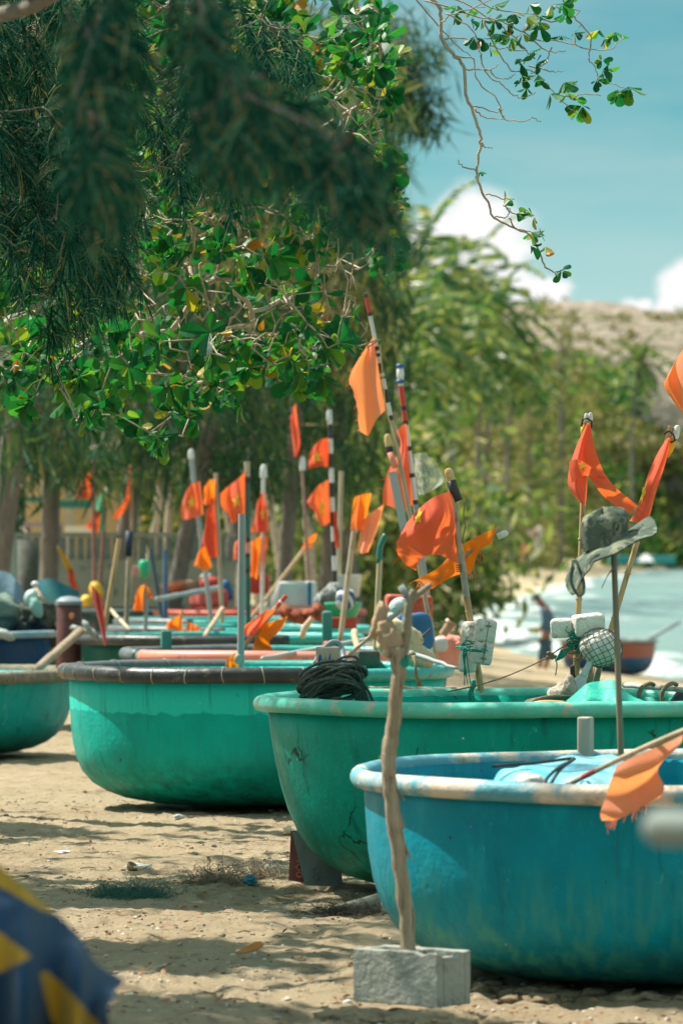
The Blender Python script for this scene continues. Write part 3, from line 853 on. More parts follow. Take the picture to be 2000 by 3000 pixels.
def build_leafy_tree():
    t = thing('broadleaf_tree', 'broad-leaved tree with tangled pale twigs whose canopy overhangs the boats from the left', 'tree', (-3.3, 29.0, 0.0))
    sk = Skel([(-3.3, 29, -0.1), (-3.25, 28.9, 0.9), (-3.05, 28.7, 1.9), (-2.8, 28.4, 2.9), (-2.4, 27.8, 3.7), (-1.8, 27.2, 4.4), (-1.0, 26.6, 4.9)], [0.17, 0.15, 0.13, 0.11, 0.09, 0.07, 0.05])
    lv = MB()
    # main limbs
    for (px, py, d) in [(350, -150, 26), (700, 60, 26), (980, 120, 25.5), (450, 420, 25.5), (700, 520, 26.5), (900, 600, 25.5), (1040, 330, 25), (560, 780, 26), (250, 980, 26), (820, 880, 26.5), (60, 930, 25.5), (420, 1120, 26), (640, 1040, 26.5)]:
        sk.grow(P(px, py, d), 0.13, 0.75, 0.012, segs=7)
    poly = [(420, -300), (1080, -300), (1130, 60), (1155, 260), (1110, 380), (1140, 560), (1165, 700), (1175, 860), (1150, 985), (1040, 1080), (930, 1120), (760, 1130), (640, 1180), (590, 1240), (520, 1330), (440, 1310), (360, 1230), (230, 1270), (110, 1180), (-300, 1180), (-300, 760), (260, 760), (340, 420)]
    tg = []
    while len(tg) < 520:
        x, y = rnd.uniform(-300, 1180), rnd.uniform(-300, 1330)
        if not inpoly(x, y, poly): continue
        if y > 1130 and rnd.random() < 0.3: continue
        tg.append((x, y, rnd.uniform(23.6, 28.6)))
    # crown outside the picture, for the shade it throws
    for _ in range(70):
        tg.append((rnd.uniform(-1900, -250), rnd.uniform(-1300, 600), rnd.uniform(23, 30)))
    tg = [a for a in tg if not (a[0] < -150 and shades(P(*a), 0.45)) and not (1005 < a[0] < 1160 and 780 < a[1] < 1060)]
    tg.sort(key=lambda a: (P(*a) - Vector((-1.8, 27.2, 4.4))).length)
    for (x, y, d) in tg:
        e, dr = sk.grow(P(x, y, d), 0.16)
        for k in range(rnd.choice((2, 2, 3))):
            q = e + rv(0.05) * (k > 0)
            rosette(lv, q, dr + Vector((0, 0, 0.1)) + rv(0.4), rnd.randint(5, 8), rnd.uniform(0.06, 0.145))
    # bare tangled twigs, no leaves
    for _ in range(190):
        while True:
            x, y = rnd.uniform(350, 1150), rnd.uniform(-50, 1080)
            if inpoly(x, y, poly): break
        sk.grow(P(x, y, rnd.uniform(23.4, 27)), 0.28, 0.6, 0.0035)
    # the long twigs hanging out to the right against the sky, drawn after the photograph
    D = 23.6
    def hang(pts, r0, r1, dz=0.0):
        ps = [P(*C2(*p), D + dz) for p in pts]
        sp = catmull(ps, max(8, len(ps) * 4))
        n = len(sp)
        sk.mb.tube([v + rv(0.003) for v in sp], [r0 + (r1 - r0) * i / (n - 1) for i in range(n)], 6)
    hang([(-700, -420), (-300, -260), (120, -180), (420, 0), (455, 100), (460, 180), (520, 260), (565, 320), (570, 430), (600, 500), (625, 590), (640, 660), (628, 720), (620, 790), (640, 870), (670, 930), (700, 1000), (780, 1040), (870, 1090), (915, 1175), (925, 1215), (960, 1245), (985, 1260), (1012, 1240)], 0.0105, 0.0032)
    tw = [[(520, 260), (600, 270), (610, 330), (640, 390), (710, 450), (750, 545), (840, 555), (890, 540), (910, 565)],
          [(565, 320), (680, 320), (720, 290)], [(680, 320), (700, 350), (760, 360), (800, 340)],
          [(600, 490), (650, 500), (710, 515), (745, 500)], [(610, 495), (640, 530), (690, 545), (750, 548)],
          [(640, 255), (650, 310), (690, 360), (740, 390), (780, 430), (830, 450), (890, 425)],
          [(380, 0), (560, 60), (700, 90), (800, 130), (880, 180), (1000, 190), (1130, 225), (1220, 230), (1270, 190), (1300, 165)],
          [(1000, -30), (1050, 60), (1100, 110), (1150, 170), (1140, 220), (1135, 270), (1165, 310), (1180, 370), (1250, 390), (1290, 400)],
          [(650, 90), (700, 200), (740, 280), (800, 330), (860, 320), (930, 370), (980, 440), (1040, 490), (1080, 520)],
          [(980, 430), (1060, 450), (1100, 430), (1190, 440)], [(870, 180), (940, 230), (1030, 235)], [(960, 220), (940, 280), (870, 340)],
          [(660, 890), (740, 910), (785, 915)], [(700, 990), (740, 1000), (770, 980), (760, 950)], [(620, 790), (550, 760), (533, 735)],
          [(640, 655), (660, 675), (690, 678)], [(770, 1000), (800, 1050), (850, 1060), (905, 1080)], [(740, 945), (800, 985), (885, 990)],
          [(455, 100), (520, 60), (640, 20), (760, -40)], [(460, 180), (560, 175), (690, 215), (860, 235)], [(480, 60), (600, 140), (640, 255)],
          [(860, 300), (960, 330), (1020, 325)], [(300, -60), (420, 90), (500, 180), (600, 260)], [(880, 60), (960, 100), (1090, 60), (1010, 20)],
          [(420, -60), (640, 60), (790, 170), (860, 250)], [(560, -40), (700, 40), (900, 70)], [(720, 500), (745, 540)]]
    for p in tw: hang(p, 0.0042, 0.0022, rnd.uniform(-0.15, 0.15))
    for (cx, cy, n, L) in [(530, 20, 3, 45), (520, 60, 2, 40), (590, 90, 3, 50), (640, 90, 3, 45), (700, 90, 4, 55), (610, 170, 4, 55), (640, 175, 4, 50), (680, 220, 3, 45), (780, 170, 4, 60),
                           (830, 150, 4, 60), (905, 120, 2, 62), (910, 70, 3, 50), (1010, 160, 3, 45), (1065, 150, 4, 50), (1185, 135, 2, 50), (1255, 143, 3, 55), (1205, 175, 3, 35), (1195, 275, 3, 48), (1195, 320, 4, 58), (1170, 365, 3, 40),
                           (1315, 395, 5, 70), (1265, 410, 2, 60), (860, 235, 3, 50), (820, 285, 4, 60), (890, 290, 3, 55), (900, 345, 3, 60), (830, 350, 2, 60), (850, 400, 3, 45), (955, 430, 4, 60),
                           (1020, 375, 4, 55), (1035, 425, 3, 45), (1105, 485, 5, 60), (1080, 520, 3, 30), (745, 945, 3, 45), (800, 980, 2, 50), (885, 990, 3, 50), (870, 1065, 4, 52), (910, 1080, 2, 30),
                           (865, 1125, 2, 60), (935, 1130, 2, 52), (1010, 20, 4, 60), (1030, 60, 3, 50), (640, 785, 2, 30), (1012, 1240, 3, 45), (960, 20, 4, 55), (760, 110, 4, 55), (730, 150, 4, 50), (800, 60, 4, 50), (700, 20, 3, 50), (860, 20, 4, 50), (600, 30, 3, 45), (890, 100, 3, 50)]:
        p = P(*C2(cx, cy), D + rnd.uniform(-0.1, 0.1))
        rosette(lv, p, Vector((0.4, 0.1, -0.6)) + rv(0.4), n + 2, L / 1.568 * D / F * 1.28, 0.8)
    # leaf groups on the right edge of the crown, close and sharp
    for (px, py, n) in [(1100, 130, 6), (1080, 200, 7), (1040, 60, 6), (1120, 290, 8), (1090, 320, 7), (1110, 460, 7), (1095, 520, 6), (1120, 500, 5), (1125, 690, 5), (1155, 760, 5), (1060, 540, 6), (1020, 150, 7),
                        (1050, 420, 7), (1080, 640, 5), (1030, 250, 6), (30, 1090, 8), (160, 1050, 9), (270, 1010, 8), (380, 1060, 8), (100, 980, 9), (60, 1020, 8), (230, 1100, 8), (330, 960, 8), (520, 1120, 7), (560, 1080, 7), (480, 1000, 7), (240, 1240, 7), (300, 1180, 7), (480, 1290, 6), (560, 1210, 5)]:
        e, dr = sk.grow(P(px, py, rnd.uniform(23.4, 24.6)), 0.14)
        for k in range(2):
            rosette(lv, e + rv(0.03), dr + Vector((0.3, -0.2, -0.1)) + rv(0.3), n, rnd.uniform(0.085, 0.12))
    sk.mb.build('trunk', M_bark_pale, t)
    lv.build('crown', M_broad, t, smooth=False)

def build_near_casuarina():
    t = thing('casuarina_tree', 'casuarina with long drooping grey-green needles filling the top left corner, nearest the camera', 'tree', (-3.9, 17.5, 0))
    sk = Skel([(-3.9, 17.5, -0.1), (-3.85, 17.5, 1.4), (-3.7, 17.4, 2.8), (-3.45, 17.3, 4.2), (-3.1, 17.2, 5.6), (-2.7, 17.1, 7.0)], [0.20, 0.18, 0.16, 0.14, 0.11, 0.08])
    nd = MB()
    for v in [P(-250, -500, 21.5), P(150, -300, 21.0), P(420, -330, 11.0), P(950, -420, 11.0), P(-600, -900, 14), P(-900, -600, 19), P(-1500, -1300, 17)]:
        sk.grow(v, 0.08, 0.30, 0.009, segs=7)
    # sharp sprays at the left edge
    poly = [(-350, -250), (360, -250), (330, 120), (250, 260), (215, 420), (330, 560), (370, 700), (330, 800), (300, 830), (180, 660), (120, 760), (-350, 760)]
    tg = []
    while len(tg) < 270:
        x, y = rnd.uniform(-350, 380), rnd.uniform(-250, 830)
        if inpoly(x, y, poly): tg.append((x, y, rnd.uniform(20.2, 22.8)))
    # upper twigs seen lighter, near the leafy crown
    for (x, y) in [(700, 90), (760, 130), (820, 170), (860, 190), (560, 250), (520, 330), (470, 380), (600, 420), (540, 500), (640, 520), (250, 480), (300, 540), (330, 620), (240, 700), (300, 760), (160, 880), (200, 820)]:
        for _ in range(3): tg.append((x + rnd.gauss(0, 30), y - 60 + rnd.gauss(0, 30), rnd.uniform(20.5, 22.5)))
    tg.sort(key=lambda a: (P(*a) - Vector((-3.1, 17.2, 5.6))).length)
    for (x, y, d) in tg:
        e, dr = sk.grow(P(x, y, d), 0.10, 0.6, 0.003)
        for _ in range(2):
            tail(nd, e + rv(0.02), Vector((0.35, -0.1, -0.75)) + rv(0.35), rnd.uniform(0.16, 0.34), 46, rnd.uniform(0.12, 0.20))
    # near sprays, out of focus
    pts = []
    for (x, y, n, sx, sy) in [(260, 120, 17, 45, 110), (270, 310, 15, 34, 110), (290, 450, 6, 30, 70), (600, 70, 15, 32, 90), (650, 220, 14, 38, 80), (745, 310, 12, 60, 32), (860, 370, 13, 80, 30), (980, 440, 9, 70, 30), (1050, 540, 6, 28, 50), (610, 370, 6, 30, 70), (420, -70, 4, 200, 30)]:
        for _ in range(n): pts.append((x + rnd.gauss(0, sx * 0.6), y + rnd.gauss(0, sy * 0.6), rnd.uniform(10.4, 12.6)))
    pts.sort(key=lambda a: a[1])
    for (x, y, d) in pts:
        e, dr = sk.grow(P(x, y, d), 0.12, 0.6, 0.003)
        for _ in range(2):
            tail(nd, e + rv(0.02), Vector((0.3, -0.1, -0.6)) + rv(0.4), rnd.uniform(0.10, 0.20), 34, rnd.uniform(0.07, 0.12), 0.0030)
    # crown beyond the frame: clumps with gaps that dapple the sand
    for _ in range(46):
        h = rnd.uniform(4.2, 8.2)
        c = Vector((rnd.uniform(-4.6, -1.3), rnd.uniform(13.5, 24.5), h))
        if shades(c): continue
        if abs((c.x) * F / c.y) < 1050 and (CH - c.z) * F / c.y + HZ > -60: continue
        for _ in range(8):
            e, dr = sk.grow(c + rv(0.30), 0.1, 0.6, 0.004)
            tail(nd, e, Vector((0.2, 0, -0.7)) + rv(0.5), 0.40, 22, 0.26, 0.012)
    # unseen clumps added to the crown to shade the sand and striped fabric
    for (n_, xa, xb, ya, yb) in [(14, -4.6, -2.7, 10.2, 12.4), (20, -4.9, -3.2, 22.6, 24.6), (11, -4.4, -3.1, 19.5, 20.5), (9, -3.9, -2.6, 17.4, 18.3), (9, -5.2, -4.2, 27.2, 29.0)]:
        for _ in range(n_):
            c = Vector((rnd.uniform(xa, xb), rnd.uniform(ya, yb), rnd.uniform(4.6, 5.4)))
            if shades(c, 0.4): continue
            for _ in range(10):
                e, dr = sk.grow(c + rv(0.24), 0.1, 0.6, 0.004)
                tail(nd, e, Vector((0.2, 0, -0.7)) + rv(0.5), 0.40, 24, 0.26, 0.030)
    for _ in range(40):  # unseen clumps added overhead to keep the near sprays dark
        c = Vector((rnd.uniform(-3.8, -1.3), rnd.uniform(10.8, 14.8), rnd.uniform(4.4, 6.8)))
        for _ in range(9):
            e, dr = sk.grow(c + rv(0.30), 0.1, 0.6, 0.004)
            tail(nd, e, Vector((0.2, 0, -0.7)) + rv(0.5), 0.42, 22, 0.28, 0.014)
    sk.mb.build('trunk', M_bark_grey, t)
    nd.build('crown', M_needle, t, smooth=False)

def leaf_cloud(mb, c, size, n, L, w, clumps=14, droop=0.3, tight=0.34):
    c = Vector(c)
    cs = []
    for _ in range(clumps):
        v = unit(rv(1)) * rnd.uniform(0.25, 1.0) ** 0.5
        cs.append((c + Vector((v.x * size[0] / 2, v.y * size[1] / 2, v.z * size[2] / 2)), rnd.uniform(0.6, 1.2)))
    k = min(size) * tight
    for i in range(n):
        q, s = cs[i % clumps]
        p = q + Vector((rnd.gauss(0, k * s * 0.6), rnd.gauss(0, k * s * 0.6), rnd.gauss(0, k * s * 0.42)))
        d = unit(rv(1) + Vector((0, 0, -droop)))
        quadleaf(mb, p, d, L * rnd.uniform(0.6, 1.3), w * rnd.uniform(0.7, 1.3))

def simple_tree(name, label, cat, px, d, lean, r, trunk_top, crowns, mat, group, z0=None, bark=None, limbs=True, reach=None):
    """trunk_top: height; crowns: list of (dx, dy, z, size, n, L, w)"""
    X = (px - 1000) * d / F
    z0 = ground(X, d) - 0.1 if z0 is None else z0
    t = thing(name, label, cat, (X, d, z0), group)
    base = Vector((X, d, z0)); top = base + Vector((lean, 0, trunk_top))
    sk = Skel([base.lerp(top, u) + Vector((0.05 * math.sin(5 * u + px), 0.04 * math.cos(4 * u), 0)) for u in (0, .06, .2, .4, .6, .8, 1.0)], [r * 1.25, r, r * 0.9, r * .8, r * .72, r * .6, r * .45])
    lv = MB()
    for (dx, dy, z, size, n, L, w, cl, dr, *mi) in crowns:
        b0 = len(lv.v); f0 = len(lv.f)
        if reach is not None and not (mi and mi[0] == 2) and dx > reach: dx = reach - abs(dx - reach) * 0.4
        lv.cur = mi[0] if mi else 0
        c = base + Vector((dx, dy, z))
        if limbs: sk.grow(c, 0.1, 0.7, r * 0.12, segs=6)
        leaf_cloud(lv, c, size, n, L, w, cl, dr)
        if reach is not None and not (mi and mi[0] == 2):     # pruned by the wind on the sea side
            lim = X + reach + 0.25
            keep = [i for i in range(f0, len(lv.f)) if lv.v[lv.f[i][2]][0] < lim + rnd.uniform(-.3, .3)]
            lv.f[f0:] = [lv.f[i] for i in keep]; lv.m[f0:] = [lv.m[i] for i in keep]
    sk.mb.build('trunk', bark or M_bark_grey, t)
    lv.build('crown', mat, t, smooth=False)
    return t

def palm(label, px, d, ytop, fr, n=20, lean=0.6, group='coconut palms beyond the beach', z0=None):
    n = int(n * 0.68)
    X = (px - 1000) * d / F
    z0 = ground(X, d) if z0 is None else z0
    top = P(px, ytop, d); top.x += lean
    t = thing('palm_tree', label, 'palm', (X, d, z0), group)
    tr = MB(); base = Vector((X, d, z0 - 0.3))
    path = [base.lerp(top, u) + Vector((math.sin(u * 3.1) * -0.5, 0, 0)) for u in np.linspace(0, 1, 9)]
    tr.tube(path, [0.26, 0.20, 0.17, 0.16, 0.15, 0.14, 0.14, 0.13, 0.12], 8)
    tr.build('trunk', M_bark_grey, t)
    lf = MB()
    for i in range(n):
        a = i * 2.39996 + rnd.uniform(-.2, .2)
        el = R(78) - R(112) * ((i + 0.5) / n)
        d0 = Vector((math.cos(a) * math.cos(el), math.sin(a) * math.cos(el), math.sin(el)))
        L = fr * rnd.uniform(0.85, 1.1); q = Vector(path[-1]); st = L / 12; dd = Vector(d0)
        ps = [Vector(q)]
        for k in range(12):
            dd = unit(dd + Vector((0, 0, -0.085 - 0.010 * k))); q = q + dd * st; ps.append(Vector(q))
        lf.tube(ps, [0.045 * (1 - k / 14) for k in range(13)], 4, cap=False)
        for k in range(2, 46):
            u = k / 46 * 12; j = int(u); p = ps[j].lerp(ps[min(j + 1, 12)], u - j); td = unit(ps[min(j + 1, 12)] - ps[j])
            side = unit(td.cross(Vector((0, 0, 1)))) if abs(td.z) < 0.98 else Vector((1, 0, 0))
            ll = fr * 0.20 * math.sin(math.pi * min(0.97, 0.12 + 0.86 * k / 46)) + 0.1
            for sg in (-1, 1):
                ld = unit(side * sg + td * 0.6 + Vector((0, 0, -0.22)) + rv(0.07))
                quadleaf(lf, p, ld, ll, 0.19)
    lf.build('crown', M_palm, t, smooth=False)

def build_background_trees():
    # tall casuarinas behind the boats: bare leaning trunks, dark hanging foliage
    g = 'casuarina trunks behind the boats'
    specs = [(-40, 57, 1.0, 0.18, 8.5, 'thick grey trunk leaning right at the left edge above the wall'),
             (120, 62, 0.35, 0.13, 8.5, 'casuarina with slim grey trunk beside the green awning'),
             (330, 66, 1.1, 0.15, 9.0, 'casuarina with trunk leaning right, behind the bent red ribbon flag'),
             (470, 60, 1.5, 0.12, 8.5, 'slim leaning casuarina trunk left of the cluster of starred flags'),
             (620, 72, 1.9, 0.13, 9.5, 'casuarina leaning right behind the flag on the dark green pole'),
             (800, 68, 0.9, 0.12, 9.0, 'dark casuarina trunk between the starred flags and the striped pole'),
             (930, 76, 0.7, 0.13, 9.5, 'rightmost dark casuarina trunk, behind the black and white striped pole')]
    for i, (px, d, lean, r, h, lab) in enumerate(specs):
        cr = []
        for k in range(9):
            z = rnd.uniform(3.6, 8.8)
            cr.append((lean * z / h + rnd.gauss(-1.0 if i == 6 else 0, 0.6 if i == 6 else 0.9), rnd.gauss(0, 1.2), z, (1.7, 1.7, 1.9), 300, 0.55, 0.035, 10, 1.6))
        for k in range(3):
            cr.append((lean * 0.4 + rnd.gauss(0, 0.5), rnd.gauss(0, 0.6), rnd.uniform(2.9, 3.5), (1.2, 1.2, 1.0), 150, 0.5, 0.03, 6, 2.2))
        if i >= 3:
            for k in range(10):
                cr.append((lean * 0.7 - (1.5 if i == 6 else 0.3) + rnd.gauss(0, 0.7), rnd.gauss(0, 1.2), rnd.uniform(4.8, 9.2), (1.5, 1.6, 1.5), 220, 0.5, 0.045, 8, 1.2, 1))
        if i == 6:
            for (x, y, sz) in [(1120, 190, 1.2), (1150, 110, 1.2), (1185, 250, 0.9), (1215, 310, 0.7), (1090, 60, 1.4), (1195, 170, 0.9)]:
                q = P(x, y, d) - Vector(((px - 1000) * d / F, d, ground((px - 1000) * d / F, d) - 0.1))
                cr.append((q.x, 0.3, q.z, (sz, sz, sz), 260, 0.5, 0.03, 9, 1.6, 2))
        simple_tree('casuarina_tree', lab, 'tree', px, d, lean, r, h, cr, [M_needle_far, M_tan_needle, M_needle_far], g, bark=M_bark_grey, reach=((1140 - px) * d / F if i >= 3 else None))
    for i in range(9):
        px = 400 + i * 66 + rnd.uniform(-22, 22); d = rnd.uniform(74, 90); h = rnd.uniform(6, 8)
        lean = rnd.uniform(0.2, 1.1) if px < 700 else rnd.uniform(-0.9, -0.1)
        cr = [(lean + rnd.gauss(0, .5), rnd.gauss(0, .6), h - k * 0.9, (1.4, 1.4, 1.3), 130, 0.5, 0.035, 6, 1.4) for k in range(3)]
        simple_tree('casuarina_tree', 'slim pale trunk in the row of trees far behind the starred flags', 'tree', px, d, lean, rnd.uniform(.07, .11), h, cr, M_needle_far, 'slim pale trunks behind the flags', bark=M_bark_pale)
    # row of dense trees behind them that closes the view
    g = 'dense trees behind the beach'
    labs = ['dark dense tree behind the wall at the far left', 'dense dark tree behind the green awning', 'dark tree behind the two starred flags left of centre', 'dark green tree behind the narrow upright red flag', 'olive tree behind the black and white striped pole', 'olive green tree behind the peach flag on the tallest pole', 'yellowish tree left of the palms, behind the white and blue lamp pole']
    for i, (px, d, zb, mat) in enumerate([(-150, 95, 5, M_needle_far), (160, 105, 6, M_needle_far), (430, 95, 6, M_olive), (680, 110, 7, M_olive), (880, 120, 7, M_olive), (1060, 135, 7, M_olive), (1150, 160, 9, M_olive)]):
        s = d / 100
        cr = []
        for k in range(13):
            z = rnd.uniform(1.6, 13.5 if px < 900 else (5.5 if px < 1100 else 4.0))
            cr.append((rnd.gauss(0, 0.8 * s), rnd.gauss(0, 1.2 * s), z, (2.8 * s, 3 * s, 2.6 * s), 330, 0.40 * s, 0.15 * s, 10, 0.8))
        simple_tree('bushy_tree', labs[i], 'tree', px, d, 0.3, 0.22, 9, cr, mat, g, bark=M_bark_grey, reach=((1130 - px) * d / F if px < 1000 else None))
    # palms
    pl = [('coconut palm whose single frond reaches out below the dark branches into the sky', 1050, 120, 400, 2.0, 9, 0.0),
          ('tall coconut palm with sunlit arching fronds just right of the leafy canopy', 1225, 262, 800, 6.2, 30, -0.3),
          ('coconut palm standing highest against the white cloud', 1340, 290, 850, 5.8, 28, 0.4),
          ('coconut palm with dark green crown at the right end of the palm group', 1410, 300, 930, 5.4, 26, 0.5),
          ('lower coconut palm with drooping yellowish fronds behind the peach flag', 1190, 240, 985, 6.2, 28, 0.2),
          ('coconut palm in the middle of the group with dry hanging fronds', 1330, 275, 1050, 5.6, 26, 0.3),
          ('small coconut palm with dark crown below the highest palm', 1440, 300, 1045, 4.6, 24, 0.2),
          ('coconut palm with sunlit fronds low behind the tall striped poles', 1150, 230, 1120, 4.6, 24, 0.2),
          ('coconut palm half hidden among the bushes right of the palm group', 1500, 330, 1110, 4.4, 22, 0.2),
          ('lone coconut palm standing on the slope at the right', 1862, 430, 1060, 4.2, 20, 0.2)]
    for lab, px, d, yt, fr, n, lean in pl:
        palm(lab, px, d, yt, fr, n, lean, z0=(-0.5 if d < 320 else 1.0))
    # tall thin casuarinas against the hill
    for i, (px, d, yt, lab) in enumerate([(1545, 420, 985, 'wispy tall casuarina against the pale hill, left of two'), (1640, 430, 950, 'wispy tall casuarina against the pale hill, right of two')]):
        zt = P(px, yt, d).z
        cr = [(rnd.gauss(0, 0.4), rnd.gauss(0, 1), z, (3.6 * (1.15 - z / zt), 3, 3.4), 130, 0.8, 0.14, 8, 0.5) for z in np.linspace(zt * 0.06, zt - 1, 14)]
        simple_tree('casuarina_tree', lab, 'tree', px, d, 0.1, 0.25, zt - 1, cr, M_scrub, 'wispy casuarinas against the hill', z0=0)
    # the wooded slope beyond the bay reads as one mass
    mbs = {0: MB(), 1: MB(), 2: MB()}
    top = [(1040, 1130), (1100, 1090), (1180, 1040), (1300, 1000), (1420, 1010), (1480, 1020), (1560, 1040), (1660, 1030), (1760, 1090), (1840, 1110), (1950, 1120), (2050, 1100), (2200, 1150)]
    mb = MB(); mb2 = MB()
    for i in range(520):
        px = rnd.uniform(1020, 2230)
        yt = float(np.interp(px, [a for a, _ in top], [b for _, b in top]))
        v = rnd.random() ** 0.85
        y = yt + (1630 - yt) * v
        d = 335 + (1 - v) * 330 + rnd.uniform(-30, 60)
        if px > 1480: d += (px - 1480) * 0.55
        X = (px - 1000) * d / F
        if shore_x(d) - X < 6: d += 150
        c = P(px, y, d)
        s = d / 380
        green = noise.noise(Vector((px * 0.006, y * 0.008, 3))) + rnd.gauss(0, 0.12)
        tgt = mb if green > 0.0 else mb2
        q_ = rnd.uniform(0.7, 1.35)
        leaf_cloud(tgt, c, (4.2 * s * q_, 5 * s * q_, 3.0 * s * q_), 150, 0.75 * s, 0.34 * s, 6, 0.3, 0.27)
    for i in range(230):
        d = rnd.uniform(620, 1130); u = rnd.uniform(0.012, 0.085); z = hill_z(u, d)
        if z < 4: continue
        s = rnd.uniform(0.35, 0.85)
        leaf_cloud(mb2 if rnd.random() < 0.92 or d > 850 else mb, (u * d, d, z + 0.8 * s), (4.5 * s, 4.5 * s, 2.6 * s), 26, 1.7 * s, 0.9 * s, 5, 0.2)
    tag(mb.build('wooded_slope', M_bushleaf, smooth=False), 'green bushes and trees covering the slope beyond the bay', 'woodland', kind='stuff')
    tag(mb2.build('dry_scrub', M_scrub, smooth=False), 'dry tan scrub mixed among the trees across the bay', 'scrub', kind='stuff')

# ---------------------------------------------------------------- flags and marker poles
M_flag = cloth('orange_red_cloth', (0.84, 0.185, 0.10), (0.72, 0.14, 0.07), 0.45, (0.95, 0.17, 0.03))
M_flag_deep = cloth('red_cloth', (0.70, 0.10, 0.055), (0.58, 0.075, 0.04), 0.40, (0.85, 0.11, 0.02))
M_flag_orange = cloth('orange_cloth', (0.86, 0.24, 0.04), (0.80, 0.20, 0.03), 0.5, (1.0, 0.27, 0.01))
M_flag_peach = cloth('faded_peach_cloth', (0.86, 0.36, 0.21), (0.80, 0.30, 0.16), 0.45, (0.95, 0.32, 0.09))
M_flag_maroon = cloth('dark_red_cloth', (0.40, 0.05, 0.03), (0.30, 0.04, 0.03), 0.3)
M_flag_green = cloth('pale_green_cloth', (0.12, 0.42, 0.24), (0.15, 0.48, 0.3), 0.4)
M_flag_yellow = cloth('yellow_cloth', (0.75, 0.42, 0.02), (0.7, 0.36, 0.02), 0.4)
M_star = plain('star_yellow', (0.88, 0.66, 0.06), rough=0.8, trans=0.3)
M_white = plain('white_plastic', (0.62, 0.63, 0.60), (0.50, 0.52, 0.50), rough=0.4, scale=8)
M_black = plain('black_tape', (0.02, 0.022, 0.022), (0.05, 0.05, 0.045), rough=0.5, scale=20)
M_redp = plain('red_tape', (0.55, 0.05, 0.03), (0.45, 0.05, 0.03), rough=0.45, scale=10)
M_lamp = plain('clear_lamp', (0.68, 0.70, 0.68), (0.5, 0.52, 0.5), rough=0.15, scale=30, spec=0.7)
M_amber = plain('amber_lamp', (0.50, 0.30, 0.10), (0.62, 0.45, 0.2), rough=0.25, scale=14, spec=0.6)
M_bluep = plain('blue_plastic', (0.015, 0.09, 0.22), (0.02, 0.13, 0.28), rough=0.45, scale=8)
M_yellowp = plain('yellow_plastic', (0.78, 0.52, 0.03), (0.7, 0.4, 0.03), rough=0.5, scale=8)
M_greyp = plain('grey_pvc', (0.22, 0.27, 0.28), (0.30, 0.34, 0.34), rough=0.5, scale=6, stretch=(1, 1, .2))
M_greenpole = plain('dark_green_pole', (0.02, 0.10, 0.07), (0.03, 0.14, 0.10), rough=0.5, scale=5)
M_wood = plain('driftwood', (0.36, 0.265, 0.17), (0.56, 0.45, 0.31), rough=0.9, scale=13, stretch=(1.6, 1.6, .12), c3=(0.11, 0.07, 0.04), bmp=1.0)
M_wood_tan = plain('tan_wood', (0.42, 0.30, 0.18), (0.50, 0.38, 0.24), rough=0.75, scale=6, stretch=(1, 1, .25), c3=(0.22, 0.14, 0.08), bmp=0.3)
M_foam = plain('white_foam', (0.86, 0.85, 0.79), (0.78, 0.76, 0.66), rough=0.9, scale=6, c3=(0.42, 0.34, 0.24), bmp=0.6, bscale=60, trans=0.2)
M_rope = plain('dark_green_rope', (0.075, 0.105, 0.09), (0.15, 0.185, 0.155), rough=0.9, scale=60, bmp=0.8, bscale=160)
M_twine = plain('green_twine', (0.01, 0.22, 0.16), (0.03, 0.30, 0.22), rough=0.8, scale=30)
M_cord = plain('brown_cord', (0.22, 0.16, 0.09), (0.30, 0.24, 0.15), rough=0.9, scale=50, bmp=0.6)
M_net = plain('pale_net', (0.42, 0.45, 0.40), (0.3, 0.33, 0.3), rough=0.8, scale=20)
M_thin_net = None
POLE_GROUP = 'flagged marker poles standing in the boats'

def see_through(name, c, alpha, scale=0, hole=0.5):
    """a fine mesh or film: part of it is open"""
    if name in MATS: return MATS[name]
    m, N, L, out = newmat(name)
    b = N.new('ShaderNodeBsdfPrincipled'); b.inputs['Base Color'].default_value = rgb(c); b.inputs['Roughness'].default_value = 0.6
    t = N.new('ShaderNodeBsdfTransparent')
    mx = N.new('ShaderNodeMixShader')
    if scale:
        f = noise_fac(N, L, scale, hole, hole + 0.15, detail=3)
        mm = N.new('ShaderNodeMath'); mm.operation = 'MULTIPLY_ADD'; mm.inputs[1].default_value = 0.3; mm.inputs[2].default_value = alpha - 0.15
        L.new(f, mm.inputs[0]); L.new(mm.outputs[0], mx.inputs['Fac'])
    else:
        mx.inputs['Fac'].default_value = alpha
    L.new(t.outputs[0], mx.inputs[1]); L.new(b.outputs[0], mx.inputs[2]); L.new(mx.outputs[0], out.inputs['Surface'])
    MATS[name] = m
    return m
M_film = see_through('clear_film', (0.6, 0.66, 0.64), 0.38, 30, 0.45)
M_netgreen = see_through('green_mesh_sheet', (0.01, 0.42, 0.31), 0.80, 90, 0.4)

def surf(cols, d, dcols=None, drow=None):
    """smooth sheet through pixel columns; dcols = depth offset of each column, metres"""
    m = max(len(c) for c in cols)
    cc = []
    for i, c in enumerate(cols):
        dd = d + (dcols[i] if dcols else 0)
        cc.append([P(x, y, dd + (drow[k] if drow else 0)) for k, (x, y) in enumerate(c)])
    def ev(nu, nv):
        rows = [catmull(c, nv) for c in cc]
        out = []
        for k in range(nv):
            out.append(catmull([r[k] for r in rows], nu))
        return out            # out[v][u]
    return ev

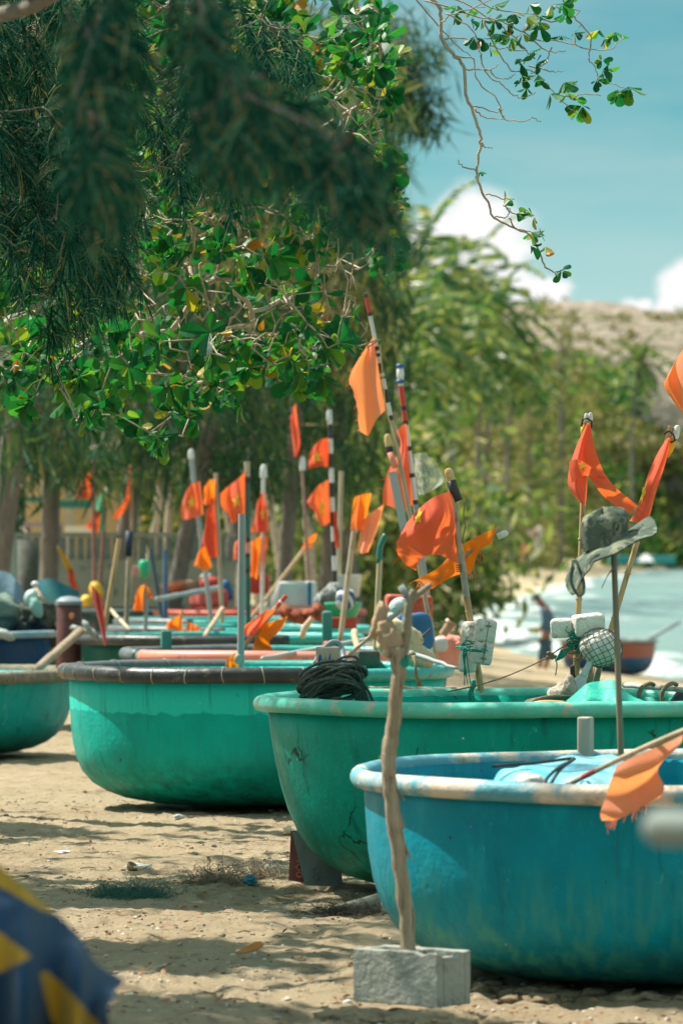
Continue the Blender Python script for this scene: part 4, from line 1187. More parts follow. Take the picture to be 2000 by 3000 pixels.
def flag(parent, cols, d, mat, dcols=None, drow=None, nu=22, nv=18, rip=0.012, freq=2.2, star=None, fray=0.0, seed=0, name='flag'):
    ev = surf(cols, d, dcols, drow)
    g = ev(nu, nv)
    rr = random.Random(seed)
    ph = rr.random() * 6
    for v in range(nv):
        for u in range(nu):
            a, b = u / (nu - 1), v / (nv - 1)
            w = rip * (0.25 + a) * (math.sin(freq * 6.28 * a + ph + 2.2 * b) + 0.6 * math.sin(freq * 3.1 * a - 4.4 * b + ph * 2) + 0.35 * math.sin(9 * b + 3 * a + ph))
            g[v][u] = g[v][u] + Vector((0.12 * w, w, 0.15 * w))
            if fray and u == nu - 1 and 0 < v < nv - 1:
                e = g[v][u] - g[v][u - 1]
                g[v][u] = g[v][u] + e * rr.uniform(-0.6, 1.0) * fray
    mb = MB(); mb.grid(g)
    if fray:
        for _ in range(int(26 * fray)):
            v = rr.randrange(1, nv); p = Vector(g[v][nu - 1]); e = unit(g[v][nu - 1] - g[v][nu - 3])
            q = [p, p + e * 0.02 + Vector((0, 0, rr.uniform(-.012, .008))), p + e * rr.uniform(0.025, 0.055) + Vector((0, 0, rr.uniform(-.03, .01)))]
            mb.tube(q, 0.0012, 3, cap=False)
    o = mb.build(name, mat, parent)
    if star:
        cu, cv, s, asp = star
        n = 26
        fine = ev(61, 61)
        G = np.array([[tuple(g[v][u]) for u in range(nu)] for v in range(nv)])
        def at(a, b):
            a = min(1, max(0, a)) * (nu - 1); b = min(1, max(0, b)) * (nv - 1)
            i, j = min(int(a), nu - 2), min(int(b), nv - 2); x, y = a - i, b - j
            p = G[j, i] * (1 - x) * (1 - y) + G[j, i + 1] * x * (1 - y) + G[j + 1, i] * (1 - x) * y + G[j + 1, i + 1] * x * y
            ux = Vector(G[j, i + 1] - G[j, i]); vx = Vector(G[j + 1, i] - G[j, i])
            return Vector(p), unit(ux.cross(vx))
        sb = MB()
        for side in (-1, 1):
            ring = []
            c, nn = at(cu, cv)
            vs = [c + nn * side * 0.0035]
            for k in range(10):
                r = s if k % 2 == 0 else s * 0.42
                an = -math.pi / 2 + k * math.pi / 5
                for w in (0, 0.5):
                    r2 = s if (k + 1) % 2 == 0 else s * 0.42; an2 = -math.pi / 2 + (k + 1) * math.pi / 5
                    xa = (1 - w) * r * math.cos(an) + w * r2 * math.cos(an2); ya = (1 - w) * r * math.sin(an) + w * r2 * math.sin(an2)
                    p, n_ = at(cu + xa * asp, cv + ya)
                    vs.append(p + n_ * side * 0.0035)
            m = len(vs) - 1
            sb.add(vs, [(0, 1 + i, 1 + (i + 1) % m) for i in range(m)])
        sb.build('star', M_star, o, smooth=False)
    return o

def seg_tube(mb, p0, p1, r, pattern, r1=None, segs=10, bend=None):
    """straight pole whose lengths take different materials: pattern = [(end fraction, material index)]"""
    a = 0.0; r1 = r if r1 is None else r1
    p0, p1 = Vector(p0), Vector(p1)
    def at(u):
        q = p0.lerp(p1, u)
        if bend is not None: q = q + bend * math.sin(math.pi * u)
        return q
    for e, mi in pattern:
        mb.cur = mi
        k = max(2, int((e - a) * 14) + 1)
        us = [a + (e - a) * i / k for i in range(k + 1)]
        mb.tube([at(u) for u in us], [r + (r1 - r) * u for u in us], segs)
        a = e
    mb.cur = 0

def pole(label, top, low, d, rpx, mats, pattern=None, group=POLE_GROUP, name='marker_pole', cat='flag pole', zb=0.07, nodes=True, bend=0.0, dt=0.0, taper=1.0):
    """pole seen from pixel top to pixel low, carried on down to the floor of its boat"""
    pt, pl = P(top[0], top[1], d + dt), P(low[0], low[1], d)
    dirv = pl - pt
    u = (zb - pt.z) / dirv.z
    base = pt + dirv * u
    t = thing(name, label, cat, base, group)
    mb = MB()
    r = W(rpx, d)
    bv = unit(dirv.cross(Vector((0, 1, 0)))) * bend if bend else None
    pattern = pattern or [(1.0, 0)]
    # pattern is given over the visible length; the rest keeps the last material
    pat = [(min(0.999, e / u), i) for e, i in pattern[:-1]] + [(1.0, pattern[-1][1])]
    seg_tube(mb, pt, base, r * taper, pat, r, bend=bv)
    if nodes:        # bamboo joints
        k = 0.0
        while k < 1:
            q = pt.lerp(base, k)
            if bv is not None: q = q + bv * math.sin(math.pi * k)
            mb.cur = 0
            mb.tube([q - unit(dirv) * 0.004, q, q + unit(dirv) * 0.004], [r * 1.02, r * 1.13, r * 1.02], 10)
            k += rnd.uniform(0.09, 0.14)
    mb.build('pole', mats, t, auto=50)
    return t

def lamp(parent, px, py, d, rpx, hpx, mat, axis=(0, 0, 1), base=None, name='lamp'):
    mb = MB(); r, h = W(rpx, d), W(hpx, d)
    mb.lathe([(r * 0.95, 0), (r, h * 0.08), (r, h * 0.5), (r * 0.92, h * 0.75), (r * 0.6, h * 0.94), (0, h)], P(px, py, d), 18, axis)
    o = mb.build(name, mat, parent, auto=40)
    if base:
        b = MB(); b.lathe([(r * 0.9, -h * 0.7), (r * 1.02, -h * 0.6), (r * 1.02, 0), (r * 0.8, 0.001)], P(px, py, d), 18, axis)
        b.build('lamp_base', base, parent, auto=40)
    return o

STR = lambda n, a=0, b=1: [((i + 1) / n, a if i % 2 else b) for i in range(n)]

def build_near_flags():
    # tallest pole, striped, with the peach flag and the little solar panel
    d = 31.0
    t = pole('tallest marker pole, red tip, black and white bands, faded peach flag and small solar panel', (1071, 862), (1225, 1690), d, 7.5, [M_bamboo_grey, M_white, M_black, M_redp, M_amber],
             [(.012, 2), (.065, 3), (.078, 2), (.185, 1), (.20, 2), (.21, 1), (.222, 2), (.245, 1), (.28, 2), (.292, 1), (.30, 2), (.338, 1), (.385, 2), (.43, 1), (.448, 2), (1, 0)], nodes=False, bend=0.02, taper=0.75)
    flag(t, [[(1096, 985), (1106, 1065), (1118, 1140), (1130, 1200)], [(1090, 990), (1085, 1080), (1092, 1180), (1100, 1232)], [(1082, 1005), (1060, 1080), (1068, 1190), (1078, 1276)], [(1074, 1015), (1024, 1105), (1045, 1180), (1053, 1262)]], d, M_flag_peach, [0, -0.05, 0.03, -0.04], fray=0.8, seed=1)
    lamp(t, 1139, 1308, d, 11, 38, M_amber, (-0.15, 0, 1), M_black)
    r = MB(); r.tube([P(1142, 1325, d - .02), P(1158, 1372, d - .02)], W(9, d), 10); r.build('float', M_pink_pipe, t)
    w = MB(); w.tube([P(1112, 1010, d - .02), P(1122, 1120, d - .03), P(1128, 1200, d - .03), P(1150, 1260, d - .03), P(1166, 1330, d - .03), P(1166, 1390, d - .03)], 0.004, 5); w.build('wire', plain('yellow_wire', (0.6, 0.42, 0.18), rough=0.5), t)
    ax = unit(P(1190, 1560, d) - P(1155, 1390, d))
    u = unit(ax.cross(Vector((0, 1, 0))))
    rot = Matrix((u, ax.cross(u), ax)).transposed()
    c = P(1168, 1475, d - 0.03); h = W(190, d)
    pb = MB(); pb.box(c, (W(24, d), 0.02, h), rot)
    so = pb.build('solar_panel', plain('panel_frame', (0.33, 0.37, 0.37), rough=0.5), t, smooth=False)
    g = MB()
    for i in range(16):
        for k in (-1, 1):
            g.box(c + rot @ Vector((k * W(5, d), -0.0125, -h / 2 + h * (i + .5) / 16)), (W(8.6, d), 0.005, h / 16 * .8), rot)
    g.build('cells', plain('panel_cell', (0.10, 0.13, 0.14), (0.16, 0.2, 0.2), rough=0.3, scale=60), so, smooth=False)

    # red and white pole with the square lamp and the torn red flag, clear bag behind
    d = 32.0
    t = pole('marker pole with white and blue cage lamp, torn red flag and a clear bag', (1168, 1085), (1250, 1740), d, 8, [M_white, M_redp, M_black, M_greyp],
             [(.07, 0), (.16, 1), (.18, 2), (.225, 1), (.245, 2), (.34, 0), (.36, 2), (.46, 0), (.48, 2), (.58, 0), (.60, 2), (1, 3)], nodes=False)
    lb = MB()
    for yy, mm in ((1072, 0), (1118, 0)):
        lb.lathe([(W(12, d), -0.012), (W(13, d), 0), (W(12, d), 0.012)], P(1172, yy, d), 14)
    lo = lb.build('lamp_ring', M_bluep, t)
    lc = MB(); lc.lathe([(W(10, d), 0), (W(11, d), W(20, d)), (W(10, d), W(42, d))], P(1172, 1117, d), 14); lc.build('lamp', M_lamp, t)
    flag(t, [[(1194, 1240), (1198, 1320), (1204, 1400), (1213, 1475)], [(1180, 1245), (1184, 1320), (1175, 1405), (1180, 1492)], [(1160, 1262), (1172, 1310), (1130, 1395), (1120, 1478)]], d, M_flag, [0, -0.06, 0.03], fray=0.3, seed=2)
    bg = MB()
    ev = surf([[(1212, 1330), (1216, 1400), (1225, 1450)], [(1240, 1325), (1245, 1400), (1245, 1448)], [(1262, 1340), (1280, 1400), (1258, 1440)], [(1272, 1345), (1300, 1400), (1285, 1425)]], d + 0.1, [0, -.12, .05, -.05])
    bg.grid(ev(14, 12)); bg.build('clear_bag', M_film, t)

    # bamboo with the amber lamp and the big billowing flag
    d = 23.3
    t = pole('bamboo marker pole with amber lamp and the largest billowing orange-red flag', (1322, 1432), (1422, 2062), d, 10, [M_bamboo_grey, M_bamboo, plain('wound_tape', (0.36, 0.37, 0.30), (0.26, 0.27, 0.2), rough=0.6, scale=40)],
             [(.05, 0), (.30, 0), (.42, 2), (.50, 2), (1, 1)], bend=-0.012)
    flag(t, [[(1320, 1440), (1330, 1515), (1339, 1590), (1344, 1652)], [(1294, 1446), (1305, 1512), (1310, 1572), (1302, 1632)], [(1264, 1460), (1266, 1530), (1268, 1590), (1258, 1625)], [(1224, 1492), (1212, 1560), (1217, 1612), (1227, 1642)], [(1192, 1530), (1160, 1600), (1182, 1645), (1220, 1670)]], d, M_flag,
         [0, -0.10, -0.16, -0.08, 0.03], [0, -0.06, 0.05, 0.12], rip=0.014, nu=34, nv=26, star=(0.70, 0.14, 0.14, 0.6), fray=0.35, seed=3)
    lamp(t, 1318, 1400, d, 13, 30, M_amber, (-0.25, 0, 1), M_amber)
    bb = MB(); bb.tube([P(1320, 1408, d), P(1328, 1435, d), P(1342, 1468, d)], [W(15, d), W(15, d), W(14, d)], 12); bb.build('lamp_base', M_black, t)
    sr = MB()
    for k in range(4):
        y = 1650 + k * 0 + rnd.uniform(-2, 2)
        c = P(1347, 1655 + 6 * k, d); sr.lathe([(W(11, d), -0.003), (W(12.5, d), 0), (W(11, d), 0.003)], c, 10, (-0.12, 0, 1))
    sr.build('binding', M_cord, t)
    sr = MB()
    sr.tube([P(1360, 1470, d - .02), P(1357, 1510, d - .02), P(1362, 1545, d - .02), P(1352, 1590, d - .02)], 0.003, 5)
    sr.build('string', M_cord, t)

    # pole leaning out of the turquoise boat with the torn orange flag
    d = 24.0
    t = pole('thin leaning pole with a lamp at its tip and a torn orange flag', (1462, 1543), (1225, 1745), d, 5.5, [M_bamboo_grey], zb=0.9, nodes=True)
    flag(t, [[(1452, 1546), (1448, 1562), (1440, 1592)], [(1410, 1565), (1410, 1587), (1402, 1616)], [(1365, 1588), (1372, 1625), (1378, 1678)], [(1322, 1622), (1328, 1652), (1338, 1684)], [(1275, 1668), (1282, 1688), (1290, 1710)], [(1210, 1703), (1238, 1706), (1266, 1724)]], d - 0.03, M_flag_orange, [0, -.04, .03, -.05, 0.02, -.05], rip=0.010, nu=32, nv=12, fray=0.5, seed=4)
    lamp(t, 1456, 1572, d, 10, 34, M_lamp, (0.85, 0, 0.35))
    th = MB()
    for (x, y) in [(1398, 1605), (1392, 1625), (1380, 1660), (1384, 1668), (1376, 1676), (1440, 1592), (1405, 1612)]:
        for _ in range(2):
            p = P(x, y, d - 0.05); th.tube([p, p + Vector((0.012, 0, -0.02)), p + Vector((rnd.uniform(.01, .03), 0, rnd.uniform(-.07, -.03)))], 0.0015, 3)
    th.build('thread', M_flag_peach, t)

    # two bamboo poles at the right with drooping flags
    d = 22.5
    t = pole('upright bamboo pole with clear lamp and the orange-red flag twisted round it', (1716, 1238), (1684, 2010), d, 9.5, [M_bamboo], taper=0.8)
    flag(t, [[(1718, 1240), (1690, 1300), (1668, 1365), (1664, 1425), (1700, 1474)], [(1721, 1240), (1702, 1300), (1690, 1370), (1690, 1430), (1707, 1480)], [(1725, 1240), (1716, 1300), (1717, 1370), (1718, 1430), (1713, 1484)]], d - 0.06, M_flag, [0.03, -0.06, 0.0], rip=0.008, nu=14, nv=26, seed=5)
    flag(t, [[(1716, 1242), (1728, 1244)], [(1712, 1300), (1739, 1303)], [(1704, 1362), (1764, 1376)], [(1726, 1402), (1790, 1416)], [(1772, 1460), (1838, 1457)], [(1846, 1505), (1864, 1480)]], d - 0.09, M_flag, [0, -.03, 0.02, -.04, 0.02, 0], rip=0.008, nu=30, nv=10, fray=0.3, seed=6)
    flag(t, [[(1665, 1352), (1668, 1385), (1674, 1416)], [(1692, 1346), (1696, 1372), (1702, 1396)], [(1728, 1366), (1724, 1380), (1720, 1394)], [(1776, 1402), (1764, 1404), (1750, 1408)]], d - 0.15, M_flag, [0.03, -.02, 0.0, 0.04], rip=0.004, nu=18, nv=8, star=(0.45, 0.30, 0.30, 0.5), seed=7)
    lamp(t, 1728, 1232, d, 7, 24, M_lamp); lamp(t, 1716, 1232, d, 6, 22, M_lamp)
    k = MB(); k.tube([P(1702, 1250, d - .03), P(1706, 1228, d - .04), P(1718, 1226, d - .06), P(1732, 1234, d - .05), P(1732, 1252, d - .03)], W(3, d), 6); k.build('cord', M_black, t)
    y = MB(); y.tube([P(1708, 1245, d), P(1703, 1278, d)], [W(8, d), W(4, d)], 8); y.build('lamp_base', M_yellowp, t)
    d = 22.8
    t = pole('leaning bamboo pole at the right with clear lamp and a flag hanging straight along it', (1964, 1252), (1742, 2000), d, 9, [M_bamboo], taper=0.85)
    flag(t, [[(1955, 1281), (1926, 1325), (1896, 1392), (1864, 1490), (1842, 1526)], [(1959, 1283), (1938, 1345), (1908, 1420), (1884, 1498), (1866, 1532)], [(1963, 1283), (1947, 1360), (1921, 1440), (1905, 1500), (1890, 1543)]], d - 0.05, M_flag, [0.02, -0.05, 0.02], rip=0.008, nu=14, nv=24, star=(0.15, 0.62, 0.10, 2.0), seed=8)
    lamp(t, 1974, 1284, d, 11, 40, M_lamp, (0.28, 0, 1))
    y = MB(); y.tube([P(1972, 1290, d), P(1962, 1318, d), P(1954, 1340, d)], [W(10, d), W(8, d), W(3, d)], 8); y.build('lamp_base', M_yellowp, t)
    k = MB(); k.tube([P(1944, 1270, d - .03), P(1958, 1262, d - .05), P(1970, 1272, d - .06), P(1976, 1290, d - .05), P(1964, 1296, d - .03)], W(3.2, d), 6); k.build('cord', M_black, t)
    # flag cut by the right edge
    d = 22.2
    t = pole('pole just beyond the right edge whose peach flag blows into the picture', (2080, 985), (2074, 2000), d, 9, [M_bamboo])
    flag(t, [[(2080, 1010), (2079, 1100), (2078, 1215)], [(2020, 1008), (2012, 1110), (2016, 1208)], [(1984, 1045), (1958, 1120), (1996, 1204)], [(1962, 1092), (1945, 1130), (1984, 1196)]], d, M_flag_peach, [0, -.08, .03, -.05], seed=9)
    # nearest flag, low at the right on a thin pole across the blue boat
    p0, p1 = P(1600, 2332, 17.35), P(2120, 2092, 15.9)
    t = thing('marker_pole', 'thin pole lying across the blue boat with a frayed peach flag hanging from it', 'flag pole', p0, POLE_GROUP)
    mb = MB(); seg_tube(mb, p0, p1, W(8, 17), [(.22, 0), (.30, 1), (.42, 0), (1, 0)], bend=Vector((0, 0, 0.012))); mb.build('pole', [M_bamboo_grey, M_redp], t, auto=50)
    flag(t, [[(1806, 2240), (1870, 2210), (1935, 2182), (2000, 2152)], [(1790, 2282), (1850, 2266), (1915, 2237), (1988, 2184)], [(1772, 2335), (1838, 2322), (1890, 2288), (1926, 2250)], [(1757, 2382), (1824, 2378), (1888, 2345), (1944, 2306)], [(1762, 2404), (1812, 2397), (1880, 2362), (1936, 2332)]], 16.42, M_flag_peach, [0, -.03, .02, -.03, 0], rip=0.006, nu=26, nv=26, fray=0.7, seed=10)

def build_far_flags():
    def mk(label, top, low, d, r, mats, flags, pat=None, lampspec=None, zb=0.1, g=POLE_GROUP):
        t = pole(label, top, low, d, r, mats, pat, group=g, nodes=False, zb=zb)
        for i, (cols, mat, star) in enumerate(flags):
            flag(t, cols, d - 0.03 - 0.02 * i, mat, [(-1) ** k * 0.05 for k in range(len(cols))], nu=16, nv=14, rip=0.02, star=star, seed=int(top[0]) + i)
        if lampspec: lamp(t, *lampspec)
        return t
    bw = STR(14, 1, 0)
    mk('black and white striped pole with two starred flags in the middle', (965, 1200), (984, 1800), 44, 7, [M_white, M_black], [
        ([[(962, 1282), (962, 1330), (960, 1368)], [(935, 1290), (930, 1335), (935, 1366)], [(912, 1318), (905, 1350), (904, 1374)]], M_flag_deep, (0.55, 0.55, 0.30, 0.8)),
        ([[(962, 1405), (964, 1470), (966, 1530)], [(930, 1425), (932, 1475), (940, 1540)], [(897, 1470), (905, 1485), (915, 1490)]], M_flag, (0.35, 0.6, 0.26, 0.7)),
        ([[(976, 1500), (978, 1560), (980, 1605)], [(986, 1498), (990, 1555), (994, 1606)]], M_flag_deep, None)], bw, (964, 1232, 44, 8, 32, M_lamp))
    mk('pole with white lamp under a narrow upright red flag', (882, 1335), (905, 1700), 47, 5, [plain('dull_pink_pole', (.34, .20, .17), (.26, .17, .14), rough=.7), M_white], [
        ([[(866, 1178), (872, 1240), (878, 1300), (868, 1336)], [(858, 1200), (860, 1250), (866, 1300), (864, 1338)], [(851, 1228), (853, 1260), (857, 1310), (862, 1338)]], M_flag, None)], None, (886, 1378, 47, 9, 42, M_lamp))
    mk('pole with pale blue lamp behind a red flag with large star, left of centre', (558, 1322), (612, 1760), 48, 7, [M_greyp, M_white], [
        ([[(586, 1410), (592, 1460), (596, 1508)], [(560, 1420), (562, 1470), (562, 1518)], [(545, 1440), (530, 1490), (534, 1524)]], M_flag, (0.5, 0.5, 0.24, 0.9))], None, (560, 1345, 48, 9, 30, M_lamp))
    mk('pale pole with a bright orange flag above a darker red one', (632, 1385), (650, 1790), 46, 6, [M_bamboo_grey], [
        ([[(638, 1405), (632, 1440), (628, 1470)], [(615, 1406), (610, 1440), (606, 1480)], [(600, 1425), (598, 1455), (596, 1475)]], M_flag_orange, None),
        ([[(626, 1450), (630, 1510), (634, 1560), (640, 1630)], [(612, 1480), (610, 1530), (606, 1570), (618, 1632)], [(604, 1500), (600, 1550), (588, 1602), (600, 1606)]], M_flag_deep, None),
        ([[(606, 1600), (616, 1640), (622, 1660)], [(592, 1604), (592, 1640), (602, 1672)], [(582, 1615), (570, 1650), (574, 1660)]], M_flag_orange, None)], None)
    mk('dark green pole with large starred red flag, left of the grey pipe', (724, 1352), (727, 1800), 45, 8, [M_greenpole, M_bamboo_grey, M_black], [
        ([[(722, 1378), (724, 1450), (726, 1515)], [(700, 1400), (698, 1460), (690, 1530)], [(668, 1425), (665, 1475), (682, 1532)], [(645, 1448), (650, 1490), (672, 1510)]], M_flag, (0.36, 0.52, 0.20, 0.8)),
        ([[(722, 1570), (724, 1600), (724, 1612)], [(704, 1575), (700, 1610), (690, 1640)], [(686, 1592), (684, 1615), (686, 1638)]], M_flag, None)], [(.1, 1), (.14, 2), (.5, 0), (.53, 2), (.6, 1), (.63, 2), (.7, 0), (.73, 2), (1, 0)])
    mk('pole of a red flag with yellow star hanging above two orange ribbons', (772, 1385), (768, 1770), 47, 6, [M_white, M_bamboo_grey], [
        ([[(776, 1430), (782, 1500), (784, 1558)], [(764, 1450), (762, 1510), (762, 1560)], [(752, 1475), (745, 1525), (736, 1556)]], M_flag_deep, (0.35, 0.5, 0.22, 0.8)),
        ([[(764, 1570), (758, 1640), (752, 1698)], [(748, 1580), (744, 1640), (742, 1690)], [(732, 1590), (735, 1640), (736, 1690)]], M_flag_orange, None),
        ([[(786, 1560), (782, 1610), (768, 1670)], [(776, 1575), (774, 1620), (764, 1676)]], M_flag, None)], None, (772, 1400, 47, 10, 40, M_lamp))
    mk('bamboo pole with an orange flag knotted and hanging in two tails', (1040, 1530), (1016, 1720), 37, 8, [M_bamboo_grey, M_white], [
        ([[(1088, 1445), (1076, 1500), (1062, 1560)], [(1062, 1448), (1052, 1500), (1048, 1550)], [(1040, 1455), (1032, 1490), (1028, 1552)]], M_flag_orange, None),
        ([[(1124, 1478), (1108, 1540), (1078, 1618)], [(1090, 1500), (1080, 1550), (1060, 1622)], [(1062, 1525), (1056, 1560), (1046, 1610)]], M_flag_peach, None)], None, (1040, 1560, 37, 8, 36, M_lamp))
    mk('dark pole with a triangular red flag in front of the green awning', (273, 1345), (278, 1770), 59.8, 6, [plain('rusty_pole', (0.22, 0.10, 0.08), (0.3, 0.16, 0.13), rough=0.7)], [
        ([[(268, 1368), (266, 1420), (264, 1460)], [(250, 1400), (245, 1430), (242, 1462)], [(232, 1430), (226, 1448), (222, 1460)]], M_flag_deep, None)], None, (272, 1362, 59.8, 6, 16, M_lamp))
    mk('pole with a pale green cloth hanging over a red and orange flag', (312, 1432), (290, 1780), 60.2, 5, [MATS['rusty_pole'], M_white], [
        ([[(300, 1445), (296, 1480), (290, 1500)], [(282, 1460), (274, 1490), (262, 1500)]], M_flag_green, None),
        ([[(310, 1480), (310, 1530), (308, 1556)], [(300, 1478), (296, 1530), (292, 1556)]], M_flag_green, None),
        ([[(292, 1495), (292, 1530), (286, 1560)], [(270, 1500), (262, 1530), (250, 1545)]], M_flag_deep, None)], None, (311, 1445, 60.2, 7, 16, M_lamp))
    mk('pole with a bent orange-red ribbon, right of the pale green cloth', (384, 1362), (392, 1780), 60.5, 5, [M_bamboo_grey], [
        ([[(386, 1362), (384, 1430), (378, 1470), (352, 1515), (338, 1522)], [(378, 1368), (374, 1430), (364, 1465), (340, 1500), (332, 1512)]], M_flag, None)], None)
    mk('short leaning stick with a yellow and red ribbon at the far left', (170, 1598), (238, 1740), 61, 4, [M_bamboo_grey], [
        ([[(178, 1602), (205, 1650), (216, 1672)], [(172, 1610), (190, 1660), (202, 1675)]], M_flag_yellow, None),
        ([[(214, 1665), (224, 1700), (236, 1728)], [(200, 1668), (202, 1705), (214, 1728)]], M_flag_deep, None)], None)
    mk('short grey stick with a folded bright orange flag near the left', (430, 1745), (427, 1830), 43.6, 6, [M_greyp], [
        ([[(424, 1712), (418, 1750), (420, 1790)], [(408, 1720), (404, 1755), (400, 1790)], [(398, 1745), (394, 1770), (390, 1788)]], M_flag_orange, None),
        ([[(426, 1712), (432, 1735), (434, 1752)], [(440, 1730), (446, 1745), (452, 1752)]], M_flag_orange, None)], None)
    mk('pair of short sticks with two orange flags bunched together', (535, 1790), (512, 1865), 42.2, 5, [M_wood_tan], [
        ([[(535, 1800), (534, 1830), (538, 1856)], [(510, 1810), (506, 1828), (520, 1848)], [(492, 1822), (486, 1835), (500, 1842)]], M_flag_orange, None),
        ([[(548, 1822), (544, 1845), (540, 1864)], [(568, 1828), (566, 1850), (562, 1868)], [(580, 1836), (588, 1850), (584, 1866)]], M_flag_orange, None)], None)
    mk('leaning stick with red lamp and two large crossed orange flags', (838, 1745), (705, 1905), 33.6, 7, [M_wood_tan, M_redp, M_lamp], [
        ([[(820, 1782), (800, 1800), (760, 1835)], [(780, 1790), (762, 1818), (735, 1860)], [(735, 1820), (722, 1838), (700, 1858)], [(705, 1845), (700, 1852), (690, 1860)]], M_flag, None),
        ([[(842, 1805), (832, 1830), (818, 1850)], [(800, 1820), (795, 1850), (790, 1880)], [(762, 1832), (762, 1870), (800, 1906)], [(748, 1880), (745, 1905), (822, 1908)]], M_flag_orange, None)], [(.10, 1), (.13, 2), (.2, 1), (1, 0)])
    mk('slanting tan stick with an orange bow knotted to its tip', (905, 1592), (810, 1715), 48, 6, [M_wood_tan], [
        ([[(906, 1570), (912, 1590), (918, 1610)], [(892, 1588), (900, 1598), (908, 1604)], [(884, 1604), (888, 1612), (896, 1612)]], M_flag_orange, None),
        ([[(928, 1560), (924, 1580), (914, 1592)], [(910, 1572), (906, 1586), (902, 1596)]], M_flag_orange, None)], None, zb=0.7)

def build_plain_poles():
    g = 'bare poles and sticks in the boats'
    # grey pipe in the turquoise boat, with a ball cap and a rag low on it
    d = 28.9
    t = pole('straight grey plastic pipe with a rag and ball tied low, in the turquoise boat', (709, 1505), (705, 1990), d, 10.5, [M_greyp], group=g, nodes=False, name='pipe', cat='pipe')
    flag(t, [[(690, 1912), (694, 1930), (700, 1950)], [(672, 1925), (678, 1945), (686, 1960)], [(660, 1940), (668, 1962), (684, 1985)]], d - 0.30, M_flag_orange, [0, -.03, 0], nu=10, nv=8, fray=1.0, seed=31, name='rag')
    bl = MB(); bl.blob(P(697, 1930, d - 0.33), (W(22, d), W(22, d), W(30, d))); bl.build('ball', plain('grey_ball', (0.33, 0.35, 0.3), (0.25, 0.24, 0.2), rough=0.6), t)
    pole('wooden stick topped with a bent dark green hose', (1112, 1640), (1103, 1830), 30.4, 8.5, [M_wood_tan], group=g, nodes=False, name='stick', cat='stick')
    h = bpy.data.objects[-1] if False else None
    t = [o for o in COL.objects if o.get('label') == 'wooden stick topped with a bent dark green hose'][0]
    hb = MB(); hb.tube(catmull([P(1110, 1648, 30.4), P(1112, 1610, 30.4), P(1120, 1585, 30.4), P(1130, 1566, 30.4)], 10), W(9, 30.4), 10); hb.build('hose', plain('green_hose', (0.015, 0.12, 0.09), (0.03, 0.17, 0.13), rough=0.45), t)
    pole('light bamboo stick leaning right behind the dark red cloth', (350, 1578), (308, 1832), 41.0, 7.5, [M_bamboo], group=g, nodes=False, name='stick', cat='stick')
    t = pole('brown stick with a thick dark blue grip at its top', (378, 1625), (371, 1825), 44.5, 7, [M_wood], group=g, nodes=False, name='stick', cat='stick')
    gb = MB(); gb.tube([P(380, 1556, 44.5), P(376, 1630, 44.5)], [W(12, 44.5), W(10, 44.5)], 10); gb.build('grip', plain('navy_grip', (0.01, 0.03, 0.05), rough=0.6), t)
    pole('upright slate blue pipe behind the folded orange flag', (485, 1612), (485, 1760), 50, 7.5, [plain('slate_pipe', (0.07, 0.12, 0.20), (0.10, 0.16, 0.25), rough=0.6)], group=g, nodes=False, name='pipe', cat='pipe')
    pole('thin slate stick leaning beside the slate blue pipe', (442, 1610), (468, 1770), 50.4, 6, [plain('dark_slate', (0.04, 0.08, 0.1), (0.06, 0.1, 0.13), rough=0.6)], group=g, nodes=False, name='stick', cat='stick')
    pole('pale bamboo pole behind the starred flags right of the striped pole', (1000, 1380), (990, 1740), 46, 7, [M_bamboo_grey], group=g, nodes=False, name='stick', cat='stick')
    def lying(name, label, a, b, d0, d1, r, mat, cat='stick', r2=None):
        pa, pb = P(a[0], a[1], d0), P(b[0], b[1], d1)
        mb = MB(); n = 10
        mb.tube([pa.lerp(pb, i / n) + rv(0.002) for i in range(n + 1)], [W(r, d0) + (W(r2 or r, d1) - W(r, d0)) * i / n for i in range(n + 1)], 10)
        return tag(mb.build(name, mat), label, cat, g)
    lying('wooden_beam', 'worn beam leaning from the rope wound rim up to the dark red cloth', (105, 1965), (235, 1850), 36.0, 39.0, 13, M_wood, 'beam')
    lying('stick', 'stick leaning left out of the dark boat past the yellow buoys', (318, 1778), (382, 1848), 41.5, 40.5, 6, M_bamboo_grey)
    lying('stick', 'grey stick leaning over the piled nets at far left', (105, 1725), (170, 1835), 43.2, 42.4, 7, M_wood)
    lying('stick', 'pale wooden stick slanting between the paired flags and the grey pipe', (598, 1868), (652, 1782), 40.6, 42.4, 6.5, M_wood_tan)
    lying('pipe', 'long pale grey pipe slanting left behind the red box', (460, 1756), (640, 1722), 47, 52, 8, M_greyp, 'pipe')
    lying('oar', 'pale grey shaft lying across the pink rimmed boat', (770, 1930), (1115, 1866), 32.5, 34.5, 7.5, plain('pale_shaft', (0.45, 0.46, 0.42), (0.36, 0.37, 0.33), rough=0.6), 'oar')
    lying('pipe', 'thin worn pipe sloping down beside the cream bag', (1204, 1914), (1338, 1958), 28.8, 28.3, 8, M_greyp, 'pipe', 5)
    lying('stick', 'straight brown rod lying level behind the green rim', (1080, 2016), (1335, 2018), 26.5, 26.5, 5.5, M_wood, 'rod')
    lying('oar', 'white shaft with rope loops at the right edge of the green boat', (1826, 2006), (2120, 2030), 23.0, 22.0, 8, plain('white_shaft', (0.68, 0.68, 0.66), (0.5, 0.4, 0.33), rough=0.5), 'oar')
    lying('stick', 'short tan stave leaning in the pink rimmed boat', (1050, 1912), (1036, 1850), 33.3, 33.6, 10, M_wood_tan, 'stave')
    lying('stick', 'wooden lever across the brown box', (1058, 1948), (1106, 1890), 30.6, 30.9, 5, M_wood, 'stave')
